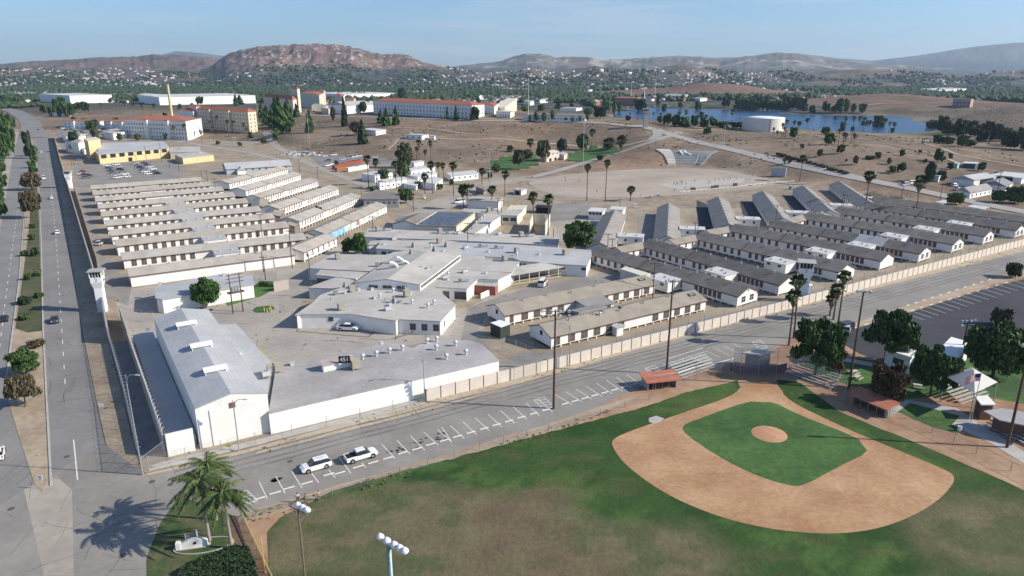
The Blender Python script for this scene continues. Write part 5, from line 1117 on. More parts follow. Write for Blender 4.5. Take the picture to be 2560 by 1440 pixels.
box3('guard_hut', 'small white hut with a dark shaded porch at the left end of the dirt yard', 'hut', (1284,485),(1303,488),(1316,484), 477, 'flat', PALEROOF, WHITE, dark=[('L',.5,3,2.2)])
for i in range(3):
    x = 1265+i*14.5
    flatb('canopy', f'{ordn(i)} slab of the cream canopy from the left behind the flat cross wing', 'canopy', [(x,524),(x+12.5,525),(x+25,513),(x+12.5,512)], 3.6, mat('cream_canopy', (.60,.56,.42), .05, 1, .8), CREAM, group='cream canopy slabs', over=.5)
wallseg('court_wall', 'tall handball court wall on the left of the walled court', 'wall', [(1323,588),(1333,563)], 5, .4, CREAM)
wallseg('court_wall', 'tall handball court wall on the right of the walled court', 'wall', [(1362,590),(1374,564)], 5, .4, CREAM)
wallseg('court_wall', 'tall shaded end wall of the handball court behind the two palms', 'wall', [(1333,563),(1362,564)], 5, .4, CREAM)
box3('modular_unit', 'white and blue modular unit with a low pale roof behind the big round tree', 'modular unit', (1471,548),(1505,550),(1512,541), 531, 'flat', WHITEROOF, WHITE2, [('L',4,1,1.1,.9,'dark',(3,1))])
box3('modular_unit', 'second white modular unit right of the white and blue one', 'modular unit', (1524,538),(1556,540),(1563,533), 526, 'flat', WHITEROOF, WHITE2)
box3('dark_container', 'black open container standing on the grey court between two palms', 'container', (1340,533),(1374,535),(1378,529), 521, 'flat', DARK, DARK)
box3('lawn_house', 'pinkish two-storey house with garage doors on the green lawn', 'house', (1350,403),(1366,405),(1398,400), 385, 'hip', PALEROOF, mat('pinkish_plaster', (.62,.50,.43)), [('R',3,1,1,1.2,'dark',(5.5,1))], rh=1.5, dark=[('R',.3,3,2.6),('R',.7,3,2.6)])
box3('lawn_house', 'low pinkish garage wing joined to the house on the lawn', 'house', (1398,397),(1410,401),(1418,397), 389, 'flat', PALEROOF, mat('pinkish_plaster', (.62,.50,.43)))
# east side
box3('maintenance_shed', 'grey-roofed maintenance shed with open bays on the right edge', 'shed', (2378,462),(2432,468),(2486,458), 450, 'gable', COOLROOF, WHITE, rh=2, dark=[('R',.45,8,4),('R',.75,8,4)])
box3('maintenance_shed', 'white-roofed long shed behind the grey-roofed maintenance shed', 'shed', (2470,448),(2552,460),(2590,450), 446, 'flat', WHITEROOF, WHITE2, dark=[('L',.5,8,4)])
box3('east_house', 'grey-roofed house between the sheds and the roadside trees', 'house', (2456,470),(2512,480),(2530,470), 466, 'gable', mat('grey_shingle', (.24,.24,.25), .1, .4, .9), WHITE, rh=2.2)
box3('east_house', 'white cottage with a low grey-pink roof beside red shrubs', 'house', (2392,488),(2423,497),(2477,486), 482, 'gable', mat('greypink_roof', (.33,.30,.29), .1, .4, .9), WHITE2, [('R',5,1,.9,1.1,'dark',(1.8,1))], rh=2)
box3('kiosk', 'small green and white kiosk under trees above the road', 'kiosk', (2328,452),(2345,456),(2355,450), 441, 'flat', mat('pale_green_roof', (.3,.42,.36), .1, 1, .8), WHITE2)
box3('container', 'dark blue storage container with a pale top on the slope', 'container', (2405,419),(2436,423),(2443,418), 410, 'flat', WHITEROOF, mat('dark_blue_steel', (.05,.08,.13), .15, 1, .6))
box3('container', 'pale teal box container beside the dark blue one', 'container', (2384,420),(2392,422),(2397,419), 410, 'flat', mat('pale_teal', (.35,.50,.45), .05, 1, .7), mat('pale_teal', (.35,.50,.45)))
flatb('awning', 'white awning behind the rearmost dark-roofed barracks, left one', 'awning', [(2338,505),(2366,508),(2366,501),(2358,500)], 4.5, WHITEROOF, WHITE, over=1)
flatb('awning', 'long white awning behind the rearmost dark-roofed barracks', 'awning', [(2419,516),(2455,522),(2474,518),(2432,511)], 4.5, WHITEROOF, WHITE, over=1)
# ball park
flatb('concession_stand', 'white concession stand with a bright white roof between the park trees', 'stand', [(2211,876),(2279,897),(2302,877),(2243,860)], 3.8, WHITE2, WHITE, parapet=.35, wins=[(0,.55,.55,1,2.2,1.2,'dark',2.2)])
flatb('white_hall', 'broad white-roofed hall half hidden by the park trees', 'hall', [(2340,880),(2398,893),(2428,856),(2378,842)], 4.2, WHITE2, WHITE)
flatb('restroom', 'brown brick restroom with a white slab roof beside the flagpole', 'restroom', [(2437,990),(2453,1011),(2490,1011),(2469,988)], 3.4, WHITE2, mat('brown_brick', (.15,.085,.065), .2, 2, .9), over=.3)
flatb('park_shelter', 'grey-roofed brick shelter beyond the flagpole at the right edge', 'shelter', [(2459,1027),(2500,1050),(2620,1075),(2640,1045),(2506,1020)], 3.4, mat('pale_greypink_roof', (.36,.34,.34), .08, .4, .8), mat('brown_brick', (.15,.085,.065)), over=1.2)
box3('announcer_booth', 'small announcer booth with a red panel behind home plate', 'booth', (1860,928),(1893,932),(1922,925), 888, 'flat', WHITEROOF, mat('grey_booth_wall', (.33,.30,.30), .08, 1, .8))
t, _ = wallseg('backstop_wall', 'low maroon wall curving behind home plate', 'wall', [(1826,926),(1845,932),(1900,934),(1940,932),(1965,926)], 1.7, .25, mat('maroon_wall', (.16,.06,.09), .15, 1, .8))
def dugout(a, c, depth, label, top=2.1):
    a, c = P(*a), P(*c); d = c-a; L_ = d.length; t = thing('dugout', label, 'dugout', a, atan2(d.y, d.x), 'dugouts of the ball field')
    b = MB(); b.hexa([(-.6,-.9,top-.1),(L_+.6,-.9,top-.1),(L_+.6,depth+.2,top+.5),(-.6,depth+.2,top+.5),(-.6,-.9,top+.05),(L_+.6,-.9,top+.05),(L_+.6,depth+.2,top+.65),(-.6,depth+.2,top+.65)]); b.obj('roof', [mat('salmon_metal_roof', (.42,.16,.10), .12, .6, .6)], t)
    b = MB(); b.box(0,L_,depth-.2,depth,0,top+.4); b.box(0,.2,0,depth-.2,0,top); b.box(L_-.2,L_,0,depth-.2,0,top); b.obj('wall', [mat('grey_block_wall', (.30,.29,.28), .1, 1, .9)], t)
    for x in np.linspace(.3, L_-.3, 5): b = MB(); b.tube((x,0,0),(x,0,top),.05,.05,6); b.obj('post', [STEEL], t)
    b = MB(); b.box(.4,L_-.4,depth-.9,depth-.4,.4,.5); b.obj('bench', [WEATHWOOD], t); return t
dugout((1618,977),(1692,969), 3.0, 'dugout with a salmon-red roof on the left side of home plate')
dugout((2216,1040),(2118,990), -3.0, 'dugout with a red roof on the right side of home plate') if False else dugout((2126,1008),(2214,1046), 2.8, 'dugout with a red roof under the brown tree right of home plate')
def bleacher(a, c, rows, label, flip=False):
    a, c = P(*a), P(*c); d = c-a; L_ = d.length; t = thing('bleachers', label, 'bleachers', a, atan2(d.y, d.x), 'metal bleachers around the ball field')
    ALU = mat('dull_aluminium', (.52,.51,.48), .08, 2, .5, metal=.3)
    for i in range(rows):
        y = i*.75; z = .45+i*.32; b = MB(); b.box(0, L_, y, y+.28, z, z+.06); b.obj('seat', [ALU], t)
        b = MB(); b.box(0, L_, y-.38, y-.12, z-.32, z-.27); b.obj('footboard', [ALU], t)
    for x in np.linspace(.4, L_-.4, 5):
        b = MB(); b.hexa([(x-.03,-.4,0),(x+.03,-.4,0),(x+.03,rows*.75,0),(x-.03,rows*.75,0),(x-.03,-.4,.08),(x+.03,-.4,.08),(x+.03,rows*.75,.4+rows*.32),(x-.03,rows*.75,.4+rows*.32)]) if False else b.path([(x,-.3,.2),(x,rows*.75,.4+(rows-1)*.32)],[.04,.04],5)
        b.tube((x,rows*.75-.1,0),(x,rows*.75-.1,.4+rows*.32),.04,.04,5); b.tube((x,-.2,0),(x,-.2,.3),.04,.04,5); b.obj('frame', [STEEL], t)
    b = MB(); zt = .45+rows*.32; b.tube((0,rows*.75,zt+.5),(L_,rows*.75,zt+.5),.03,.03,5); b.obj('guard_rail', [STEEL], t); return t
bleacher((1702,946),(1794,915), 6, 'metal bleachers left of home plate beside the salmon-roofed dugout')
bleacher((1960,935),(2080,975), 6, 'shaded metal bleachers right of home plate under the trees')
bleacher((2398,1010),(2470,985), 6, 'metal bleachers under the white shade canopy')
bleacher((2455,1068),(2620,1140), 4, 'low metal bleachers at the right edge below the brick shelter')
# shade canopy
cs = [P(2363,940,5.6), P(2437,982,5.6), P(2494,955,5.6), P(2428,918,5.6)]; ap = P(2446,934,7.4); t = thing('shade_canopy', 'grey-white four-cornered shade canopy on posts above the bleachers', 'canopy', (cs[0].x, cs[0].y, 0))
ce = sum(cs, Vector())/4; ce.z = 7.6; b = MB(); o_ = t.location
for k in range(4):
    a_, c_ = cs[k]-o_, cs[(k+1)%4]-o_; b.add([a_, c_, ce-o_, a_-Vector((0,0,.06)), c_-Vector((0,0,.06)), ce-o_-Vector((0,0,.06))], [(0,1,2),(5,4,3)])
b.obj('fabric', [mat('grey_white_fabric', (.52,.50,.47), .05, .5, .8)], t)
for c_ in cs: b = MB(); b.tube((c_.x-o_.x, c_.y-o_.y, 0),(c_.x-o_.x, c_.y-o_.y, 5.6),.1,.1,8); b.obj('post', [STEEL], t)

# ---------------------------------------------------------------- guard towers
def tower(base, topy, wd, label, num=None, rz=0, face=0, up=0):
    p = T(*base) if up else P(*base); h = hof(p, topy); t = thing('guard_tower', label, 'guard tower', p, rz, 'guard towers of the camp')
    k = wd/2; cb = h-3.0; b = MB(); b.box(-k*.72,k*.72,-k*.72,k*.72,0,cb-2.2); b.hexa([(-k*.72,-k*.72,cb-2.2),(k*.72,-k*.72,cb-2.2),(k*.72,k*.72,cb-2.2),(-k*.72,k*.72,cb-2.2),(-k,-k,cb-.6),(k,-k,cb-.6),(k,k,cb-.6),(-k,k,cb-.6)]); b.box(-k,k,-k,k,cb-.6,cb+.9); b.obj('shaft', [WHITE2], t)
    b = MB(); b.box(-k*.9,k*.9,-k*.9,k*.9,cb+.91,cb+2.45); b.obj('cabin_glass', [GLASS], t)
    b = MB()
    for sx in (-1,1):
        for sy in (-1,1): b.box(sx*k-.1,sx*k+.1,sy*k-.1,sy*k+.1,cb+.9,cb+2.5)
    for f in (-.5,0,.5): b.box(f*k-.04,f*k+.04,-k-.03,-k+.05,cb+.9,cb+2.5); b.box(k-.05,k+.03,f*k-.04,f*k+.04,cb+.9,cb+2.5)
    b.obj('cabin_frame', [WHITE2], t)
    b = MB(); b.box(-k*1.35,k*1.35,-k*1.35,k*1.35,cb+2.5,cb+2.7); b.obj('roof', [mat('grey_tower_roof', (.36,.36,.34), .08, 1, .8)], t)
    b = MB(); b.box(k*.73,k*1.2,-k*.4,k*.4,0,5.0); b.obj('stair_annex', [WHITE2], t) if num == '3' else None
    b = MB(); b.box(k+.01,k+.4,-.5,.2,cb-.3,cb+.2); b.obj('floodlight', [DSTEEL], t)
    if num:
        text_obj(num, 1.5, DSTEEL, t, (0,-k-.03,cb+.15), (radians(90),0,0), .02, 'number')
    return t
tower((258,778), 672, 2.8, 'white guard tower numbered 2 beside the boulevard wall', '2', radians(15))
tower((176,470), 426, 3.0, 'white guard tower numbered 1 further up the boulevard wall', '1', radians(15))
tower((2005,752), 650, 3.6, 'white guard tower numbered 3 rising behind the palm at the beige wall', '3', radians(-20))
t = tower((1613,319), 271, 5.2, 'tall square grey guard tower on the edge of the plateau before the lake', None, 0, 0, 1)
for c_ in t.children:
    if c_.name.startswith('shaft'): c_.data.materials[0] = mat('grey_concrete_tower', (.42,.39,.36), .06, .3, .9)
# water tank
p = T(1915,328); rt = 47*(p.y/FPX)*1.0/CP*1.0; ht_ = hof(p+Vector((0,-rt,0)), 297); t = thing('water_tank', 'big round cream-white water tank on the hill before the lake', 'water tank', p+Vector((0,rt*.5,-1)))
TANKM = mat('cream_tank_paint', (.68,.64,.58), .04, .1, .6); b = MB(); b.lathe([(rt,0),(rt,12.5)], 48); b.obj('shell', [TANKM], t, smooth=True)
b = MB(); b.lathe([(rt+.15,12.4),(rt+.15,12.7),(rt*.5,13.6),(0,13.9)], 48); b.obj('roof', [WHITE2], t, smooth=True)
b = MB(); b.box(-.3,.3,-rt-.5,-rt,0,12.5); b.obj('ladder', [DSTEEL], t)
# amphitheatre stand: three banks of steps with a pale letter R
def bank(lb, rb, lt, rt_, rows, m, name):
    A0, A1, B0, B1 = T(*lb), T(*rb), T(*lt), T(*rt_)
    B0.z = max(B0.z, A0.z + 5.5); B1.z = B0.z; b = MB(); o = A0
    for k in range(rows):
        f0, f1 = k/rows, (k+1)/rows; a_ = A0.lerp(B0, f0); c_ = A1.lerp(B1, f0); d_ = A1.lerp(B1, f1); e_ = A0.lerp(B0, f1); zt = max([A0.z + (B0.z-A0.z)*f1] + [ht(v.x, v.y) for v in (a_,c_,d_,e_)]) + .35
        b.hexa([(v.x-st.x, v.y-st.y, -1.0) for v in (a_,c_,d_,e_)] + [(v.x-st.x, v.y-st.y, zt-st.z) for v in (a_,c_,d_,e_)], 0)
    return b.obj(name, [m], tt)
st = T(1720,411); tt = thing('grandstand', 'concrete grandstand steps in three banks with a big pale letter R above the dirt yard', 'grandstand', st)
G1 = mat('bleached_concrete_steps', (.60,.57,.50), .08, .3, .9); G2 = mat('grey_painted_steps', (.30,.31,.30), .1, .2, .9); G3 = mat('slate_painted_steps', (.24,.26,.28), .15, .2, .9)
bank((1670,411),(1690,411),(1638,375),(1674,374), 12, G1, 'step_bank')
bank((1692,411),(1738,412),(1679,378),(1758,380), 12, G2, 'step_bank')
bank((1741,412),(1752,413),(1760,380),(1796,378), 12, G3, 'step_bank')
pc = T(1715,395); q0 = T(1700,406); q1 = T(1722,380)
sl_ = atan2(6.2, 34)
k = text_obj('R', 13, mat('pale_blue_lettering', (.52,.56,.58), .05, 1, .8), tt, (pc.x-st.x, pc.y-st.y+6, ht(pc.x, pc.y+6)-st.z+.9), (radians(13), 0, radians(2)), .7, 'letter')
# octagonal handball wall beyond the yard
t, _ = wallseg('practice_wall', 'leaning pale concrete practice wall at the right end of the dirt yard', 'wall', [(1928,440),(1964,442)], 5.5, .6, mat('pale_grey_wall', (.46,.46,.44), .06, .4, .9), z=1)
# shipping containers and lot clutter
CR = []
for i, (x, y, s) in enumerate(((834,418,0),(846,414,0),(858,410,0),(872,407,1),(884,405,2),(840,424,2),(868,424,3),(890,420,3))):
    m = [REDMETAL, REDMETAL, mat('rust_orange_steel', (.35,.16,.08), .15, 1, .7), WHITE][s]; p = P(x, y+6); t = thing('shipping_container', '', 'container', p, radians(62), 'shipping containers beside the vehicle yard')
    b = MB(); b.box(0,12,-1.2,1.2,.1,2.7)
    for k in range(30): b.box(.2+k*.4,.35+k*.4,-1.26,1.26,.25,2.6)
    b.obj('body', [m], t); b = MB(); b.box(-.05,0,-1.15,1.15,.15,2.6); b.obj('doors', [m], t); CR.append(t)
ordered(CR, '{} shipping container from the left in the red and white group by the vehicle yard')
sp_ = P(765,385); b = MB(); R_ = random.Random(5)
for _ in range(260):
    x, y = R_.gauss(0,9), R_.gauss(0,7); s = R_.uniform(.3,1.3); z = max(0, 1.2-hypot(x/9,y/7))*R_.random()*2.2
    v = [(x+a_*s*R_.uniform(.5,1), y+c_*s*R_.uniform(.5,1), z+e_*s*R_.uniform(.4,1)) for e_ in (0,1) for a_, c_ in ((-1,-1),(1,-1),(1,1),(-1,1))]; b.hexa(v, R_.randrange(3))
o = b.obj('scrap_heap', [WHITE, CONC, DSTEEL], loc=sp_); tag(o, 'heap of pale rubble and scrap at the edge of the vehicle yard', 'scrap heap'); o['kind'] = 'stuff'
# ================================================================ TREES AND PALMS
LEAF = {}
for k_, cs_ in {'green': ((.038,.074,.022),(.064,.112,.032),(.10,.155,.046)), 'bright': ((.040,.085,.020),(.060,.120,.028),(.085,.155,.040)), 'dark': ((.022,.042,.020),(.034,.058,.025),(.052,.080,.035)),
        'brown': ((.080,.062,.038),(.12,.090,.055),(.12,.12,.06)), 'olive': ((.055,.065,.032),(.08,.09,.045),(.11,.12,.06)), 'pine': ((.020,.038,.020),(.030,.052,.026),(.045,.070,.034)), 'rust': ((.07,.045,.025),(.10,.065,.03),(.05,.06,.025))}.items():
    LEAF[k_] = [mat(f'{k_}_leaves_{i}', c_, .25, 1.2, .8, spec=.25) for i, c_ in zip(('deep','mid','light'), cs_)]
BARK = mat('grey_brown_bark', (.12,.09,.065), .25, 3, .95); BARK2 = mat('pale_bark', (.30,.26,.21), .2, 3, .9)
def cards(name, pts, nrm, size, mats, asp=1.0, rng=NP, w_=(.45,.35,.2)):
    n = len(pts); a = rng.normal(size=(n,3)); a -= (a*nrm).sum(1)[:,None]*nrm; a /= np.linalg.norm(a, axis=1)[:,None]+1e-9; b_ = np.cross(nrm, a)
    s = size * rng.uniform(.6,1.3,(n,1)); a = a*s; b_ = b_*s*asp
    co = np.stack([pts-a-b_*.6, pts+a*.7-b_, pts+a+b_*.6, pts-a*.7+b_], 1).reshape(-1,3)
    me = bpy.data.meshes.new(name); me.vertices.add(4*n); me.vertices.foreach_set('co', co.ravel()); me.loops.add(4*n); me.loops.foreach_set('vertex_index', np.arange(4*n))
    me.polygons.add(n); me.polygons.foreach_set('loop_start', np.arange(0,4*n,4)); me.polygons.foreach_set('loop_total', np.full(n,4)); me.update(calc_edges=True)
    for m in mats: me.materials.append(m)
    me.polygons.foreach_set('material_index', rng.choice(len(mats), n, p=w_)); return me
_tm = {}
def crown(kind, col_, n, seed, ar=1.0):
    ar = max(.3, min(1.4, round(ar*4)/4)); key = (kind, col_, n, seed, ar)
    if key in _tm: return _tm[key]
    r = np.random.default_rng(seed*97+n); P_, N_ = [], []
    if kind in ('broad','round','acacia','shrub'):
        L_ = {True: 60, False: 26}[n > 2000]; lob = []
        for i in range(L_):
            th = r.uniform(0, 2*pi); q = sqrt(r.uniform(0,1)) * (.62 if kind != 'acacia' else .72)
            z = {'broad': r.uniform(.38,.82), 'round': r.uniform(.22,.82), 'acacia': r.uniform(.45,.85)-q*.25, 'shrub': r.uniform(.2,.7)}[kind]
            if kind == 'broad': z -= q*.22
            lob.append((q*cos(th), q*sin(th), z, r.uniform(.12,.27) if kind != 'acacia' else r.uniform(.09,.21)))
        for x, y, z, s in lob:
            m_ = max(8, int(n/L_)); d = r.normal(size=(m_,3)); d /= np.linalg.norm(d, axis=1)[:,None]; rad = s * r.uniform(.35,1.25,(m_,1))
            P_.append(np.array([[x,y,z]]) + d*rad*np.array([[1,1,.75*ar]])); N_.append(d + r.normal(size=(m_,3))*.9)
    elif kind == 'pine':
        z = r.uniform(.10,1,n); q = (1-z)**.8*.95+.03; tier = np.abs(((z*9)%1)-.2); th = r.uniform(0,2*pi,n); q = q*r.uniform(.35,1,n)**.6*(1-tier*.45)*(.8+.35*np.sin(th*3+z*20))
        P_.append(np.stack([q*np.cos(th), q*np.sin(th), z - q*.05],1)); N_.append(np.stack([np.cos(th)*.6, np.sin(th)*.6, np.full(n,.8)],1)+r.normal(size=(n,3))*.5)
    elif kind == 'oval':
        d = r.normal(size=(n,3)); d /= np.linalg.norm(d,axis=1)[:,None]; rad = r.uniform(.6,1,(n,1))*(1+.18*np.sin(d[:,:1]*7+d[:,1:2]*5)*np.cos(d[:,2:]*8))
        P_.append(d*rad*np.array([[.9,.9,.43]])+np.array([[0,0,.56]])); N_.append(d+r.normal(size=(n,3))*.5)
    pts_, nn = np.concatenate(P_), np.concatenate(N_); nn /= np.linalg.norm(nn,axis=1)[:,None]
    pts_[:,2] = np.clip(pts_[:,2], .04, 1.02)
    _tm[key] = cards('crown', pts_, nn, {True: .036, False: .066}[n > 2700] if n > 900 else .13, LEAF[col_], rng=r); return _tm[key]
def trunk_mesh(kind, seed):
    key = ('t', kind, seed)
    if key in _tm: return _tm[key]
    r = random.Random(seed); b = MB()
    if kind in ('pine','oval'): b.path([(0,0,-.05),(0,0,.5),(0,0,.92)], [.035,.022,.006], 6)
    else:
        f = .30 if kind != 'shrub' else .1; top = (r.uniform(-.05,.05), r.uniform(-.05,.05), f); b.path([(0,0,-.05), top], [.050,.036], 7)
        for i in range(5):
            th = i*2*pi/5 + r.uniform(-.4,.4); q = r.uniform(.3,.5); mid = (top[0]+cos(th)*q*.5, top[1]+sin(th)*q*.5, f+.18); b.path([top, mid, (top[0]+cos(th)*q, top[1]+sin(th)*q, f+r.uniform(.32,.45))], [.026,.018,.008], 5)
    _tm[key] = b.mesh('trunk', [BARK]); return _tm[key]
def tree(bx, by, topy, wpx, kind, col_, label, group=None, cat='tree', lod=None, flat=False, seed=None):
    p = P(bx, by) if flat else T(bx, by); h = max(1.0, hof(p, topy)); d = p.y*CP-(p.z-CH)*SP; r_ = wpx*d/FPX/2
    seed = int(bx*7+by) % 3 if seed is None else seed
    n = lod or (13000 if wpx > 75 else 2600 if wpx > 34 else 800 if wpx > 14 else 300)
    t = thing('pine_tree' if kind == 'pine' else 'bush' if kind == 'shrub' else 'tree', label, cat, p, RNG.uniform(0,6.28), group)
    hz = h if kind != 'shrub' else h
    link('crown', crown(kind, col_, n, seed, r_/h), t, (0,0,0), 0, (r_, r_, hz)); link('trunk', trunk_mesh(kind, seed), t, (0,0,0), 0, (max(r_*.9, h*.25), max(r_*.9, h*.25), hz)); return t
# trees one can name by what they stand beside
NAMED = [(517,768,682,88,'broad','bright','big bright green tree shading the garage with roller doors',1),(1448,634,548,100,'round','green','very large round dark green tree at the left end of the right block',1),
 (900,636,573,52,'broad','bright','bright green courtyard tree of the clinic',1),(872,634,590,42,'round','green','smaller rounder tree left of the clinic courtyard tree',1),(1016,508,466,42,'broad','green','bushy lane tree at the corner of the dark grey-roofed building',1),
 (1455,375,335,34,'oval','green','neat round dark tree on the green lawn by the pinkish house',0),(1405,380,347,28,'oval','dark','dark oval tree left of the neat round lawn tree',0),(1357,404,338,44,'broad','olive','spreading grey-green tree over the pinkish lawn house',0),(1297,424,362,38,'broad','olive','airy tree at the left end of the lower lawn',0),
 (1012,420,356,46,'oval','olive','tall brownish-green tree behind the white offices',0),(1008,446,402,34,'oval','green','dark egg-shaped tree between the white offices',0),(960,452,421,36,'round','green','round light green tree before the white offices',0),
 (907,360,304,34,'pine','dark','dark conifer on the slope nearest the vehicle yard',0),(892,338,296,44,'broad','brown','brown bare-looking tree next to the dark slope conifer',0),(862,316,248,24,'pine','pine','tallest pine standing at the rim beside the white halls',0),(833,303,268,14,'oval','dark','small dark tree left of the tallest rim pine',0),
 (77,396,322,28,'round','dark','round dark tree at the narrow top of the median',0),(83,390,356,28,'shrub','green','low green tree in the upper median below the round dark one',0),(80,475,424,56,'broad','brown','purple-brown tree in the median, the upper of two',0),(84,545,458,60,'broad','brown','purple-brown tree in the median, the lower of two',0),
 (64,935,862,88,'broad','green','dark green tree on the bare end of the median',1),(64,1018,915,92,'broad','brown','brown-leaved tree with a leaning pale trunk on the bare median end',1),
 (2036,940,768,146,'acacia','green','feathery green park tree behind the tall wooden light pole',1),(2214,902,752,152,'acacia','green','feathery green park tree left of the white concession stand',1),(2326,990,842,134,'acacia','green','feathery green park tree in front of the concession stand',1),(2482,945,782,190,'broad','green','largest park tree at the right edge beside the shade canopy',1),
 (2216,1012,903,112,'round','rust','russet-leaved tree behind the red-roofed right dugout',1),(2082,945,850,62,'round','brown','thin brown tree between the bleachers and the concession stand',1),(2500,815,765,60,'round','brown','faded brownish tree behind the largest park tree',1),
 (2530,694,657,48,'round','dark','dark round bush at the top edge of the dark car park',1),(2388,511,480,52,'round','green','dark dome-shaped tree before the white cottage',0),(2536,508,463,62,'round','green','green roadside tree at the right edge by the sheds',0),(2495,506,474,44,'round','green','smaller roadside tree left of the right-edge one',0),
 (2322,456,406,26,'oval','dark','tall dark tree beside the green and white kiosk',0),(2304,452,436,36,'shrub','dark','low dark bush left of the kiosk',0),(2352,452,424,30,'round','olive','pale green tree behind the kiosk',0),(192,380,323,34,'round','dark','round dark tree between the white gabled houses',0),(230,325,297,36,'round','green','green tree in the street car park before the red-roofed building',0),(240,350,318,20,'oval','olive','thin pale tree in the street car park',0)]
for bx, by, ty, wp, kd, cl, lab, fl in NAMED: tree(bx, by, ty, wp, kd, cl, lab, flat=bool(fl))
def many(lst, kind, fmt, group, **k):
    o = [tree(*q[:4], q[4] if len(q) > 4 else kind, q[5] if len(q) > 5 else 'green', '', group, **k) for q in lst]; ordered(o, fmt); return o
many([(775,332,278,30),(702,334,244,58),(722,318,250,46),(684,318,262,40),(668,312,268,34),(690,302,246,30),(966,316,274,30),(990,312,270,26),(952,308,278,26),(1187,300,264,32,'round','dark'),(908,282,254,20,'oval','dark'),(1140,300,266,16),(1118,298,268,14),(1005,286,262,16),(655,300,262,26),(742,292,262,24),(600,262,240,30),(590,264,238,20),(1006,254,220,24,'oval','dark')],
     'pine', '{} dark conifer from the left along the slope and rim of the plateau', 'conifers of the plateau rim')
many([(1345-20,306,288,8),(1360,306,281,14),(1381,304,275,12),(1415,304,291,12),(1431,306,292,8),(1450,305,290,8),(1468,303,284,10),(1340,304,277,12),(1352,280,258,24,'round'),(1500,296,264,42,'round','dark'),(1470,290,270,22),(1535,288,252,12,'oval'),(1548,286,255,12,'oval'),(1515,278,248,24),(1312,280,262,22,'oval'),(1395,272,250,20,'round'),(1430,268,255,14,'round'),(1602,280,245,34,'round','dark'),(1645,270,235,12,'oval'),(1590,266,246,14,'oval'),(1660,282,258,16,'round'),(1700,270,252,14,'round'),(1745,278,250,20,'round'),(1815,268,240,26,'round','dark'),(1845,262,232,16,'round'),(1905,258,240,10,'round')],
     'oval', '{} small tree from the left in the campus strip before the lake', 'trees of the campus strip')
many([(1850+i*13+RNG.uniform(-4,4), 278+RNG.uniform(-3,3), 242+RNG.uniform(-3,9), RNG.uniform(22,34)) for i in range(13)] + [(2065,281,252,26),(2085,282,262,22),(2098,283,246,22,'oval'),(2113,282,248,18,'oval'),(2132,283,258,14,'oval'),(2155,284,258,24),(2030,282,262,22),(2010,280,258,20)],
     'round', '{} dark tree from the left along the far shore of the lake', 'trees on the far shore', ) 
many([(2335+i*9.5+RNG.uniform(-4,4), 330+i*2.0+RNG.uniform(-22,6), 288+i*1.7+RNG.uniform(-14,12), RNG.uniform(26,46), 'round', RNG.choice(('dark','dark','olive'))) for i in range(26)] + [(2345,358,332,32,'shrub','green'),(2368,360,335,34,'shrub','green'),(2405,368,336,38,'round','green'),(2425,366,345,30,'shrub','dark')],
     'round', '{} tree from the left in the dark grove at the right shore of the lake', 'grove at the right shore')
many([(1668,312,282,30),(1690,316,284,32),(1712,318,290,30),(1735,318,286,26),(1760,322,292,30),(1785,318,296,30),(1808,320,298,34,'shrub'),(1835,320,300,30,'shrub'),(1856,318,302,26,'shrub'),(1768,335,314,26,'shrub','green'),(1570,302,288,18,'round','brown'),(1650,308,290,16,'oval'),(2105,330,302,16),(2230,334,316,12,'shrub'),(2160,322,300,26),(2195,326,285,36)],
     'round', '{} dark tree from the left on the near shore of the lake', 'trees on the near shore')
many([(1983,346,316,24),(2063,336,316,26),(2072,362,330,30),(2195,397,380,22),(2255,390,372,16),(2230,434,414,22),(2252,430,405,28),(2345,406,370,28),(2375,398,382,14),(2300,382,374,12),(2222,412,394,12,'oval'),(2313,408,396,14),(2358,400,390,14),(2138,412,388,14,'oval','olive'),(2115,405,396,8),(2048,392,372,18,'round','olive'),(2100,384,360,26,'round','olive'),(2005,372,358,14),(2375,424,406,20,'round','dark'),(2452,428,404,24),(2490,438,428,16,'shrub'),(2175,398,388,30,'shrub','olive')],
     'round', '{} scattered tree from the left on the brown hill right of the tank', 'trees scattered on the brown hill')
many([(4,345,282,30),(22,330,276,26),(18,352,298,30),(30,366,305,28),(8,378,318,38),(28,388,330,26),(12,402,345,36),(2,440,392,36),(6,475,425,34),(-4,520,450,44),(8,545,492,30),(-10,600,520,40),(5,318,270,30),(35,322,286,16)],
     'broad', '{} leafy tree from the left along the far side of the boulevard', 'trees beyond the boulevard', flat=True)
many([(80,420,398,24),(86,405,386,20),(84,432,412,26),(80,600,582,20),(90,640,612,24,'shrub','dark'),(70,700,680,20),(62,760,738,44,'shrub','dark'),(95,690,674,26),(84,570,556,24),(62,640,622,22),(98,745,726,28),(60,800,784,30),(92,868,846,52,'shrub','brown'),(75,520,498,30,'shrub','dark')],
     'shrub', '{} low shrub from the left in the median of the boulevard', 'shrubs of the median', flat=True, cat='shrub')
many([(110+i*7,292+RNG.uniform(-12,6),262+RNG.uniform(-14,8),RNG.uniform(14,28)) for i in range(12)] + [(155,262,240,24),(140,276,245,22),(215,280,252,26),(195,276,254,22),(10,262,236,30),(30,258,240,26),(55,262,244,24),(500,262,240,24),(415,300,280,14),(380,302,286,16),(450,275,258,14)],
     'round', '{} round tree from the left around the far bend of the boulevard', 'trees around the far bend')
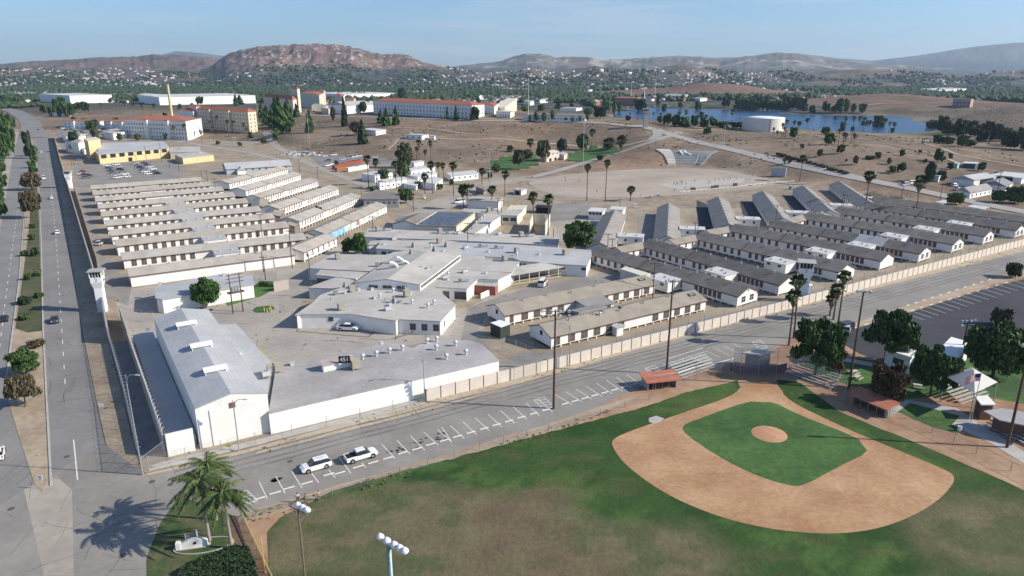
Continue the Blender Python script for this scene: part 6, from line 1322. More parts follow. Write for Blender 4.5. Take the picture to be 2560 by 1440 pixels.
many([(1045,470,452,20),(1100,474,456,18,'shrub'),(1002,486,470,22,'shrub'),(1130,462,446,16),(930,478,462,18,'shrub'),(1225,446,430,16,'round','olive'),(1240,432,410,22,'oval','olive'),(1180,470,458,14,'shrub'),(842,412,398,14,'shrub','olive'),(660,360,342,18,'shrub','olive'),(690,350,330,20),(628,346,328,16,'round','olive'),(600,366,352,14,'shrub'),(545,362,348,14,'shrub','olive'),(300,352,332,18),(345,352,334,16,'oval','olive'),(212,312,294,20),(185,306,290,18),(292,312,292,18),(414,352,332,14),(1500,402,386,22,'round','olive'),(1275,380,362,20,'round','olive'),(1320,398,374,26,'oval','olive')],
     'round', '{} small garden tree from the left between the dormitories and the lawns', 'garden trees of the middle distance')
# brush on the berm above the camp road
t = many([(1945+i*13, 388+i*3.6+RNG.uniform(-2,2), 380+i*3.6, 20, 'shrub', 'brown') for i in range(14)], 'shrub', '{} dry bush from the left on the berm beside the descending road', 'dry bushes of the berm', cat='bush')

# fan palms
PG = [mat('palm_frond_deep', (.030,.055,.018), .25, 1, .6, spec=.4), mat('palm_frond_light', (.075,.11,.035), .25, 1, .6, spec=.4), mat('dead_palm_thatch', (.17,.12,.075), .25, 1, .9)]
def fan_crown(seed, nf=44, skirt=.5):
    key = ('fan', seed, nf)
    if key in _tm: return _tm[key]
    r = random.Random(seed); b = MB()
    for i in range(nf):
        th = r.uniform(0, 2*pi); el = r.uniform(-.75, 1.35); dead = el < -.45; ln = r.uniform(.75,1.0)*(1 if not dead else .75)
        d = Vector((cos(th)*cos(el), sin(th)*cos(el), sin(el))); s = d.cross(Vector((0,0,1))); s = s.normalized() if s.length > .1 else Vector((1,0,0)); u = s.cross(d)
        st_ = d*ln*.38; K = 7; base = len(b.v); b.v.append(tuple(st_)); b.tube((0,0,0), st_, .012, .008, 3, 1)
        base = len(b.v); b.v.append(tuple(st_))
        for k in range(K+1):
            a_ = -1.25 + 2.5*k/K; tip = st_ + (d*cos(a_)+s*sin(a_))*ln*.60*(1-.15*abs(a_)) - Vector((0,0,.14*ln)) + u*(.04 if k % 2 else -.04); b.v.append(tuple(tip))
        for k in range(K): b.f.append((base, base+1+k, base+2+k)); b.m.append(2 if dead else (0 if k % 2 else 1))
    _tm[key] = b.mesh('crown', PG); return _tm[key]
def palm(bx, by, cy, rpx, label='', group=None, flat=False, skirt=1.0, lean=0.0, cat='palm tree', nf=44):
    p = P(bx, by) if flat else T(bx, by); h = max(1.5, hof(p, cy)); d = p.y*CP-(p.z-CH)*SP; r_ = 1.22*rpx*d/FPX; sd = int(bx+by) % 4
    t = thing('palm_tree', label, cat, p, RNG.uniform(0,6.28), group)
    key = ('pt', round(h/2), round(lean,1), sd)
    if key not in _tm: b = MB(); b.path([(0,0,-.1),(.1*lean,0,h*.3),(.35*lean,0,h*.7),(.6*lean,0,h)], [.30,.22,.19,.17], 7); _tm[key] = (b.mesh('trunk', [mat('palm_trunk', (.14,.105,.08), .2, 3, .95)]), h)
    me, h0 = _tm[key]; link('trunk', me, t, (0,0,0), 0, (1,1,h/h0)); link('crown', fan_crown(sd, nf), t, (.6*lean,0,h), 0, (r_,r_,r_*1.05))
    b = MB(); b.lathe([(.22,-r_*1.1*skirt-.2),(r_*.30,-r_*.75*skirt),(r_*.42,-r_*.3),(.2,.1)], 9); b.obj('thatch_skirt', [PG[2]], t, loc=(.6*lean,0,h)); return t
for q in ((1972,864,742,20,'tall fan palm in front of guard tower 3, the lower crown'),(1984,846,702,20,'tallest fan palm before guard tower 3, its crown against the tower'),(2074,790,748,17,'left fan palm of the three by the road'),(2083,800,722,18,'middle fan palm of the three by the road'),(2095,812,690,17,'right and tallest fan palm of the three by the road'),
          (1159,522,474,14,'left palm of the close pair beside the white van'),(1168,524,472,14,'right palm of the close pair beside the white van'),(1229,522,474,12,'palm beside the tall light mast and the tan-roofed store'),(1335,586,492,14,'left palm of two in front of the handball court'),(1370,592,498,14,'right palm of two in front of the handball court'),
          (1467,502,418,10,'tall slim palm at the near edge of the dirt yard, left of two'),(1513,504,408,10,'tallest slim palm at the near edge of the dirt yard'),(1576,503,474,11,'short stout palm at the near edge of the dirt yard'),(2288,546,460,15,'tall palm rising out of the dark-roofed barracks'),(2163,528,440,15,'tall palm above the sixth grey-roofed short barracks'),
          (1999,452,396,10,'slim palm beside the leaning practice wall')): palm(*q[:5], flat=q[1] > 455, lean=RNG.uniform(-1,1))
def palms(lst, fmt, group, **k): ordered([palm(*q, group=group, lean=RNG.uniform(-1,1), **k) for q in lst], fmt)
palms([(1063,486,443,11),(1082,484,412,11),(1134,489,413,11),(1262,490,436,11),(1205,462,428,10),(1005,474,416,10),(991,472,410,10),(922,470,398,11),(942,464,405,10),(1098,448,412,8),(1110,446,414,8)], '{} palm from the left along the lane by the white offices', 'palms along the lane')
palms([(1048,400,357,8),(1077,400,358,8),(1042,398,372,6),(1062,398,380,6),(1479,374,330,9),(1327,380,355,10),(1521,374,358,16),(1552,378,352,15)], '{} palm from the left around the lawns and slope', 'palms around the lawns')
palms([(2095,364,326,5),(2108,362,336,6),(2112,360,338,6),(2127,360,322,6),(2134,366,340,6),(2086,358,350,5),(1953,344,312,5),(1962,346,304,5),(1957,342,320,4),(1934,338,322,4),(1995,328,308,6),(1984,326,306,5),(2017,322,300,6),(1961,412,400,6),(1973,410,402,6),(1944,340,330,4)], '{} hilltop palm from the left around the tank and brown hill', 'palms of the brown hill')
palms([(1593,302,282,4),(1632,304,284,4),(1650,306,286,4),(1665,308,288,4),(1696,312,284,6),(1713,314,280,6),(1752,318,288,9),(1765,318,292,6),(1778,316,296,6),(1830,306,280,7),(1848,300,272,6),(2085,316,295,5),(2112,318,296,6),(2132,322,296,6),(2146,324,296,6),(2158,326,300,7),(2172,330,306,6),(2182,330,308,6),(2196,332,298,6),(2210,332,300,5),(2221,334,308,5),(2233,332,310,6),(1620,300,282,3),(1575,300,284,3)], '{} shoreline palm from the left along the near side of the lake', 'palms of the near shore', nf=26)
palms([(437,352,319,6),(467,354,315,6),(548,346,294,6),(573,348,305,6),(586,342,306,6),(505,356,330,5),(528,340,306,5),(317,284,258,6),(336,286,260,6),(360,288,263,7),(388,284,264,6),(256,284,262,5),(612,340,312,5),(555,352,330,4),(535,352,320,4),(620,352,322,4),(484,300,262,5),(530,292,268,6),(1103,262,252,4),(1120,262,252,4),(745,296,268,5),(1420,262,248,3)], '{} slender palm from the left around the dormitories and plateau', 'palms around the dormitories', nf=26)
# foreground queen palms
def frond(b, o, th, el, ln, r):
    K = 18; prev = o; d0 = Vector((cos(th), sin(th), 0)); s = Vector((-sin(th), cos(th), 0)); pts_ = []
    for k in range(K+1):
        f = k/K; x = ln*f*cos(el*(1-f*.6)); z = ln*(sin(el)*f - 1.0*f*f*.75); pts_.append(o + d0*x + Vector((0,0,z)))
    for k in range(K): b.tube(pts_[k], pts_[k+1], .035*(1-k/K)+.008, .035*(1-(k+1)/K)+.008, 3, 1, False)
    for k in range(2, K+1):
        for sd in (-1, 1):
            for sub in range(3):
                p = pts_[k-1].lerp(pts_[k], sub/3); l = 1.0*(sin(pi*min(1, (k+.5)/(K+2)))**.6)*r.uniform(.8,1.1)
                tip = p + s*sd*l*.75 + d0*l*.45 + Vector((0,0,-l*r.uniform(.25,.7))); w_ = (d0*.065)
                b.add([p-w_, p+w_, tip], [(0,1,2)], r.choice((0,0,1,2)))
QM = [mat('queen_frond_deep', (.035,.07,.018), .25, 1, .55, spec=.4), mat('queen_frond_yellow', (.14,.15,.05), .2, 1, .6), mat('queen_frond_light', (.07,.12,.03), .2, 1, .55, spec=.4)]
def queen(base, cy, ln, label, seed, lean):
    p = P(*base); h = hof(p, cy); t = thing('palm_tree', label, 'palm tree', p); r = random.Random(seed); b = MB()
    top = Vector((lean[0], lean[1], h)); b.path([(0,0,-.1),(lean[0]*.15,lean[1]*.15,h*.3),(lean[0]*.5,lean[1]*.5,h*.7),top], [.26,.2,.17,.15], 10)
    for k in range(int(h*2.2)): z = .3+k/2.2; f = z/h; b.tube((lean[0]*f*f, lean[1]*f*f, z),(lean[0]*f*f, lean[1]*f*f, z+.05), .225-.07*f, .225-.07*f, 10)
    b.obj('trunk', [mat('ringed_grey_trunk', (.30,.26,.22), .15, 2, .9)], t)
    for i in range(32): b = MB(); frond(b, top, i*2.399+r.uniform(-.2,.2), r.uniform(-.35,1.35), ln*r.uniform(.9,1.2), r); b.obj('frond', QM, t)
    b = MB(); b.lathe([(.2,-.5),(.28,-.1),(.2,.4),(.05,.9)], 8, 1); b.obj('crown_shaft', QM, t, loc=top)
queen((580,1372), 1240, 3.5, 'queen palm with a pale ringed trunk nearest the yellow-topped fence corner', 1, (-.4,.3))
queen((524,1352), 1212, 3.9, 'bushy queen palm standing behind the monument sign', 2, (-.3,.2))
queen((541,1300), 1172, 3.6, 'rearmost queen palm of the corner group beside the junction', 3, (-.2,.1))
# hedge at the bottom edge
t = thing('hedge', 'dense dark green hedge at the bottom edge beside the yellow-topped fence', 'hedge', P(570,1440)); hp = [P(455,1438),P(500,1412),P(545,1392),P(590,1378),P(622,1382),P(640,1420),P(650,1470),P(655,1520),P(560,1560),P(440,1480)]
xs = [v.x for v in hp]; ys = [v.y for v in hp]; q = np.stack([NP.uniform(min(xs),max(xs),26000), NP.uniform(min(ys),max(ys),26000)],1); q = q[inpoly(q[:,0], q[:,1], hp)]
z = NP.uniform(.2,1.0,len(q))**.4*(1.0+.35*fbm(q[:,0]/1.2, q[:,1]/1.2, 7)); pt = np.stack([q[:,0]-t.location.x, q[:,1]-t.location.y, z],1); nn = NP.normal(size=pt.shape)*.7+np.array([[0,0,1]]); nn /= np.linalg.norm(nn,axis=1)[:,None]
link('foliage', cards('foliage', pt, nn, .13, LEAF['dark'][:2]+LEAF['green'][:1]), t)
sheet('lawn', [(366,1400),(375,1372),(400,1310),(447,1243),(520,1262),(588,1292),(615,1380),(660,1470),(700,1700),(370,1700)], .15, mat('patchy_corner_grass', (.038,.078,.022), .2, .28, .95, c2=(.13,.115,.06), fine=.2, fsc=1.5, lo=.42, hi=.68))
sheet('dirt', [(560,1290),(590,1293),(625,1390),(690,1600),(640,1600),(600,1420),(575,1360)], .17, mat('dark_brown_soil', (.12,.085,.055), .2, .5, .95, c2=(.18,.13,.08)))  # strip of soil in a darker brown than the other dirt

# ================================================================ THE TOWN IN THE VALLEY
def town(n, lo, hi, seed):
    r = np.random.default_rng(seed); u = r.uniform(-.82,.80,n*3); k = r.uniform(0,1,n*3); y = 1/(1/lo + (1/hi-1/lo)*k)
    x = u*y; return x, y, r
def zat(x, y):
    z = np.zeros(x.shape); near = y < 3250
    for i in np.where(near)[0]: z[i] = ht(x[i], y[i])
    f = ~near
    if f.any():
        ia = np.clip(np.searchsorted(MA, x[f]/y[f])-1, 0, len(MA)-2); ja = np.clip(np.searchsorted(MD, y[f])-1, 0, len(MD)-2); z[f] = MZ[ja, ia]-.5
    return z
def free(x, y, z):
    lakep = [(P(*q).x, P(*q).y) for q in ((1480,255),(2420,255),(2600,350),(1500,350))]
    ok = ~inpoly(x, y, lakep) & ~((z > 7) & (y < 2300)) & ~((abs(x) < 620) & (y < 1150)) & ~((x < 150) & (x > -900) & (y < 1560))
    for l, m_, r_ in (((100,254),(177,259),(282,256)),((345,256),(400,263),(640,258)),((770,243),(860,247),(996,244)),((2300,232),(2345,236),(2415,232))):
        c_ = T(*m_); ok &= ~((abs(x-(T(*l).x+T(*r_).x)/2) < abs(T(*r_).x-T(*l).x)*.55) & (y > c_.y-160) & (y < c_.y+150))
    return ok
x, y, r = town(30000, 1080, 6000, 4); z = zat(x, y); m_ = free(x, y, z) & (z < 120) & (vnoise(x/160, y/260, 5) + .25*r.uniform(0,1,len(x)) > np.where(y < 3300, .40, .42 + z/230)); x, y, z = x[m_], y[m_], z[m_]
n = len(x); s = r.uniform(3.2,7.5,n)*(1+y/9000); hh = s*r.uniform(1.1,1.9,n)
base_ = np.array([(1,0,.5),(.5,.87,.42),(-.5,.87,.55),(-1,0,.45),(-.5,-.87,.5),(.5,-.87,.42),(.1,.1,1.0),(0,0,0)]); co = base_[None]*np.stack([s,s,hh],1)[:,None,:]; co = co*r.uniform(.75,1.2,(n,8,1)) + np.stack([x,y,z-.3],1)[:,None,:]
ff = np.array([(0,1,6),(1,2,6),(2,3,6),(3,4,6),(4,5,6),(5,0,6),(1,0,7),(2,1,7),(3,2,7),(4,3,7),(5,4,7),(0,5,7)]); fc_ = (ff[None]+np.arange(n)[:,None,None]*8).reshape(-1,3)
def trimesh(name, co, f, mats, mi):
    me = bpy.data.meshes.new(name); me.vertices.add(len(co)); me.vertices.foreach_set('co', co.ravel()); k = f.shape[1]; me.loops.add(f.size); me.loops.foreach_set('vertex_index', f.ravel())
    me.polygons.add(len(f)); me.polygons.foreach_set('loop_start', np.arange(0,f.size,k)); me.polygons.foreach_set('loop_total', np.full(len(f),k)); me.update(calc_edges=True)
    for m in mats: me.materials.append(m)
    me.polygons.foreach_set('material_index', mi); return me
o = link('town_trees', trimesh('town_trees', co.reshape(-1,3), fc_, [LEAF['dark'][1], LEAF['green'][0], LEAF['olive'][0]], np.repeat(r.choice(3, n, p=(.70,.18,.12)), 12))); tag(o, 'mass of dark trees spread through the far town and foothills', 'trees'); o['kind'] = 'stuff'
HM = [mat('far_white_wall', (.62,.59,.55), .05, 1, .8), mat('far_tan_wall', (.36,.31,.26), .05, 1, .8), mat('far_grey_roof', (.22,.21,.20), .1, 1, .9), mat('far_red_roof', (.28,.15,.11), .1, 1, .9), mat('far_white_roof', (.42,.41,.40), .05, 1, .8)]
def house_arrays(x, y, z, r, big):
    n = len(x); a = r.uniform(0,3.14,n); L_ = r.uniform(8,17,n)*big; W_ = r.uniform(6,10,n)*big; H_ = r.uniform(3,5.5,n)*(1+(big-1)*.4)
    b0 = np.array([(-1,-1,0),(1,-1,0),(1,1,0),(-1,1,0),(-1,-1,1),(1,-1,1),(1,1,1),(-1,1,1),(-1,0,1.45),(1,0,1.45)],float); c = b0[None]*np.stack([L_/2,W_/2,H_],1)[:,None,:]
    cx = c[...,0]*np.cos(a)[:,None]-c[...,1]*np.sin(a)[:,None]; cy = c[...,0]*np.sin(a)[:,None]+c[...,1]*np.cos(a)[:,None]
    return np.stack([cx+x[:,None], cy+y[:,None], c[...,2]+z[:,None]-.4],-1)
x, y, r = town(7000, 1500, 6400, 9); z = zat(x, y); m_ = free(x, y, z) & (z < 110) & (vnoise(x/230, y/330, 8) + .5*r.uniform(0,1,len(x)) > np.where(y < 3300, .52, .62 + z/500)); x, y, z = x[m_], y[m_], z[m_]
od = np.argsort(y); x, y, z = x[od], y[od], z[od]; big = r.uniform(.65,1.05,len(x))*(1+y/9000); ind = 220
c = house_arrays(x, y, z, r, big); n = len(x); rest = slice(ind, n)
q4 = np.array([(0,1,5,4),(1,2,6,5),(2,3,7,6),(3,0,4,7),(4,5,9,8),(6,7,8,9)]); q4b = np.array([(5,6,9,9),(7,4,8,8)])
cr_ = c[rest].reshape(-1,3); k = n-ind; f4 = (q4[None]+np.arange(k)[:,None,None]*10).reshape(-1,4); wmat = r.choice(2, n, p=(.72,.28)); rmat = r.choice((2,3,4), n, p=(.48,.22,.30))
mi = np.stack([wmat[rest]]*4+[rmat[rest]]*2,1).ravel(); o = link('town_houses', trimesh('town_houses', cr_, f4, HM, mi)); tag(o, 'countless small pale houses scattered through the far town', 'houses'); o['kind'] = 'stuff'
hs = []
for i in range(ind):
    p = Vector((x[i], y[i], z[i]-.4)); t = thing('house', '', 'house', p, 0, 'small houses of the near town'); v = c[i]-np.array([p.x,p.y,p.z]); v = [tuple(q) for q in v]
    b = MB(); b.add(v, [(0,1,5,4),(1,2,6,9,5),(2,3,7,6),(3,0,4,8,7)]); b.obj('wall', [HM[wmat[i]]], t)
    b = MB(); rr = [Vector(v[j]) for j in (4,5,6,7,8,9)]; up = Vector((0,0,.15)); ce = sum(rr, Vector())/6; rr = [ce+(q-ce)*1.05+up for q in rr]
    b.add([tuple(q) for q in rr]+[tuple(q+Vector((0,0,.2))) for q in rr], [(0,1,5,4)[::-1],(2,3,4,5)[::-1],(6,7,11,10),(8,9,10,11),(0,1,7,6),(2,3,9,8)]); b.obj('roof', [HM[rmat[i]]], t); hs.append(t)
ordered(hs, '{} small house from the left at the near edge of the far town', 'small houses of the near town')
o = None
# white tanks on the far hills
for a_, c_, w_, lab in ((1502,184,12,'small white tank on the left far hill'),(1573,185,14,'small white tank on the middle far hill'),(1656,163,11,'small white tank on the highest near hill')):
    p = PD(a_, c_, 3700); p.z = float(zat(np.array([p.x]), np.array([p.y]))[0]); rr = w_*3700/FPX/2; b = MB(); b.lathe([(rr,-2),(rr,rr*.7),(0,rr*.85)], 20); tag(b.obj('storage_tank', [WHITE2], loc=p, smooth=True), lab, 'tank')
# radio masts and dish
for a_, c_, d_, w_, lab in ((1577,250,205,.5,'thin white flagpole mast beside the campus building'),(1637,250,180,.4,'tall thin radio mast beyond the lake'),(1610,256,218,1.2,'pale slender water spire on the campus'),(1321,300,196,.25,'very thin mast beside the low grey-white building')):
    p = T(a_, c_); h = hof(p, d_); t = thing('mast', lab, 'mast', p); b = MB(); b.tube((0,0,0),(0,0,h),w_,w_*.5,8); b.obj('shaft', [WHITE], t); b = MB(); b.tube((0,0,h),(0,0,h+.5),w_*1.6,w_*.4,8); b.obj('cap', [WHITE2], t)
p = T(1204,268); h = hof(p, 241); t = thing('satellite_dish', 'white satellite dish above the red roofs of the plateau', 'dish', p); b = MB(); b.tube((0,0,0),(0,0,h-3),.5,.5,8); b.obj('mount', [STEEL], t)
b = MB(); b.lathe([(0,0),(2,.3),(3.6,1.1),(4.3,1.8),(4.3,1.95),(3.6,1.3),(2,.5),(0,.2)], 20); k = b.obj('dish', [WHITE2], t, loc=(0,-1,h-2)); k.rotation_euler = (radians(70),0,radians(20))

# weeds and dry tufts: too many to count
def tufts(name, polys, n, size, mats, label, seed, hgt=.25):
    r = np.random.default_rng(seed); P_ = []
    for poly, k in polys:
        pp = [P(*q) for q in poly]; xs = [v.x for v in pp]; ys = [v.y for v in pp]; q = np.stack([r.uniform(min(xs),max(xs),k*6), r.uniform(min(ys),max(ys),k*6)],1); q = q[inpoly(q[:,0], q[:,1], pp)]
        q = q[(fbm(q[:,0]/7, q[:,1]/7, seed) > .5)][:k]; P_.append(q)
    q = np.concatenate(P_); pt = np.stack([q[:,0], q[:,1], r.uniform(.03,hgt,len(q))],1); nn = r.normal(size=pt.shape)*.6+np.array([[0,0,1]]); nn /= np.linalg.norm(nn,axis=1)[:,None]
    o = link(name, cards(name, pt, nn, size, mats, rng=r)); tag(o, label, 'weeds'); o['kind'] = 'stuff'
tufts('verge_weeds', [([(128,350),(146,450),(171,600),(207,830),(243,1010),(265,1110),(320,1190),(352,1187),(272,857),(258,770),(146,400)], 1900), ([(640,1112),(1065,1000),(1280,948),(1600,862),(1970,770),(2560,612),(2560,634),(1950,788),(1600,880),(1280,972),(900,1080),(640,1145)], 2200), ([(600,1290),(1000,1178),(1380,1070),(1600,1000),(1380,1090),(1000,1200),(640,1310)], 700)], 0, .20, [LEAF['olive'][1], LEAF['olive'][2], LEAF['brown'][2]], 'low weeds and dry tufts along the sandy verges', 5)
tufts('yard_weeds', [([(357,1160),(262,770),(150,400),(640,352),(1240,440),(1700,520),(2560,560),(1065,1000)], 3600)], 0, .20, [LEAF['olive'][2], LEAF['brown'][2], LEAF['olive'][1]], 'scattered dry weeds in the camp yards', 8, .3)
r_ = np.random.default_rng(21); k = 9000; u = r_.uniform(-.62,.75,k); y = r_.uniform(480,1150,k); x = u*y; z = zat(x, y); m_ = (z > .6) & (fbm(x/40, y/40, 23) > .47); x, y, z = x[m_], y[m_], z[m_]
nn = r_.normal(size=(len(x),3))*.5+np.array([[0,0,1]]); nn /= np.linalg.norm(nn,axis=1)[:,None]
o = link('hill_scrub', cards('hill_scrub', np.stack([x,y,z+.35],1), nn, .75, [LEAF['brown'][0], LEAF['olive'][0], LEAF['brown'][1]], rng=r_)); tag(o, 'dry scrub speckling the brown slopes', 'scrub'); o['kind'] = 'stuff'
# ================================================================ VEHICLES
PAINT = {k: mat(f'{k}_car_paint', c, .04, 1, .3, spec=.6) for k, c in {'white': (.78,.78,.77), 'silver': (.42,.43,.44), 'black': (.025,.027,.03), 'red': (.30,.03,.03), 'blue': (.05,.09,.20), 'grey': (.16,.17,.18), 'dark': (.05,.055,.07), 'tan': (.40,.34,.25)}.items()}
CARG = mat('tinted_car_glass', (.02,.025,.03), .2, 1, .12, spec=.7); LAMP = mat('headlight_lens', (.7,.7,.68), .05, 1, .2); TAIL = mat('tail_light_red', (.35,.03,.03), .05, 1, .3)
_vm = {}
def loft(b, st, m=0):                  # stations (x, zb, zt, half width bottom, half width top)
    ring = lambda s: [(s[0],-s[3],s[1]),(s[0],s[3],s[1]),(s[0],s[3]*1.0,s[1]+(s[2]-s[1])*.55),(s[0],s[4],s[2]),(s[0],-s[4],s[2]),(s[0],-s[3],s[1]+(s[2]-s[1])*.55)]
    n0 = len(b.v)
    for s in st: b.v += ring(s)
    for i in range(len(st)-1):
        for k in range(6): a = n0+i*6; b.f.append((a+k, a+6+k, a+6+(k+1)%6, a+(k+1)%6)); b.m.append(m)
    b.f.append(tuple(n0+k for k in range(6))); b.m.append(m); b.f.append(tuple(n0+(len(st)-1)*6+k for k in range(6))[::-1]); b.m.append(m)
VK = {'suv': dict(L=5.0, body=[(-2.5,.5,.95,.80,.72),(-2.35,.32,1.1,.93,.88),(-1.2,.28,1.12,.96,.93),(.9,.28,1.08,.96,.92),(2.0,.30,1.0,.93,.84),(2.45,.42,.78,.80,.68)], cab=[(-2.38,1.02,1.15,.84,.80),(-2.05,1.02,1.72,.86,.70),(.35,1.02,1.76,.86,.70),(1.15,1.02,1.10,.84,.76)], top=(-1.95,.30,1.70,.68), wx=(-1.45,1.5), r=.38),
      'sedan': dict(L=4.7, body=[(-2.35,.5,.85,.78,.70),(-2.2,.30,.98,.88,.82),(-1.2,.25,.98,.91,.88),(.9,.25,.95,.91,.87),(1.9,.28,.86,.88,.80),(2.3,.40,.68,.76,.64)], cab=[(-1.75,.90,.98,.78,.74),(-1.0,.90,1.38,.80,.62),(.2,.90,1.42,.80,.62),(1.05,.90,.96,.80,.72)], top=(-.95,.15,1.385,.60), wx=(-1.35,1.4), r=.33),
      'pickup': dict(L=5.5, body=[(-2.75,.55,1.05,.90,.88),(-2.7,.45,1.1,.95,.92),(-.9,.42,1.12,.96,.93),(1.2,.42,1.15,.96,.92),(2.3,.45,1.08,.94,.86),(2.72,.52,.85,.84,.74)], cab=[(-.95,1.08,1.75,.88,.74),(-.75,1.08,1.82,.88,.72),(.65,1.08,1.82,.88,.72),(1.45,1.08,1.18,.86,.78)], top=(-.85,.6,1.76,.70), wx=(-1.75,1.75), r=.42),
      'van': dict(L=5.8, body=[(-2.9,.45,1.3,.94,.92),(-2.85,.32,1.35,.98,.95),(0,.30,1.35,.98,.95),(1.9,.32,1.25,.97,.88),(2.6,.38,1.05,.92,.80),(2.85,.50,.80,.82,.70)], cab=[(-2.86,1.2,2.0,.94,.84),(-2.6,1.2,2.15,.94,.80),(1.2,1.2,2.12,.94,.80),(2.1,1.2,1.30,.90,.80)], top=(-2.6,1.15,2.07,.79), wx=(-1.9,1.8), r=.36)}
def vmesh(kind, part, colr='white'):
    key = (kind, part, colr if part in ('body','roof') else '')
    if key in _vm: return _vm[key]
    K = VK[kind]; b = MB()
    if part == 'body':
        loft(b, K['body'])
        for x in K['wx']:
            for s in (-1,1): b.tube((x, s*.80, K['r']),(x, s*.955, K['r']), K['r']+.09, K['r']+.09, 14, 1)
        if kind == 'pickup': b.box(-2.6,-1.0,-.82,.82,1.095,1.135,1); b.box(-2.72,-1.0,-.95,-.84,1.06,1.20,0); b.box(-2.72,-1.0,.84,.95,1.06,1.20,0); b.box(-2.76,-2.64,-.95,.95,1.0,1.20,0)
        if kind == 'van': b.box(-2.6,-.6,-.955,.955,1.2,1.3,0)
        ms = [PAINT[colr], BLACK]
    elif part == 'glasshouse': loft(b, K['cab']); ms = [CARG]
    elif part == 'roof':
        x0, x1, z, hw = K['top']; b.hexa([(x0-.15,-hw-.04,z-.05),(x1+.15,-hw-.04,z-.05),(x1+.15,hw+.04,z-.05),(x0-.15,hw+.04,z-.05),(x0,-hw+.06,z+.10),(x1,-hw+.06,z+.10),(x1,hw-.06,z+.10),(x0,hw-.06,z+.10)])
        zb = K['cab'][1][1]
        for x in ((x0+.05), (x0+x1)/2+.2):
            for s in (-1,1): b.hexa([(x-.07,s*(hw+.19)-.01,zb),(x+.07,s*(hw+.19)-.01,zb),(x+.07,s*(hw+.19)+.01,zb),(x-.07,s*(hw+.19)+.01,zb),(x-.07,s*(hw+.04)-.02,z-.02),(x+.07,s*(hw+.04)-.02,z-.02),(x+.07,s*(hw+.04)+.02,z-.02),(x-.07,s*(hw+.04)+.02,z-.02)])
        ms = [PAINT[colr]]
    elif part == 'wheel': b.tube((0,-.11,0),(0,.11,0),K['r'],K['r'],14,0); b.tube((0,-.118,0),(0,.118,0),K['r']*.55,K['r']*.55,10,1); ms = [BLACK, CHROME]
    elif part == 'headlight': b.box(-.06,.06,-.16,.16,-.08,.08); ms = [LAMP]
    elif part == 'tail_light': b.box(-.04,.04,-.09,.09,-.16,.16); ms = [TAIL]
    _vm[key] = b.mesh(part, ms); return _vm[key]
def vehicle(kind, colr, px, py, hd, label='', group=None, flat=True, parts=2, cat=None, name=None, z=.05):
    p = (P(px, py) if flat else T(px, py)) + Vector((0,0,z)); K = VK[kind]
    t = thing(name or {'suv':'parked_suv','sedan':'parked_car','pickup':'pickup_truck','van':'passenger_van'}[kind], label, cat or {'suv':'car','sedan':'car','pickup':'pickup','van':'van'}[kind], p, radians(hd), group)
    for q in ('body','glasshouse','roof'): link(q, vmesh(kind, q, colr), t)
    if parts:
        for x in K['wx']:
            for s in (-1,1): link('wheel', vmesh(kind,'wheel'), t, (x, s*.86, K['r']))
    if parts > 1:
        e = K['body'][-1][0]; f = K['body'][0][0]
        for s in (-1,1): link('headlight', vmesh(kind,'headlight'), t, (e-.14, s*.62, .72)); link('tail_light', vmesh(kind,'tail_light'), t, (f+.02, s*.74, .85))
    return t
t = vehicle('suv','white',790,1172,212,'white patrol SUV parked along the kerb stalls, digits on its roof')
text_obj('202', .85, mat('pale_grey_lettering', (.42,.42,.44), .05, 1, .7), t, (-.75,0,1.805), (0,0,radians(180)), .004, 'roof_number')
vehicle('pickup','white',903,1147,32,'white crew-cab pickup with an open black bed parked ahead of the patrol SUV')
vehicle('pickup','white',871,826,-8,'small white pickup parked before the clinic front block')
t = vehicle('van','white',1357,713,75,'white van with its side door open on the van court'); b = MB(); b.box(-.1,1.0,-1.02,-.97,.4,1.9); b.obj('open_door', [DSTEEL], t)
vehicle('van','white',1148,508,-150,'white van parked beside the palm pair'); vehicle('suv','silver',250,612,95,'silver SUV on the camp road between the barracks ends and the wall')
vehicle('sedan','dark',137,805,-58,'dark car with a white roof reflection driving on the near carriageway'); vehicle('sedan','black',11,801,122,'black car on the far carriageway at the left edge')
vehicle('sedan','white',144,584,122,'white car driving on the near carriageway, the nearer of two'); vehicle('sedan','white',130,497,122,'white car driving on the near carriageway, the farther of two')
vehicle('van','white',110,448,122,'white box van driving on the boulevard beside the brown median tree'); vehicle('sedan','white',104,382,122,'small white car far up the boulevard'); vehicle('sedan','black',96,326,122,'small black car at the start of the boulevard bend')
vehicle('sedan','white',-3,1142,122,'pale car cut off by the left edge'); vehicle('suv','silver',2116,828,60,'silver car half hidden behind the black trailer')
vehicle('sedan','silver',2534,504,-20,'silver car parked under the roadside trees'); vehicle('sedan','black',2550,500,-20,'black car parked beside the silver one at the right edge')
CC = ['white','black','silver','blue','grey','white','dark','white','silver','grey']
def lot(lst, fmt, group, **k): ordered([vehicle(*q, group=group, **k) for q in lst], fmt)
L1 = [('sedan','red',208,430,30),('sedan','dark',212,438,30),('suv','grey',216,446,30),('suv','dark',222,441,30),('sedan','white',204,437,30)]
for r_ in range(6):
    for c_ in range(2): L1.append((('sedan','suv')[(r_+c_)%2], CC[(r_*3+c_*5)%10], 268+r_*5.2+c_*23, 416+r_*6.0-c_*2.5, 30))
for r_ in range(6):
    for c_ in range(2): L1.append((('suv','sedan')[(r_+c_)%2], CC[(r_*7+c_*4+2)%10], 338+r_*6.6+c_*24, 410+r_*5.3-c_*1.0, 30))
L1 += [('sedan','grey',196,402,30),('sedan','silver',228,400,30)]
lot(L1, '{} car from the left in the staff car park below the yellow workshop', 'cars in the staff car park', parts=1)
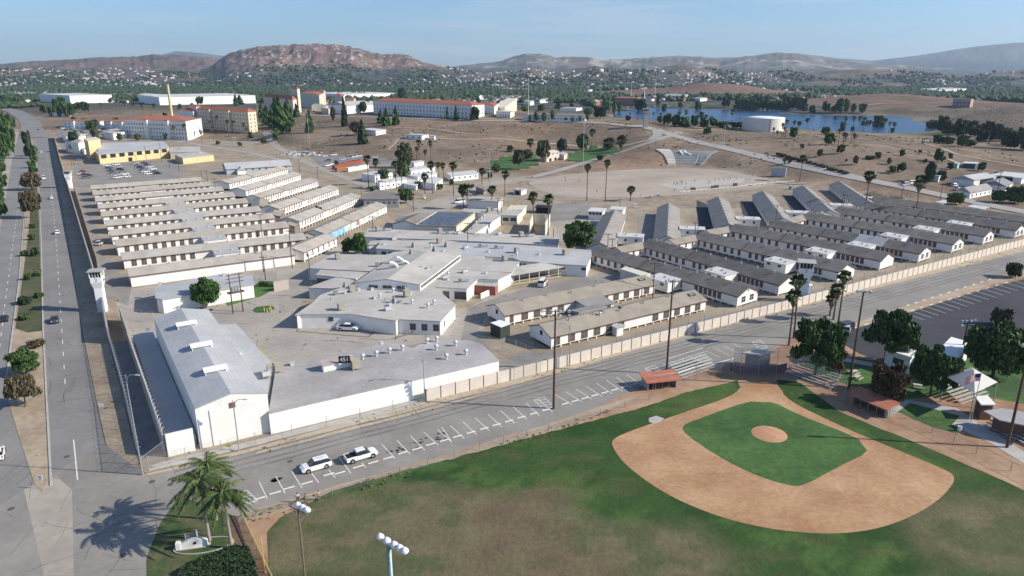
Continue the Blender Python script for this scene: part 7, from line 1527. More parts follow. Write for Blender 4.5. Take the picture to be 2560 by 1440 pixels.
lot([('sedan' if i % 3 else 'suv', CC[i % 10], x, y, 35) for i, (x, y) in enumerate(((158,322),(166,326),(172,331),(180,325),(186,330),(190,336),(206,332),(212,338),(220,343),(228,330),(246,326),(252,332),(262,329),(275,331),(286,334),(300,336),(178,338),(268,322)))], '{} car from the left in the street car park by the low red-roofed buildings', 'cars in the street car park', parts=0)
lot([('suv','white',812,392,20),('van','white',834,389,200),('suv','grey',820,403,200),('sedan','white',856,400,15),('van','silver',874,397,15),('van','white',884,394,15),('van','white',895,392,15),('sedan','silver',908,398,15),('sedan','white',937,395,10),('pickup','white',818,416,60),('pickup','white',828,413,60),('sedan','silver',838,410,60),('sedan','white',890,409,60),('sedan','white',902,408,60)], '{} vehicle from the left in the vehicle yard behind the containers', 'vehicles in the vehicle yard', parts=1)
lot([('sedan' if i % 3 else 'suv', CC[(i*3+1) % 10], x, y, a) for i, (x, y, a) in enumerate(((236,420,20),(300,448,30),(372,436,30),(1060,500,60),(1225,470,20),(1108,492,40),(955,508,60),(1420,545,10),(1400,530,10),(1290,560,80),(700,690,40),(745,660,40),(1110,812,-8),(640,392,20),(668,402,20),(690,410,20)))], '{} single parked car from the left in the yards of the camp', 'single cars in the camp yards', parts=1) if 0 else None
lot([('van','silver',2262,464,200),('van','white',2276,460,200),('suv','white',2388,466,20),('pickup','silver',2394,476,20),('pickup','white',2438,470,20)], '{} vehicle from the left by the sheds and kiosk', 'vehicles by the sheds', parts=1, flat=False)
lot([('sedan', CC[i % 10], 1570+i*6.5, 268+(i%2), 10) for i in range(9)] + [('sedan', CC[(i*3) % 10], 1636+i*7, 266, 10) for i in range(7)], '{} tiny parked car from the left on the far side of the lake', 'cars beyond the lake', parts=0, flat=False)
def cart(px, py, hd, label):
    p = P(px, py)+Vector((0,0,.05)); t = thing('golf_cart', label, 'golf cart', p, radians(hd)); b = MB(); loft(b, [(-1.2,.3,.75,.55,.5),(-.2,.25,.8,.6,.55),(.3,.25,.35,.6,.55),(.9,.25,.7,.58,.5),(1.25,.35,.6,.45,.4)]); b.obj('body', [PAINT['white']], t)
    b = MB(); b.box(-1.0,.9,-.6,.6,1.85,1.93); b.obj('roof', [PAINT['white']], t)
    b = MB(); [b.tube((x,y,.6),(x,y,1.85),.025,.025,5) for x in (-.9,.75) for y in (-.5,.5)]; b.obj('roof_frame', [DSTEEL], t)
    for x in (-.8,.85):
        for s in (-.5,.5): b = MB(); b.tube((x,s-.08,.22),(x,s+.08,.22),.22,.22,10); b.obj('wheel', [BLACK], t)
cart(1121,745,-15,'white golf cart at the open bay of the clinic garage'); cart(1061,497,-100,'white utility cart on the lane near the dark round tree'); cart(1587,520,180,'small golf cart on the path right of the white modular units')
p = P(2115,826); t = thing('cargo_trailer', 'black cargo trailer parked at the end of the dark car park', 'trailer', p, radians(30)); b = MB(); b.hexa([(-2,-1,.4),(2,-1,.4),(2,1,.4),(-2,1,.4),(-2,-1,2.4),(1.8,-1,2.2),(1.8,1,2.2),(-2,1,2.4)]); b.obj('body', [PAINT['black']], t)
for s in (-1,1): b = MB(); b.tube((0,s*1.0,.35),(0,s*1.15,.35),.35,.35,12); b.obj('wheel', [BLACK], t)
# wheel stops
WS = []
for x, y in ((648,1247),(688,1233),(722,1221),(762,1209) if 0 else (768,1208),(812,1196) if 0 else (822,1187),(859,1182) if 0 else (850,1183),(895,1168),(933,1157),(970,1146),(1007,1133),(1042,1123),(1076,1112),(1111,1102),(1143,1092),(1177,1082)):
    WS.append((x, y))
x_, y_ = 1210, 1072
for i in range(6): WS.append((1210+i*31, 1072-i*9.3))
for i in range(10): WS.append((1413+i*24.5, 1010-i*6.9))
WS += [(2269-0+i*20.5, 764-i*6.5) for i in range(11)] + [(2280+i*23.5, 777-i*7.0) for i in range(11)] + [(2136,821),(2165,812),(2198,801)]
b = MB(); b.hexa([(-.9,-.09,0),(.9,-.09,0),(.9,.09,0),(-.9,.09,0),(-.88,-.06,.13),(.88,-.06,.13),(.88,.06,.13),(-.88,.06,.13)]); wsm = b.mesh('wheel_stop', [mat('white_concrete', (.62,.60,.56), .08, 3, .8)]); ws = []
for x, y in WS: p = P(x, y); o = link('wheel_stop', wsm, None, (p.x, p.y, .05), radians(31)); o['category'] = 'wheel stop'; ws.append(o)
ordered(ws, '{} white concrete wheel stop from the left along the parking stalls', 'wheel stops of the parking stalls')

# ================================================================ POLES, LAMPS, FENCES
def pole(px, py, ty, kind, label='', group=None, flat=True, heads=4, rz=None, arms=2):
    p = P(px, py) if flat else T(px, py); h = hof(p, ty)
    nm = {'flood':'floodlight_pole','steel':'floodlight_mast','power':'utility_pole','street':'street_lamp'}[kind]
    t = thing(nm, label, {'flood':'light pole','steel':'light mast','power':'utility pole','street':'street lamp'}[kind], p, RNG.uniform(-.3,.3) if rz is None else rz, group)
    m = {'flood':WOODPOLE,'power':WOODPOLE,'steel':STEEL,'street':STEEL}[kind]; r0 = {'flood':.26,'power':.17,'steel':.22,'street':.11}[kind]
    b = MB(); b.tube((0,0,-.2),(0,0,h),r0,r0*.6,10); b.obj('shaft', [m], t)
    if kind in ('flood','steel'):
        b = MB(); w_ = heads*.35
        for k in range(2 if kind == 'flood' and heads > 4 else 1): b.box(-w_,w_,-.06,.06,h-.3-k*.9,h-.18-k*.9)
        b.obj('crossarm', [DSTEEL], t)
        for k in range(heads):
            b = MB(); b.lathe([(.08,-.2),(.16,-.1),(.32,.22),(.33,.3),(.0,.30)], 12); rr, cc = (k//4, k%4) if heads > 4 else (0, k)
            n_ = 4 if heads > 4 else heads; o = b.obj('lamp_head', [mat('pale_lamp_reflector', (.62,.64,.66), .05, 1, .35)], t, loc=(-w_*.9+cc*(1.8*w_/(n_-1)), -.1, h-.1-rr*.9)); o.rotation_euler = (radians(115),0,RNG.uniform(-.5,.5))
    if kind == 'power':
        for k in range(arms):
            b = MB(); b.box(-1.3,1.3,-.07,.07,h-.5-k*1.3,h-.35-k*1.3)
            for x in (-1.2,-.6,.6,1.2): b.tube((x,0,h-.35-k*1.3),(x,0,h-.12-k*1.3),.05,.05,5,0)
            b.obj('crossarm', [WOODPOLE], t)
    if kind == 'street':
        b = MB(); b.path([(0,0,h-1.4),(.25,0,h-.4),(.9,0,h+.05),(2.0,0,h+.15)], [.08,.07,.06,.05], 6); b.obj('arm', [STEEL], t); b = MB(); b.hexa([(1.8,-.15,h+.05),(2.5,-.12,h+.08),(2.5,.12,h+.08),(1.8,.15,h+.05),(1.8,-.12,h+.22),(2.5,-.08,h+.18),(2.5,.08,h+.18),(1.8,.12,h+.22)]); b.obj('lamp_head', [STEELW], t)
    return t
pole(1384,1022,775,'flood','tall wooden floodlight pole with a cluster of lamps between the warehouse wall and ball field',heads=8)
pole(1666,935,700,'flood','tall wooden floodlight pole beside the salmon-roofed dugout',heads=4); pole(2122,970,726,'flood','tall wooden floodlight pole before the feathery park tree',heads=4)
pole(2517,1119,860,'flood','thick dark wooden pole at the right edge of the ball field',heads=4); pole(2400,905,800,'flood','weathered floodlight pole between the largest park tree and the white hall',heads=5)
# near outfield lights: only their upper parts rise into view
p = PD(745, 1275, 62.0); h = p.z; t = thing('floodlight_pole', 'slim rusty pole with four round lamps in the lower left of the field', 'light pole', (p.x, p.y, 0), radians(-35)); b = MB(); b.tube((0,0,-.2),(0,0,h),.14,.10,10); b.obj('shaft', [mat('rusty_pole', (.16,.13,.09), .2, 3, .8)], t)
RND = mat('white_round_lamp', (.72,.73,.76), .05, 1, .25)
b = MB(); b.box(-1.5,1.5,-.04,.04,h-.1,h); b.tube((-.9,0,h-.05),(0,0,h-1.0),.03,.03,5); b.tube((.9,0,h-.05),(0,0,h-1.0),.03,.03,5); b.obj('crossarm', [DSTEEL], t)
for x in (-.2,.55,1.2): b = MB(); b.lathe([(0,-.3),(.22,-.26),(.36,-.1),(.40,.12),(.30,.28),(0,.3)], 14); o = b.obj('lamp_head', [RND], t, loc=(x,.2,h+.35), smooth=True); o.rotation_euler = (radians(-60),0,0)
b = MB(); b.tube((-1.45,0,h),(-1.45,0,h+.3),.06,.06,6); b.obj('bracket', [DSTEEL], t)
p = PD(972, 1365, 42.0); h = p.z; t = thing('floodlight_pole', 'blue-green steel pole with five grey round lamps at the bottom edge', 'light pole', (p.x, p.y, 0), radians(-38)); b = MB(); b.tube((0,0,-.2),(0,0,h),.28,.17,14); b.obj('shaft', [mat('blue_green_steel', (.22,.29,.29), .1, 3, .5, metal=.4)], t, smooth=True)
b = MB(); b.tube((-1.1,0,h+.15),(1.5,0,h+.15),.05,.05,8); b.tube((0,0,h),(0,0,h+.2),.09,.09,8); b.obj('crossarm', [STEELW], t)
for x in (-1.0,-.3,.45,1.0,1.5): b = MB(); b.lathe([(0,-.24),(.16,-.21),(.25,-.08),(.29,.10),(.22,.22),(0,.24)], 16); o = b.obj('lamp_head', [RND], t, loc=(x,.1,h+.22), smooth=True); o.rotation_euler = (radians(-62),0,radians(10))
for q in ((775,372,275,'tall thin mast left of the rim pines'),(780,372,300,'') ,(1072,402,310,'tall slim floodlight mast before the slope hut'),(1457,432,308,'tall slim floodlight mast beside the lower lawn'),(1225,492,372,'tall pale mast beside the single lane palm'),(648,322,250,'thin pole at the right end of the cream dormitory'),(590,388,343,'slim pale pole left of the vehicle yard road'),(1810,362,313,'short floodlight mast before the water tank'),(1728,330,314,'small light mast left of the water tank'),(1592,402+0,340,'')):
    if q[3]: pole(q[0], q[1], q[2], 'steel', q[3], flat=q[1] > 440, heads=3)
pw = [(780,742,634,1),(840,690,668,0),(731,560+110,575,1),(659,680,612,1),(664,700,640,1),(934,598,540,1),(908,560,546,1),(1170,628,556,1),(1180,600,565,0),(1518,648,583,1),(1529,652,595,1),(1632,745,655,1),(1681,780,697,0),(1735,610,555,1),(1748,616,573,1),(1936,582,512,1),(2100,545,478,1),(2105,540,485,1),(2158,548,480,0),(2170,524,480,1),(2178,526,478,1),(2250,516,464,1),(2350,500,458,1),(2490,496,430,1),(2494,478,424,1),(797,470,416,1),(750,437,398,1),(905,515,464,1),(1034,530,484,1),(1245,560,494,1),(1254,556,499,1),(656,598,534,1),(598,518,490,1),(541,486,445,1),(508,472,426,0),(521,470,427,1),(448,430,384,0),(405,405,356,0),(366,402,362,0),(180,416,380,1),(185,412,385,0),(424,420,375,0),(1383,620,571,0),(1549,530,493,0),(1035,500,470,0),(1300,488,455,0),(2000,748,690,0)]
ordered([pole(a, c, d, 'power', group='utility poles through the camp', arms=k) for a, c, d, k in pw], '{} dark wooden utility pole from the left among the camp buildings')
p1, p2 = P(583,784), P(608,779); t = thing('transformer_platform', 'twin wooden poles carrying a transformer platform beside the big bright tree', 'transformer poles', p1, atan2((p2-p1).y,(p2-p1).x)); L_ = (p2-p1).length; h = hof(p1, 686)
for x in (0, L_): b = MB(); b.tube((x,0,0),(x,0,h),.18,.13,8); b.obj('post', [WOODPOLE], t)
for z_ in (h-.4,h-1.4,h-2.4): b = MB(); b.box(-1,L_+1,-.08,.08,z_,z_+.15); b.obj('crossarm', [WOODPOLE], t)
b = MB(); b.box(-.8,L_+.8,-.8,.8,h*.52,h*.52+.25); b.obj('platform', [WOODPOLE], t)
for x in (.6,L_*.5,L_-.6): b = MB(); b.tube((x,0,h*.55),(x,0,h*.55+1.3),.38,.38,10); b.obj('transformer', [STEEL], t)
for q in ((357,1188,937,'tall curved street lamp at the corner of the left fence',radians(-10)),(1062,1003,893,'tall street lamp where the white wall meets the beige wall',radians(200)),(1423,915,812,'street lamp behind the beige wall before the front pink-framed barracks',radians(160)),(598,1128,1000,'slim pole before the white gable of the warehouse',0),(514,1118,1035,'curved lamp before the white gable of the warehouse',radians(30)),(318,820,745,'thin rusty pole between the fences beside the warehouse',0)):
    pole(q[0], q[1], q[2], 'street', q[3], rz=q[4])
# chain-link fences
def mesh_mat(name, c, fac):
    m = bpy.data.materials.new(name); m.use_nodes = True; n = m.node_tree; b_ = n.nodes['Principled BSDF']; b_.inputs['Base Color'].default_value = (*c, 1); b_.inputs['Roughness'].default_value = .6
    tr = n.nodes.new('ShaderNodeBsdfTransparent'); mx_ = n.nodes.new('ShaderNodeMixShader'); mx_.inputs[0].default_value = fac
    n.links.new(tr.outputs[0], mx_.inputs[1]); n.links.new(b_.outputs[0], mx_.inputs[2]); n.links.new(mx_.outputs[0], n.nodes['Material Output'].inputs['Surface']); return m
LINK = mesh_mat('chain_link_mesh', (.30,.30,.29), .13); LINKD = mesh_mat('dense_wire_mesh', (.34,.33,.31), .30); RAZOR = mat('razor_wire', (.50,.50,.50), .1, 3, .5, metal=.4)
def fence(px, h, sp, label, name='chain_link_fence', m=None, razor=0, group=None, post=STEEL, rail=True, flat=True, r=.05):
    pp = [q if isinstance(q, Vector) else (P(*q) if flat else T(*q)) for q in px]; t = thing(name, label, 'fence', pp[0], 0, group); o = pp[0]; pb = MB(); cnt = 0; pts_ = []
    for i in range(len(pp)-1):
        n = max(1, int((pp[i+1]-pp[i]).length/sp)); pts_ += [pp[i].lerp(pp[i+1], k/n)-o for k in range(n)]
    pts_.append(pp[-1]-o); b = MB(); b.tube((0,0,-.1),(0,0,h),r,r,6); pm = b.mesh('post', [post])
    for q in pts_[:100]: link('post', pm, t, q)
    if rail:
        b = MB(); 
        for i in range(len(pts_)-1): b.tube(pts_[i]+Vector((0,0,h-.03)), pts_[i+1]+Vector((0,0,h-.03)), r*.6, r*.6, 5, 0, False)
        b.obj('top_rail', [post], t)
    b = MB()
    for i in range(len(pts_)-1): b.add([pts_[i]+Vector((0,0,.05)), pts_[i+1]+Vector((0,0,.05)), pts_[i+1]+Vector((0,0,h)), pts_[i]+Vector((0,0,h))], [(0,1,2,3)])
    b.obj('wire_mesh', [m or LINK], t)
    if razor:
        b = MB(); R_ = .32
        for i in range(len(pp)-1):
            d = pp[i+1]-pp[i]; L_ = d.length; d.normalize(); nn = Vector((-d.y,d.x,0)); K = int(L_/.30); pv = None
            for k in range(K):
                a_ = k*pi/3.0; q = pp[i]-o+d*(k*.30)+nn*cos(a_)*R_+Vector((0,0,h+.15+sin(a_)*R_)); 
                if pv: b.tube(pv, q, .028, .028, 3, 0, False)
                pv = q
        b.obj('razor_coil', [RAZOR], t)
    return t
fence([(357,1187),(320,1022),(275,860),(262,800)], 4.4, 3.2, 'tall chain-link fence with razor wire along the boulevard at the street corner', m=LINKD, razor=1)
fence([(415,1142),(357,1187)], 3.0, 3.0, 'short chain-link return between the warehouse corner and the boulevard fence', m=LINK)
fence([(372,1172),(640,1111),(900,1048),(1063,1008)], 2.4, 5.4, 'thin fence of tall bare posts along the pavement before the white warehouse wall', m=LINK, rail=False)
fence([(275,784),(330,800),(385,806)], 3.0, 2.4, 'chain-link cross fence between the boulevard wall and the warehouse', m=LINK)
wlv = [vz(P(262,782)), vz(P(150,402)), vz(P(136,345))]
t, pp = wallseg('boulevard_wall', 'long grey-tan camp wall running up the boulevard past guard towers 1 and 2', 'wall', [vz(P(275,860)), *wlv], 4.4, .35, mat('tan_grey_concrete_wall', (.40,.355,.31), .1, .4, .9))
wallseg('inner_wall', 'second camp wall parallel to the boulevard wall between towers 1 and 2', 'wall', [(256,742),(246,668),(187,478)], 3.0, .3, mat('brown_grey_wall', (.30,.25,.21), .1, .4, .9))
hb = hof(P(1340,934), 907); t, pp = wallseg('beige_wall', 'long beige panel wall with dark joints along the access road', 'wall', [vz(P(1065,1003)), vz(P(1340,934)), vz(P(1970,772)), vz(P(2560,613)), vz(P(2900,522))], hb, .25, BEIGE)
b = MB(); o = pp[0]; tot = sum((pp[i+1]-pp[i]).length for i in range(len(pp)-1)); pm = MB(); pm.box(-.06,.06,-.19,.19,0,hb+.04); pm = pm.mesh('panel_joint', [mat('dark_wall_joint', (.13,.11,.10), .1, 1, .8)]); s_ = 0; cnt = 0
for i in range(len(pp)-1):
    d = pp[i+1]-pp[i]; L_ = d.length; d.normalize(); n = int(L_/2.95)
    for k in range(n):
        if cnt < 98: link('panel_joint', pm, t, pp[i]-o+d*(k*L_/n), atan2(d.y,d.x)); cnt += 1
fence([(1285,962-10),(1440,905),(1760,815),(1985,757),(2130,715),(2400,640),(2570,592)], 3.2, 6, 'chain-link fence with a top rail between the beige wall and the right block', m=LINK, post=DSTEEL)
fence([(1190,868),(1290,880),(1340,905),(1400,905)], 3.0, 3.2, 'chain-link fence curving around the end of the flat workshop', m=LINK)
fence([(1092,722+90),(1060,838),(1000,842)], 1.0, 2.0, 'low barrier left of the front barracks', m=LINK) if 0 else None
fence([(600,1318),(640,1292),(830,1238),(1000,1187),(1200,1126),(1372,1078),(1500,1040),(1622,1000)], 1.5, 4.6, 'long low chain-link fence between the parking strip and the outfield', m=LINK, post=DSTEEL)
fence([(1632,975),(1692,966),(1740,950),(1800,938),(1832,930)], 3.2, 4, 'chain-link fence before the left bleachers', m=LINK)
fence([(1832,932),(1850,934),(1895,936),(1940,934),(1972,930)], 6.0, 3.2, 'high backstop fence behind home plate', m=LINKD, name='backstop_fence')
fence([(1972,932),(2030,960),(2085,985),(2110,1000)], 5.0, 3.6, 'tall chain-link fence before the right bleachers', m=LINK, name='backstop_fence')
fence([(2222,1045),(2330,1082),(2440,1135),(2620,1225)], 1.8, 4, 'low chain-link fence from the right dugout to the right edge', m=LINK, post=DSTEEL)
fence([(1700,490),(1760,484),(1830,478),(1905,468),(1985,462)], 2.4, 4, 'thin fence between the dirt yard and the grey-roofed barracks', m=LINK)
fence([(2250,930),(2560,1000)], 1.5, 4, 'low park fence behind the shade canopy', m=LINK)
fence([(320,810),(330,905),(380,1030),(414,1140)][:0] or [vz(P(322,837,4.4)), vz(P(412,1085,4.4))], 4.7, 6, 'razor-topped fence above the grey annex wall', m=LINK, razor=1)
# yellow-capped fence at the lower left corner
a, c = P(603,1292), P(690,1475); t = thing('timber_fence', 'brown fence with a bright yellow top rail running down from the palm corner', 'fence', a, atan2((c-a).y,(c-a).x)); L_ = (c-a).length
b = MB(); b.box(0,L_,-.05,.05,1.05,1.15); b.obj('yellow_rail', [mat('yellow_pvc', (.55,.42,.12), .05, 1, .6)], t); b = MB(); b.box(0,L_,-.03,.03,0,1.04); b.obj('mesh_panel', [LINKD], t)
for i in range(9): b = MB(); b.tube((i*L_/8,0,0),(i*L_/8,0,1.1),.05,.05,6); b.obj('post', [DSTEEL], t)
p1, p2 = P(640,1290+40), P(668,1440); t = thing('foul_pole', 'pale yellow foul pole leaning against the view at the lower left of the field', 'pole', P(663,1432)); h = hof(P(663,1432), 1338); b = MB(); b.tube((0,0,0),(0,0,h),.06,.05,8); b.obj('shaft', [mat('yellow_pvc', (.55,.42,.12))], t); b = MB(); b.tube((0,0,0),(0,0,.2),.15,.15,8); b.obj('footing', [CONC], t)

# ================================================================ SIGNS AND SMALL THINGS
p = P(487,1368); t = thing('monument_sign', 'pale curved monument sign with a round emblem under the queen palms', 'monument sign', p, radians(14)); b = MB(); N = 14
ar = [(-1.7+3.4*i/N, .9+.55*sin(pi*i/N)) for i in range(N+1)]; pl = [(-1.7,.15),(1.7,.15)] + [(x,z) for x,z in ar[::-1]]
b.add([(x,-.25,z) for x,z in pl]+[(x,.25,z) for x,z in pl], [tuple(range(len(pl))), tuple(range(len(pl),2*len(pl)))[::-1]]+[(i,(i+1)%len(pl),len(pl)+(i+1)%len(pl),len(pl)+i)[::-1] for i in range(len(pl))]); b.obj('sign_body', [WHITE], t)
b = MB(); b.box(-2.0,2.0,-.45,.45,0,.16); b.obj('plinth', [CONC], t); b = MB(); b.tube((.15,-.29,.85),(.15,-.26,.85),.2,.2,16); b.obj('emblem', [BLACK], t)
b = MB(); b.box(-2.3,-1.71,-.35,.35,.1,1.15); b.obj('side_pier', [WHITE], t); b = MB(); b.box(-1.1,-1.0,.3,.5,.8,2.0); b.box(.3,.42,.5,.7,.9,2.3); b.hexa([(-1.0,.4,1.0),(.3,.6,1.2),(.3,.64,1.2),(-1.0,.44,1.0),(-1.0,.4,1.8),(.3,.6,2.1),(.3,.64,2.1),(-1.0,.44,1.8)],1); b.obj('rear_fin', [WHITE2, DSTEEL], t)
N = 28; b = MB()
for i in range(N):
    a0, a1 = 2*pi*i/N, 2*pi*(i+1)/N; f = lambda a_, r_: (cos(a_)*3.9*r_+1.2, sin(a_)*1.7*r_-.1); q = [f(a0,1),f(a1,1),f(a1,.95),f(a0,.95)]; b.hexa([(*v,0) for v in q]+[(*v,.2) for v in q])
struct(b.obj('planter_kerb', CONC, loc=(p.x, p.y, .03), rz=radians(14)))
def sign(px, py, ty, label, board, m, sym=None, flat=True, w_=.6, h_=.75):
    p = P(px, py); h = hof(p, ty); t = thing('road_sign', label, 'sign', p, 0); b = MB(); b.tube((0,0,0),(0,0,h),.035,.035,6); b.obj('post', [STEEL], t); b = MB(); b.box(-w_/2,w_/2,-.06,-.03,h-h_,h); b.obj('board', [m], t)
    if sym == 'keep':
        b = MB(); b.tube((-.1,-.075,h-.28),(-.1,-.065,h-.28),.09,.09,10); b.path([(.12,-.07,h-.65),(.12,-.07,h-.4),(.22,-.07,h-.15)], [.03,.03,.03], 4); b.box(-.1,.16,-.08,-.065,h-.52,h-.47); b.obj('symbol', [BLACK], t); b = MB(); b.box(-.24,.24,-.06,-.03,h-1.2,h-.82); b.obj('lower_board', [m], t)
    return t
sign(106,1222,1187,'white keep-right road sign at the tip of the median',None,WHITE2,'keep',w_=.8,h_=.9); sign(256,1030,1008,'white notice board standing on the dirt verge',None,WHITE2,w_=.95,h_=.8)
sign(573,1124,1110,'small yellow notice on the fence before the warehouse gable',None,mat('yellow_notice', (.6,.55,.12), .05, 1, .6),w_=.9,h_=.5); sign(1044,1000,987,'small yellow notice near the end of the white wall',None,mat('yellow_notice', (.6,.55,.12)),w_=.9,h_=.5); sign(98,1140,1130+4,'thin white marker post on the median',None,WHITE2,w_=.3,h_=.2)
sign(700,1215,1212-6,'tiny white ground sign',None,WHITE2) if 0 else None
# flag
p = P(2427,1056); h = hof(p, 930); t = thing('flagpole', 'flagpole flying the stars and stripes beside the brick restroom', 'flagpole', p, 0); b = MB(); b.tube((0,0,0),(0,0,h),.08,.05,8); b.obj('shaft', [STEEL], t)
b = MB(); FW, FH = 2.6, 1.5; NX = 10; fz = h-.25
def fp(u, v): return (-u*FW, .15*sin(u*7)*u, fz - v*FH - u*u*.9 - .05*sin(u*9))
for s_ in range(13):
    for i in range(NX):
        u0, u1 = i/NX, (i+1)/NX; v0, v1 = s_/13, (s_+1)/13; m_ = 2 if (u0 < .4 and s_ < 7) else (0 if s_ % 2 == 0 else 1)
        b.add([fp(u0,v0), fp(u1,v0), fp(u1,v1), fp(u0,v1)], [(0,1,2,3)], m_)
b.obj('flag', [mat('flag_red', (.40,.03,.05), .05, 1, .8), mat('flag_white', (.75,.74,.72), .03, 1, .8), mat('flag_blue', (.02,.03,.12), .05, 1, .8)], t)
def bench_table(px, py, rz, label, s=1.0):
    p = P(px, py); t = thing('picnic_table', label, 'picnic table', p, rz, 'picnic tables in the park'); M_ = mat('pale_concrete_table', (.50,.45,.38), .06, 1, .8)
    b = MB(); b.box(-.95,.95,-.4,.4,.7,.78); b.obj('table_top', [M_], t)
    for y in (-.8,.8): b = MB(); b.box(-.95,.95,y-.14,y+.14,.40,.47); b.obj('bench', [M_], t)
    for x in (-.65,.65): b = MB(); b.box(x-.06,x+.06,-.7,.7,.2,.3); b.box(x-.06,x+.06,-.12,.12,0,.69); b.obj('leg', [M_], t)
for q in ((2134,935,.5,'picnic table in the shade behind the light pole, the farther one'),(2142,948,.7,'picnic table in the shade behind the light pole, the nearer one'),(2295,970,-.4,'picnic table below the concession stand'),(2176,900,.2,'picnic table on the path by the concession stand')): bench_table(*q)
def bin_(px, py, label, m=DSTEEL, s=1.0):
    p = P(px, py); t = thing('bin', label, 'bin', p, .3); b = MB(); b.lathe([(.28,0),(.34,.95),(.36,1.0),(.30,1.0),(.28,.8),(0,.8)], 12); b.obj('barrel', [m], t); b = MB(); b.lathe([(.37,.9),(.39,.95),(.37,1.0)], 12); b.obj('rim', [STEEL], t)
bin_(2398,1078,'white bin beside the flagpole lawn', WHITE2); bin_(2079,968,'dark bin at the end of the right bleachers')
bl = []
for x, y in ((661,777),(668,779),(674,775),(677,771),(679,779)): p = P(x, y+2); b = MB(); b.tube((0,0,0),(0,0,1.1),.12,.12,8); o = b.obj('bollard', [mat('yellow_bollard_paint', (.60,.48,.12), .05, 1, .6)], loc=p); o['category'] = 'bollard'; bl.append(o)
ordered(bl, '{} yellow bollard from the left beside the small lawn patch', 'yellow bollards')
sheet('lawn', [(560,752),(610,738),(650,702),(690,705),(688,722),(650,742),(570,765)], .2, GRASS); sheet('lawn', [(632,776),(640,768),(680,764),(688,772),(670,781),(640,782)], .2, GRASS)
t = thing('hedge', 'short clipped hedge on the lawn behind the transformer poles', 'hedge', P(672,716)); b = MB(); nn = NP.normal(size=(900,3)); nn /= np.linalg.norm(nn,axis=1)[:,None]; pt = nn*np.array([[3.2,.9,.8]])*NP.uniform(.8,1,(900,1))+np.array([[0,0,.8]]); link('foliage', cards('foliage', pt, nn, .18, LEAF['green']), t)
# portable toilet, crates, scoreboard-like boxes
p = T(1975,474); t = thing('portable_toilet', 'blue portable toilet near the fourth grey-roofed barracks', 'portable toilet', p); b = MB(); b.box(-.6,.6,-.6,.6,0,2.1); b.obj('cabin', [mat('blue_plastic', (.06,.28,.38), .05, 1, .5)], t); b = MB(); b.hexa([(-.65,-.65,2.11),(.65,-.65,2.11),(.65,.65,2.11),(-.65,.65,2.11),(-.4,-.5,2.4),(.4,-.5,2.4),(.4,.5,2.4),(-.4,.5,2.4)]); b.obj('roof', [WHITE2], t)
yb = []
for x, y in ((1733,476),(1783,472),(1791,470),(1838,465)):
    p = P(x, y); t = thing('brown_cabinet', '', 'cabinet', p, .2); b = MB(); b.box(-1.1,1.1,-.6,.6,.1,1.5); b.obj('case', [BROWNTRIM], t); b = MB(); b.box(-1.2,1.2,-.7,.7,1.51,1.6); b.obj('lid', [BROWNTRIM], t); yb.append(t)
ordered(yb, '{} brown cabinet from the left at the near edge of the exercise slab', 'brown cabinets of the dirt yard')
for i, (x, y) in enumerate(((1625,494),(1646,490),(1876,465))):
    p = P(x, y); t = thing('picnic_table', ['pale table in the dirt yard, left of two','pale table in the dirt yard, right of two','pale table at the far right of the dirt yard'][i], 'picnic table', p, .1); b = MB(); b.box(-1.2,1.2,-.6,.6,.7,.8); b.obj('table_top', [CONC], t); b = MB(); b.box(-.8,.8,-.15,.15,0,.69); b.obj('leg', [CONC], t)
t = thing('gate_barrier', 'rusty swing gate lying open beside the flat workshop', 'gate', P(990,848), radians(42)); b = MB(); b.tube((0,0,.5),(10,0,.5),.08,.08,6); [b.tube((1.2+i*2,0,.5),(.2+i*2,0,1.5),.05,.05,5) for i in range(5)]; b.obj('bar', [BROWNTRIM], t); b = MB(); b.tube((0,0,0),(0,0,.8),.12,.12,8); b.obj('post', [BROWNTRIM], t)
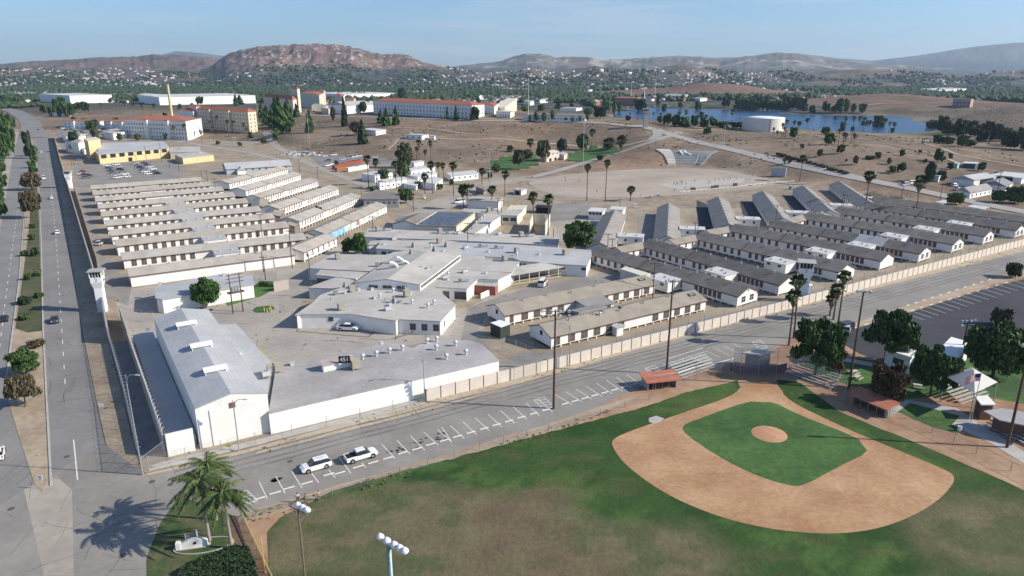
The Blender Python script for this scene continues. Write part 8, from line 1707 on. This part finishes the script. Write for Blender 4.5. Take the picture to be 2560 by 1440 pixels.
# ---- people
SKIN = mat('skin', (.36,.22,.15), .05, 3, .6); HAIR = mat('dark_hair', (.03,.02,.015), .1, 3, .7)
def skinned(name, vs, es, rs, m, parent=None, sub=1):
    me = bpy.data.meshes.new(name); me.from_pydata(vs, es, []); o = bpy.data.objects.new(name, me); COL.objects.link(o)
    md = o.modifiers.new('s', 'SKIN'); 
    for i, r_ in enumerate(rs): me.skin_vertices[0].data[i].radius = (r_, r_)
    me.skin_vertices[0].data[0].use_root = True
    if sub: s2 = o.modifiers.new('u', 'SUBSURF'); s2.levels = sub
    dg = bpy.context.evaluated_depsgraph_get(); dg.update(); ne = bpy.data.meshes.new_from_object(o.evaluated_get(dg)); bpy.data.objects.remove(o); ne.materials.clear(); ne.materials.append(m)
    ne.polygons.foreach_set('use_smooth', [True]*len(ne.polygons)); return ne
_pm = {}
def body_parts(pose):
    if pose in _pm: return _pm[pose]
    st, ar = {'stand': (.02,.10), 'walk': (.22,.28), 'look': (.06,.35)}[pose]
    V = [(0,0,.95),(0,0,1.15),(0,.0,1.38),(0,.01,1.50),(0,.0,1.60),(0,-.01,1.70)]; R_ = [.125,.115,.125,.055,.085,.075]; E_ = [(0,1),(1,2),(2,3),(3,4),(4,5)]
    for s in (-1,1):
        k = len(V); sw = st*s; V += [(s*.10,0,.88),(s*.11,-sw*.5+.02,.50),(s*.12,-sw,.09),(s*.13,-sw-.16,.035)]; R_ += [.095,.062,.042,.035]; E_ += [(0,k),(k,k+1),(k+1,k+2),(k+2,k+3)]
        k = len(V); aw = ar*-s; V += [(s*.19,0,1.40),(s*.25,aw*.3,1.13),(s*.26,-abs(ar)*.4+aw*.5,.90),(s*.26,-abs(ar)*.45+aw*.55,.82)]; R_ += [.060,.042,.032,.028]; E_ += [(2,k),(k,k+1),(k+1,k+2),(k+2,k+3)]
        hb_ = len(V)-1; hx, hy, hz = V[hb_]
        for f in range(4): k = len(V); V += [(hx+s*.005,hy+(f-1.5)*.021,hz-.05),(hx-s*.008,hy+(f-1.5)*.022-.008,hz-.05-(.03,.04,.037,.026)[f])]; R_ += [.010,.008]; E_ += [(hb_,k),(k,k+1)]
        k = len(V); V += [(hx-s*.01,hy-.045,hz-.01),(hx-s*.012,hy-.055,hz-.045)]; R_ += [.011,.009]; E_ += [(hb_,k),(k,k+1)]
    body = skinned('body', V, E_, R_, SKIN)
    sh = [(0,0,1.0),(0,0,1.18),(0,0,1.40)] ; se = [(0,1),(1,2)]; sr = [.145,.135,.145]
    for s in (-1,1): k = len(sh); aw = ar*-s; sh += [(s*.19,0,1.41),(s*.235,aw*.18,1.22)]; se += [(2,k),(k,k+1)]; sr += [.078,.066]
    tr = [(0,0,.93)]; te = []; tr_r = [.142]
    for s in (-1,1): k = len(tr); sw = st*s; tr += [(s*.10,0,.86),(s*.11,-sw*.5+.02,.50),(s*.12,-sw*.95,.14)]; te += [(0,k),(k,k+1),(k+1,k+2)]; tr_r += [.112,.082,.062]
    _pm[pose] = (body, sh, se, sr, tr, te, tr_r); return _pm[pose]
_cl = {}
def person(p, rz, pose, shirt, pants, label='', group=None, face=True):
    body, sh, se, sr, tr, te, trr = body_parts(pose); t = link('person', body, None, p, rz); tag(t, label, 'person', group)
    for nm, v, e, r_, m in (('shirt', sh, se, sr, shirt), ('trousers', tr, te, trr, pants)):
        k = (nm, pose, m.name)
        if k not in _cl: _cl[k] = skinned(nm, v, e, r_, m)
        link(nm, _cl[k], t)
    if 'hair' not in _cl:
        b = MB(); b.lathe([(.0,.115),(.06,.10),(.095,.05),(.10,0),(.085,-.05)], 12); _cl['hair'] = b.mesh('hair', [HAIR], True); b = MB()
        b.box(-.045,-.02,-.095,-.085,.0,.012); b.box(.02,.045,-.095,-.085,.0,.012); b.hexa([(-.014,-.09,-.035),(.014,-.09,-.035),(.014,-.06,-.035),(-.014,-.06,-.035),(-.008,-.10,-.01),(.008,-.10,-.01),(.008,-.06,.01),(-.008,-.06,.01)],1); b.box(-.025,.025,-.092,-.082,-.062,-.052,2); _cl['face'] = b.mesh('face', [BLACK, SKIN, mat('lip', (.25,.10,.08), .05, 1, .6)])
        b = MB(); b.tube((-.095,0,-.01),(-.085,0,-.01),.03,.03,8); b.tube((.085,0,-.01),(.095,0,-.01),.03,.03,8); _cl['ears'] = b.mesh('ears', [SKIN])
    link('hair', _cl['hair'], t, (0,.012,1.675))
    if face: link('face', _cl['face'], t, (0,0,1.655)); link('ears', _cl['ears'], t, (0,0,1.65))
    return t
SHW = mat('white_shirt', (.70,.66,.64), .05, 2, .8); TAN = mat('tan_shirt', (.42,.33,.22), .08, 2, .8); OLV = mat('khaki_trousers', (.22,.18,.12), .1, 2, .8); JEAN = mat('dark_jeans', (.05,.06,.10), .1, 2, .8); GRN = mat('grey_green_cloth', (.13,.14,.11), .1, 2, .8)
person(P(745,1257), radians(20), 'look', SHW, JEAN, 'person in a white shirt standing leftmost of three on the dirt by the outfield fence')
person(P(765,1259), radians(-60), 'walk', GRN, GRN, 'person in dull clothing in the middle of the three by the outfield fence')
person(P(798,1251), radians(60), 'stand', TAN, OLV, 'person in a tan shirt standing rightmost of three by the outfield fence')
person(P(1369,716), radians(80), 'stand', GRN, JEAN, 'person in dark clothes standing at the open door of the white van')
ps = []
for x, y in ((1413,448),(1414,456),(1448,455),(1685,461),(1690,463),(1694,462),(1705,461),(1715,462),(1737,455),(1770,455),(1774,459),(1787,452),(1797,452),(1809,450),(1820,451),(1826,449),(1712,473),(1725,473),(1732,473),(1330,446),(1492,482),(1686,478),(1882,441),(1907,445),(1602,492),(1653,414),(1703,458),(1840,450)):
    ps.append(person(T(x, y), RNG.uniform(0,6), RNG.choice(('stand','walk')), RNG.choice((JEAN, GRN, SHW)), RNG.choice((JEAN, JEAN, GRN)), group='people in the dirt yard', face=False))
ordered(ps, '{} person from the left standing in the dirt yard')
# ================================================================ AIR
b = MB(); b.box(-12500, 13500, -420, 17500, -9, 900); hz = b.obj('haze', [bpy.data.materials.new('valley_haze')]); hz['kind'] = 'stuff'; hz['label'] = 'pale even haze over the valley'
m = hz.data.materials[0]; m.use_nodes = True; n = m.node_tree; n.nodes.clear(); o_ = n.nodes.new('ShaderNodeOutputMaterial'); v = n.nodes.new('ShaderNodeVolumePrincipled')
v.inputs['Color'].default_value = (.56,.75,1.0,1); v.inputs['Density'].default_value = 4.8e-5; v.inputs['Anisotropy'].default_value = .2; n.links.new(v.outputs[0], o_.inputs['Volume'])
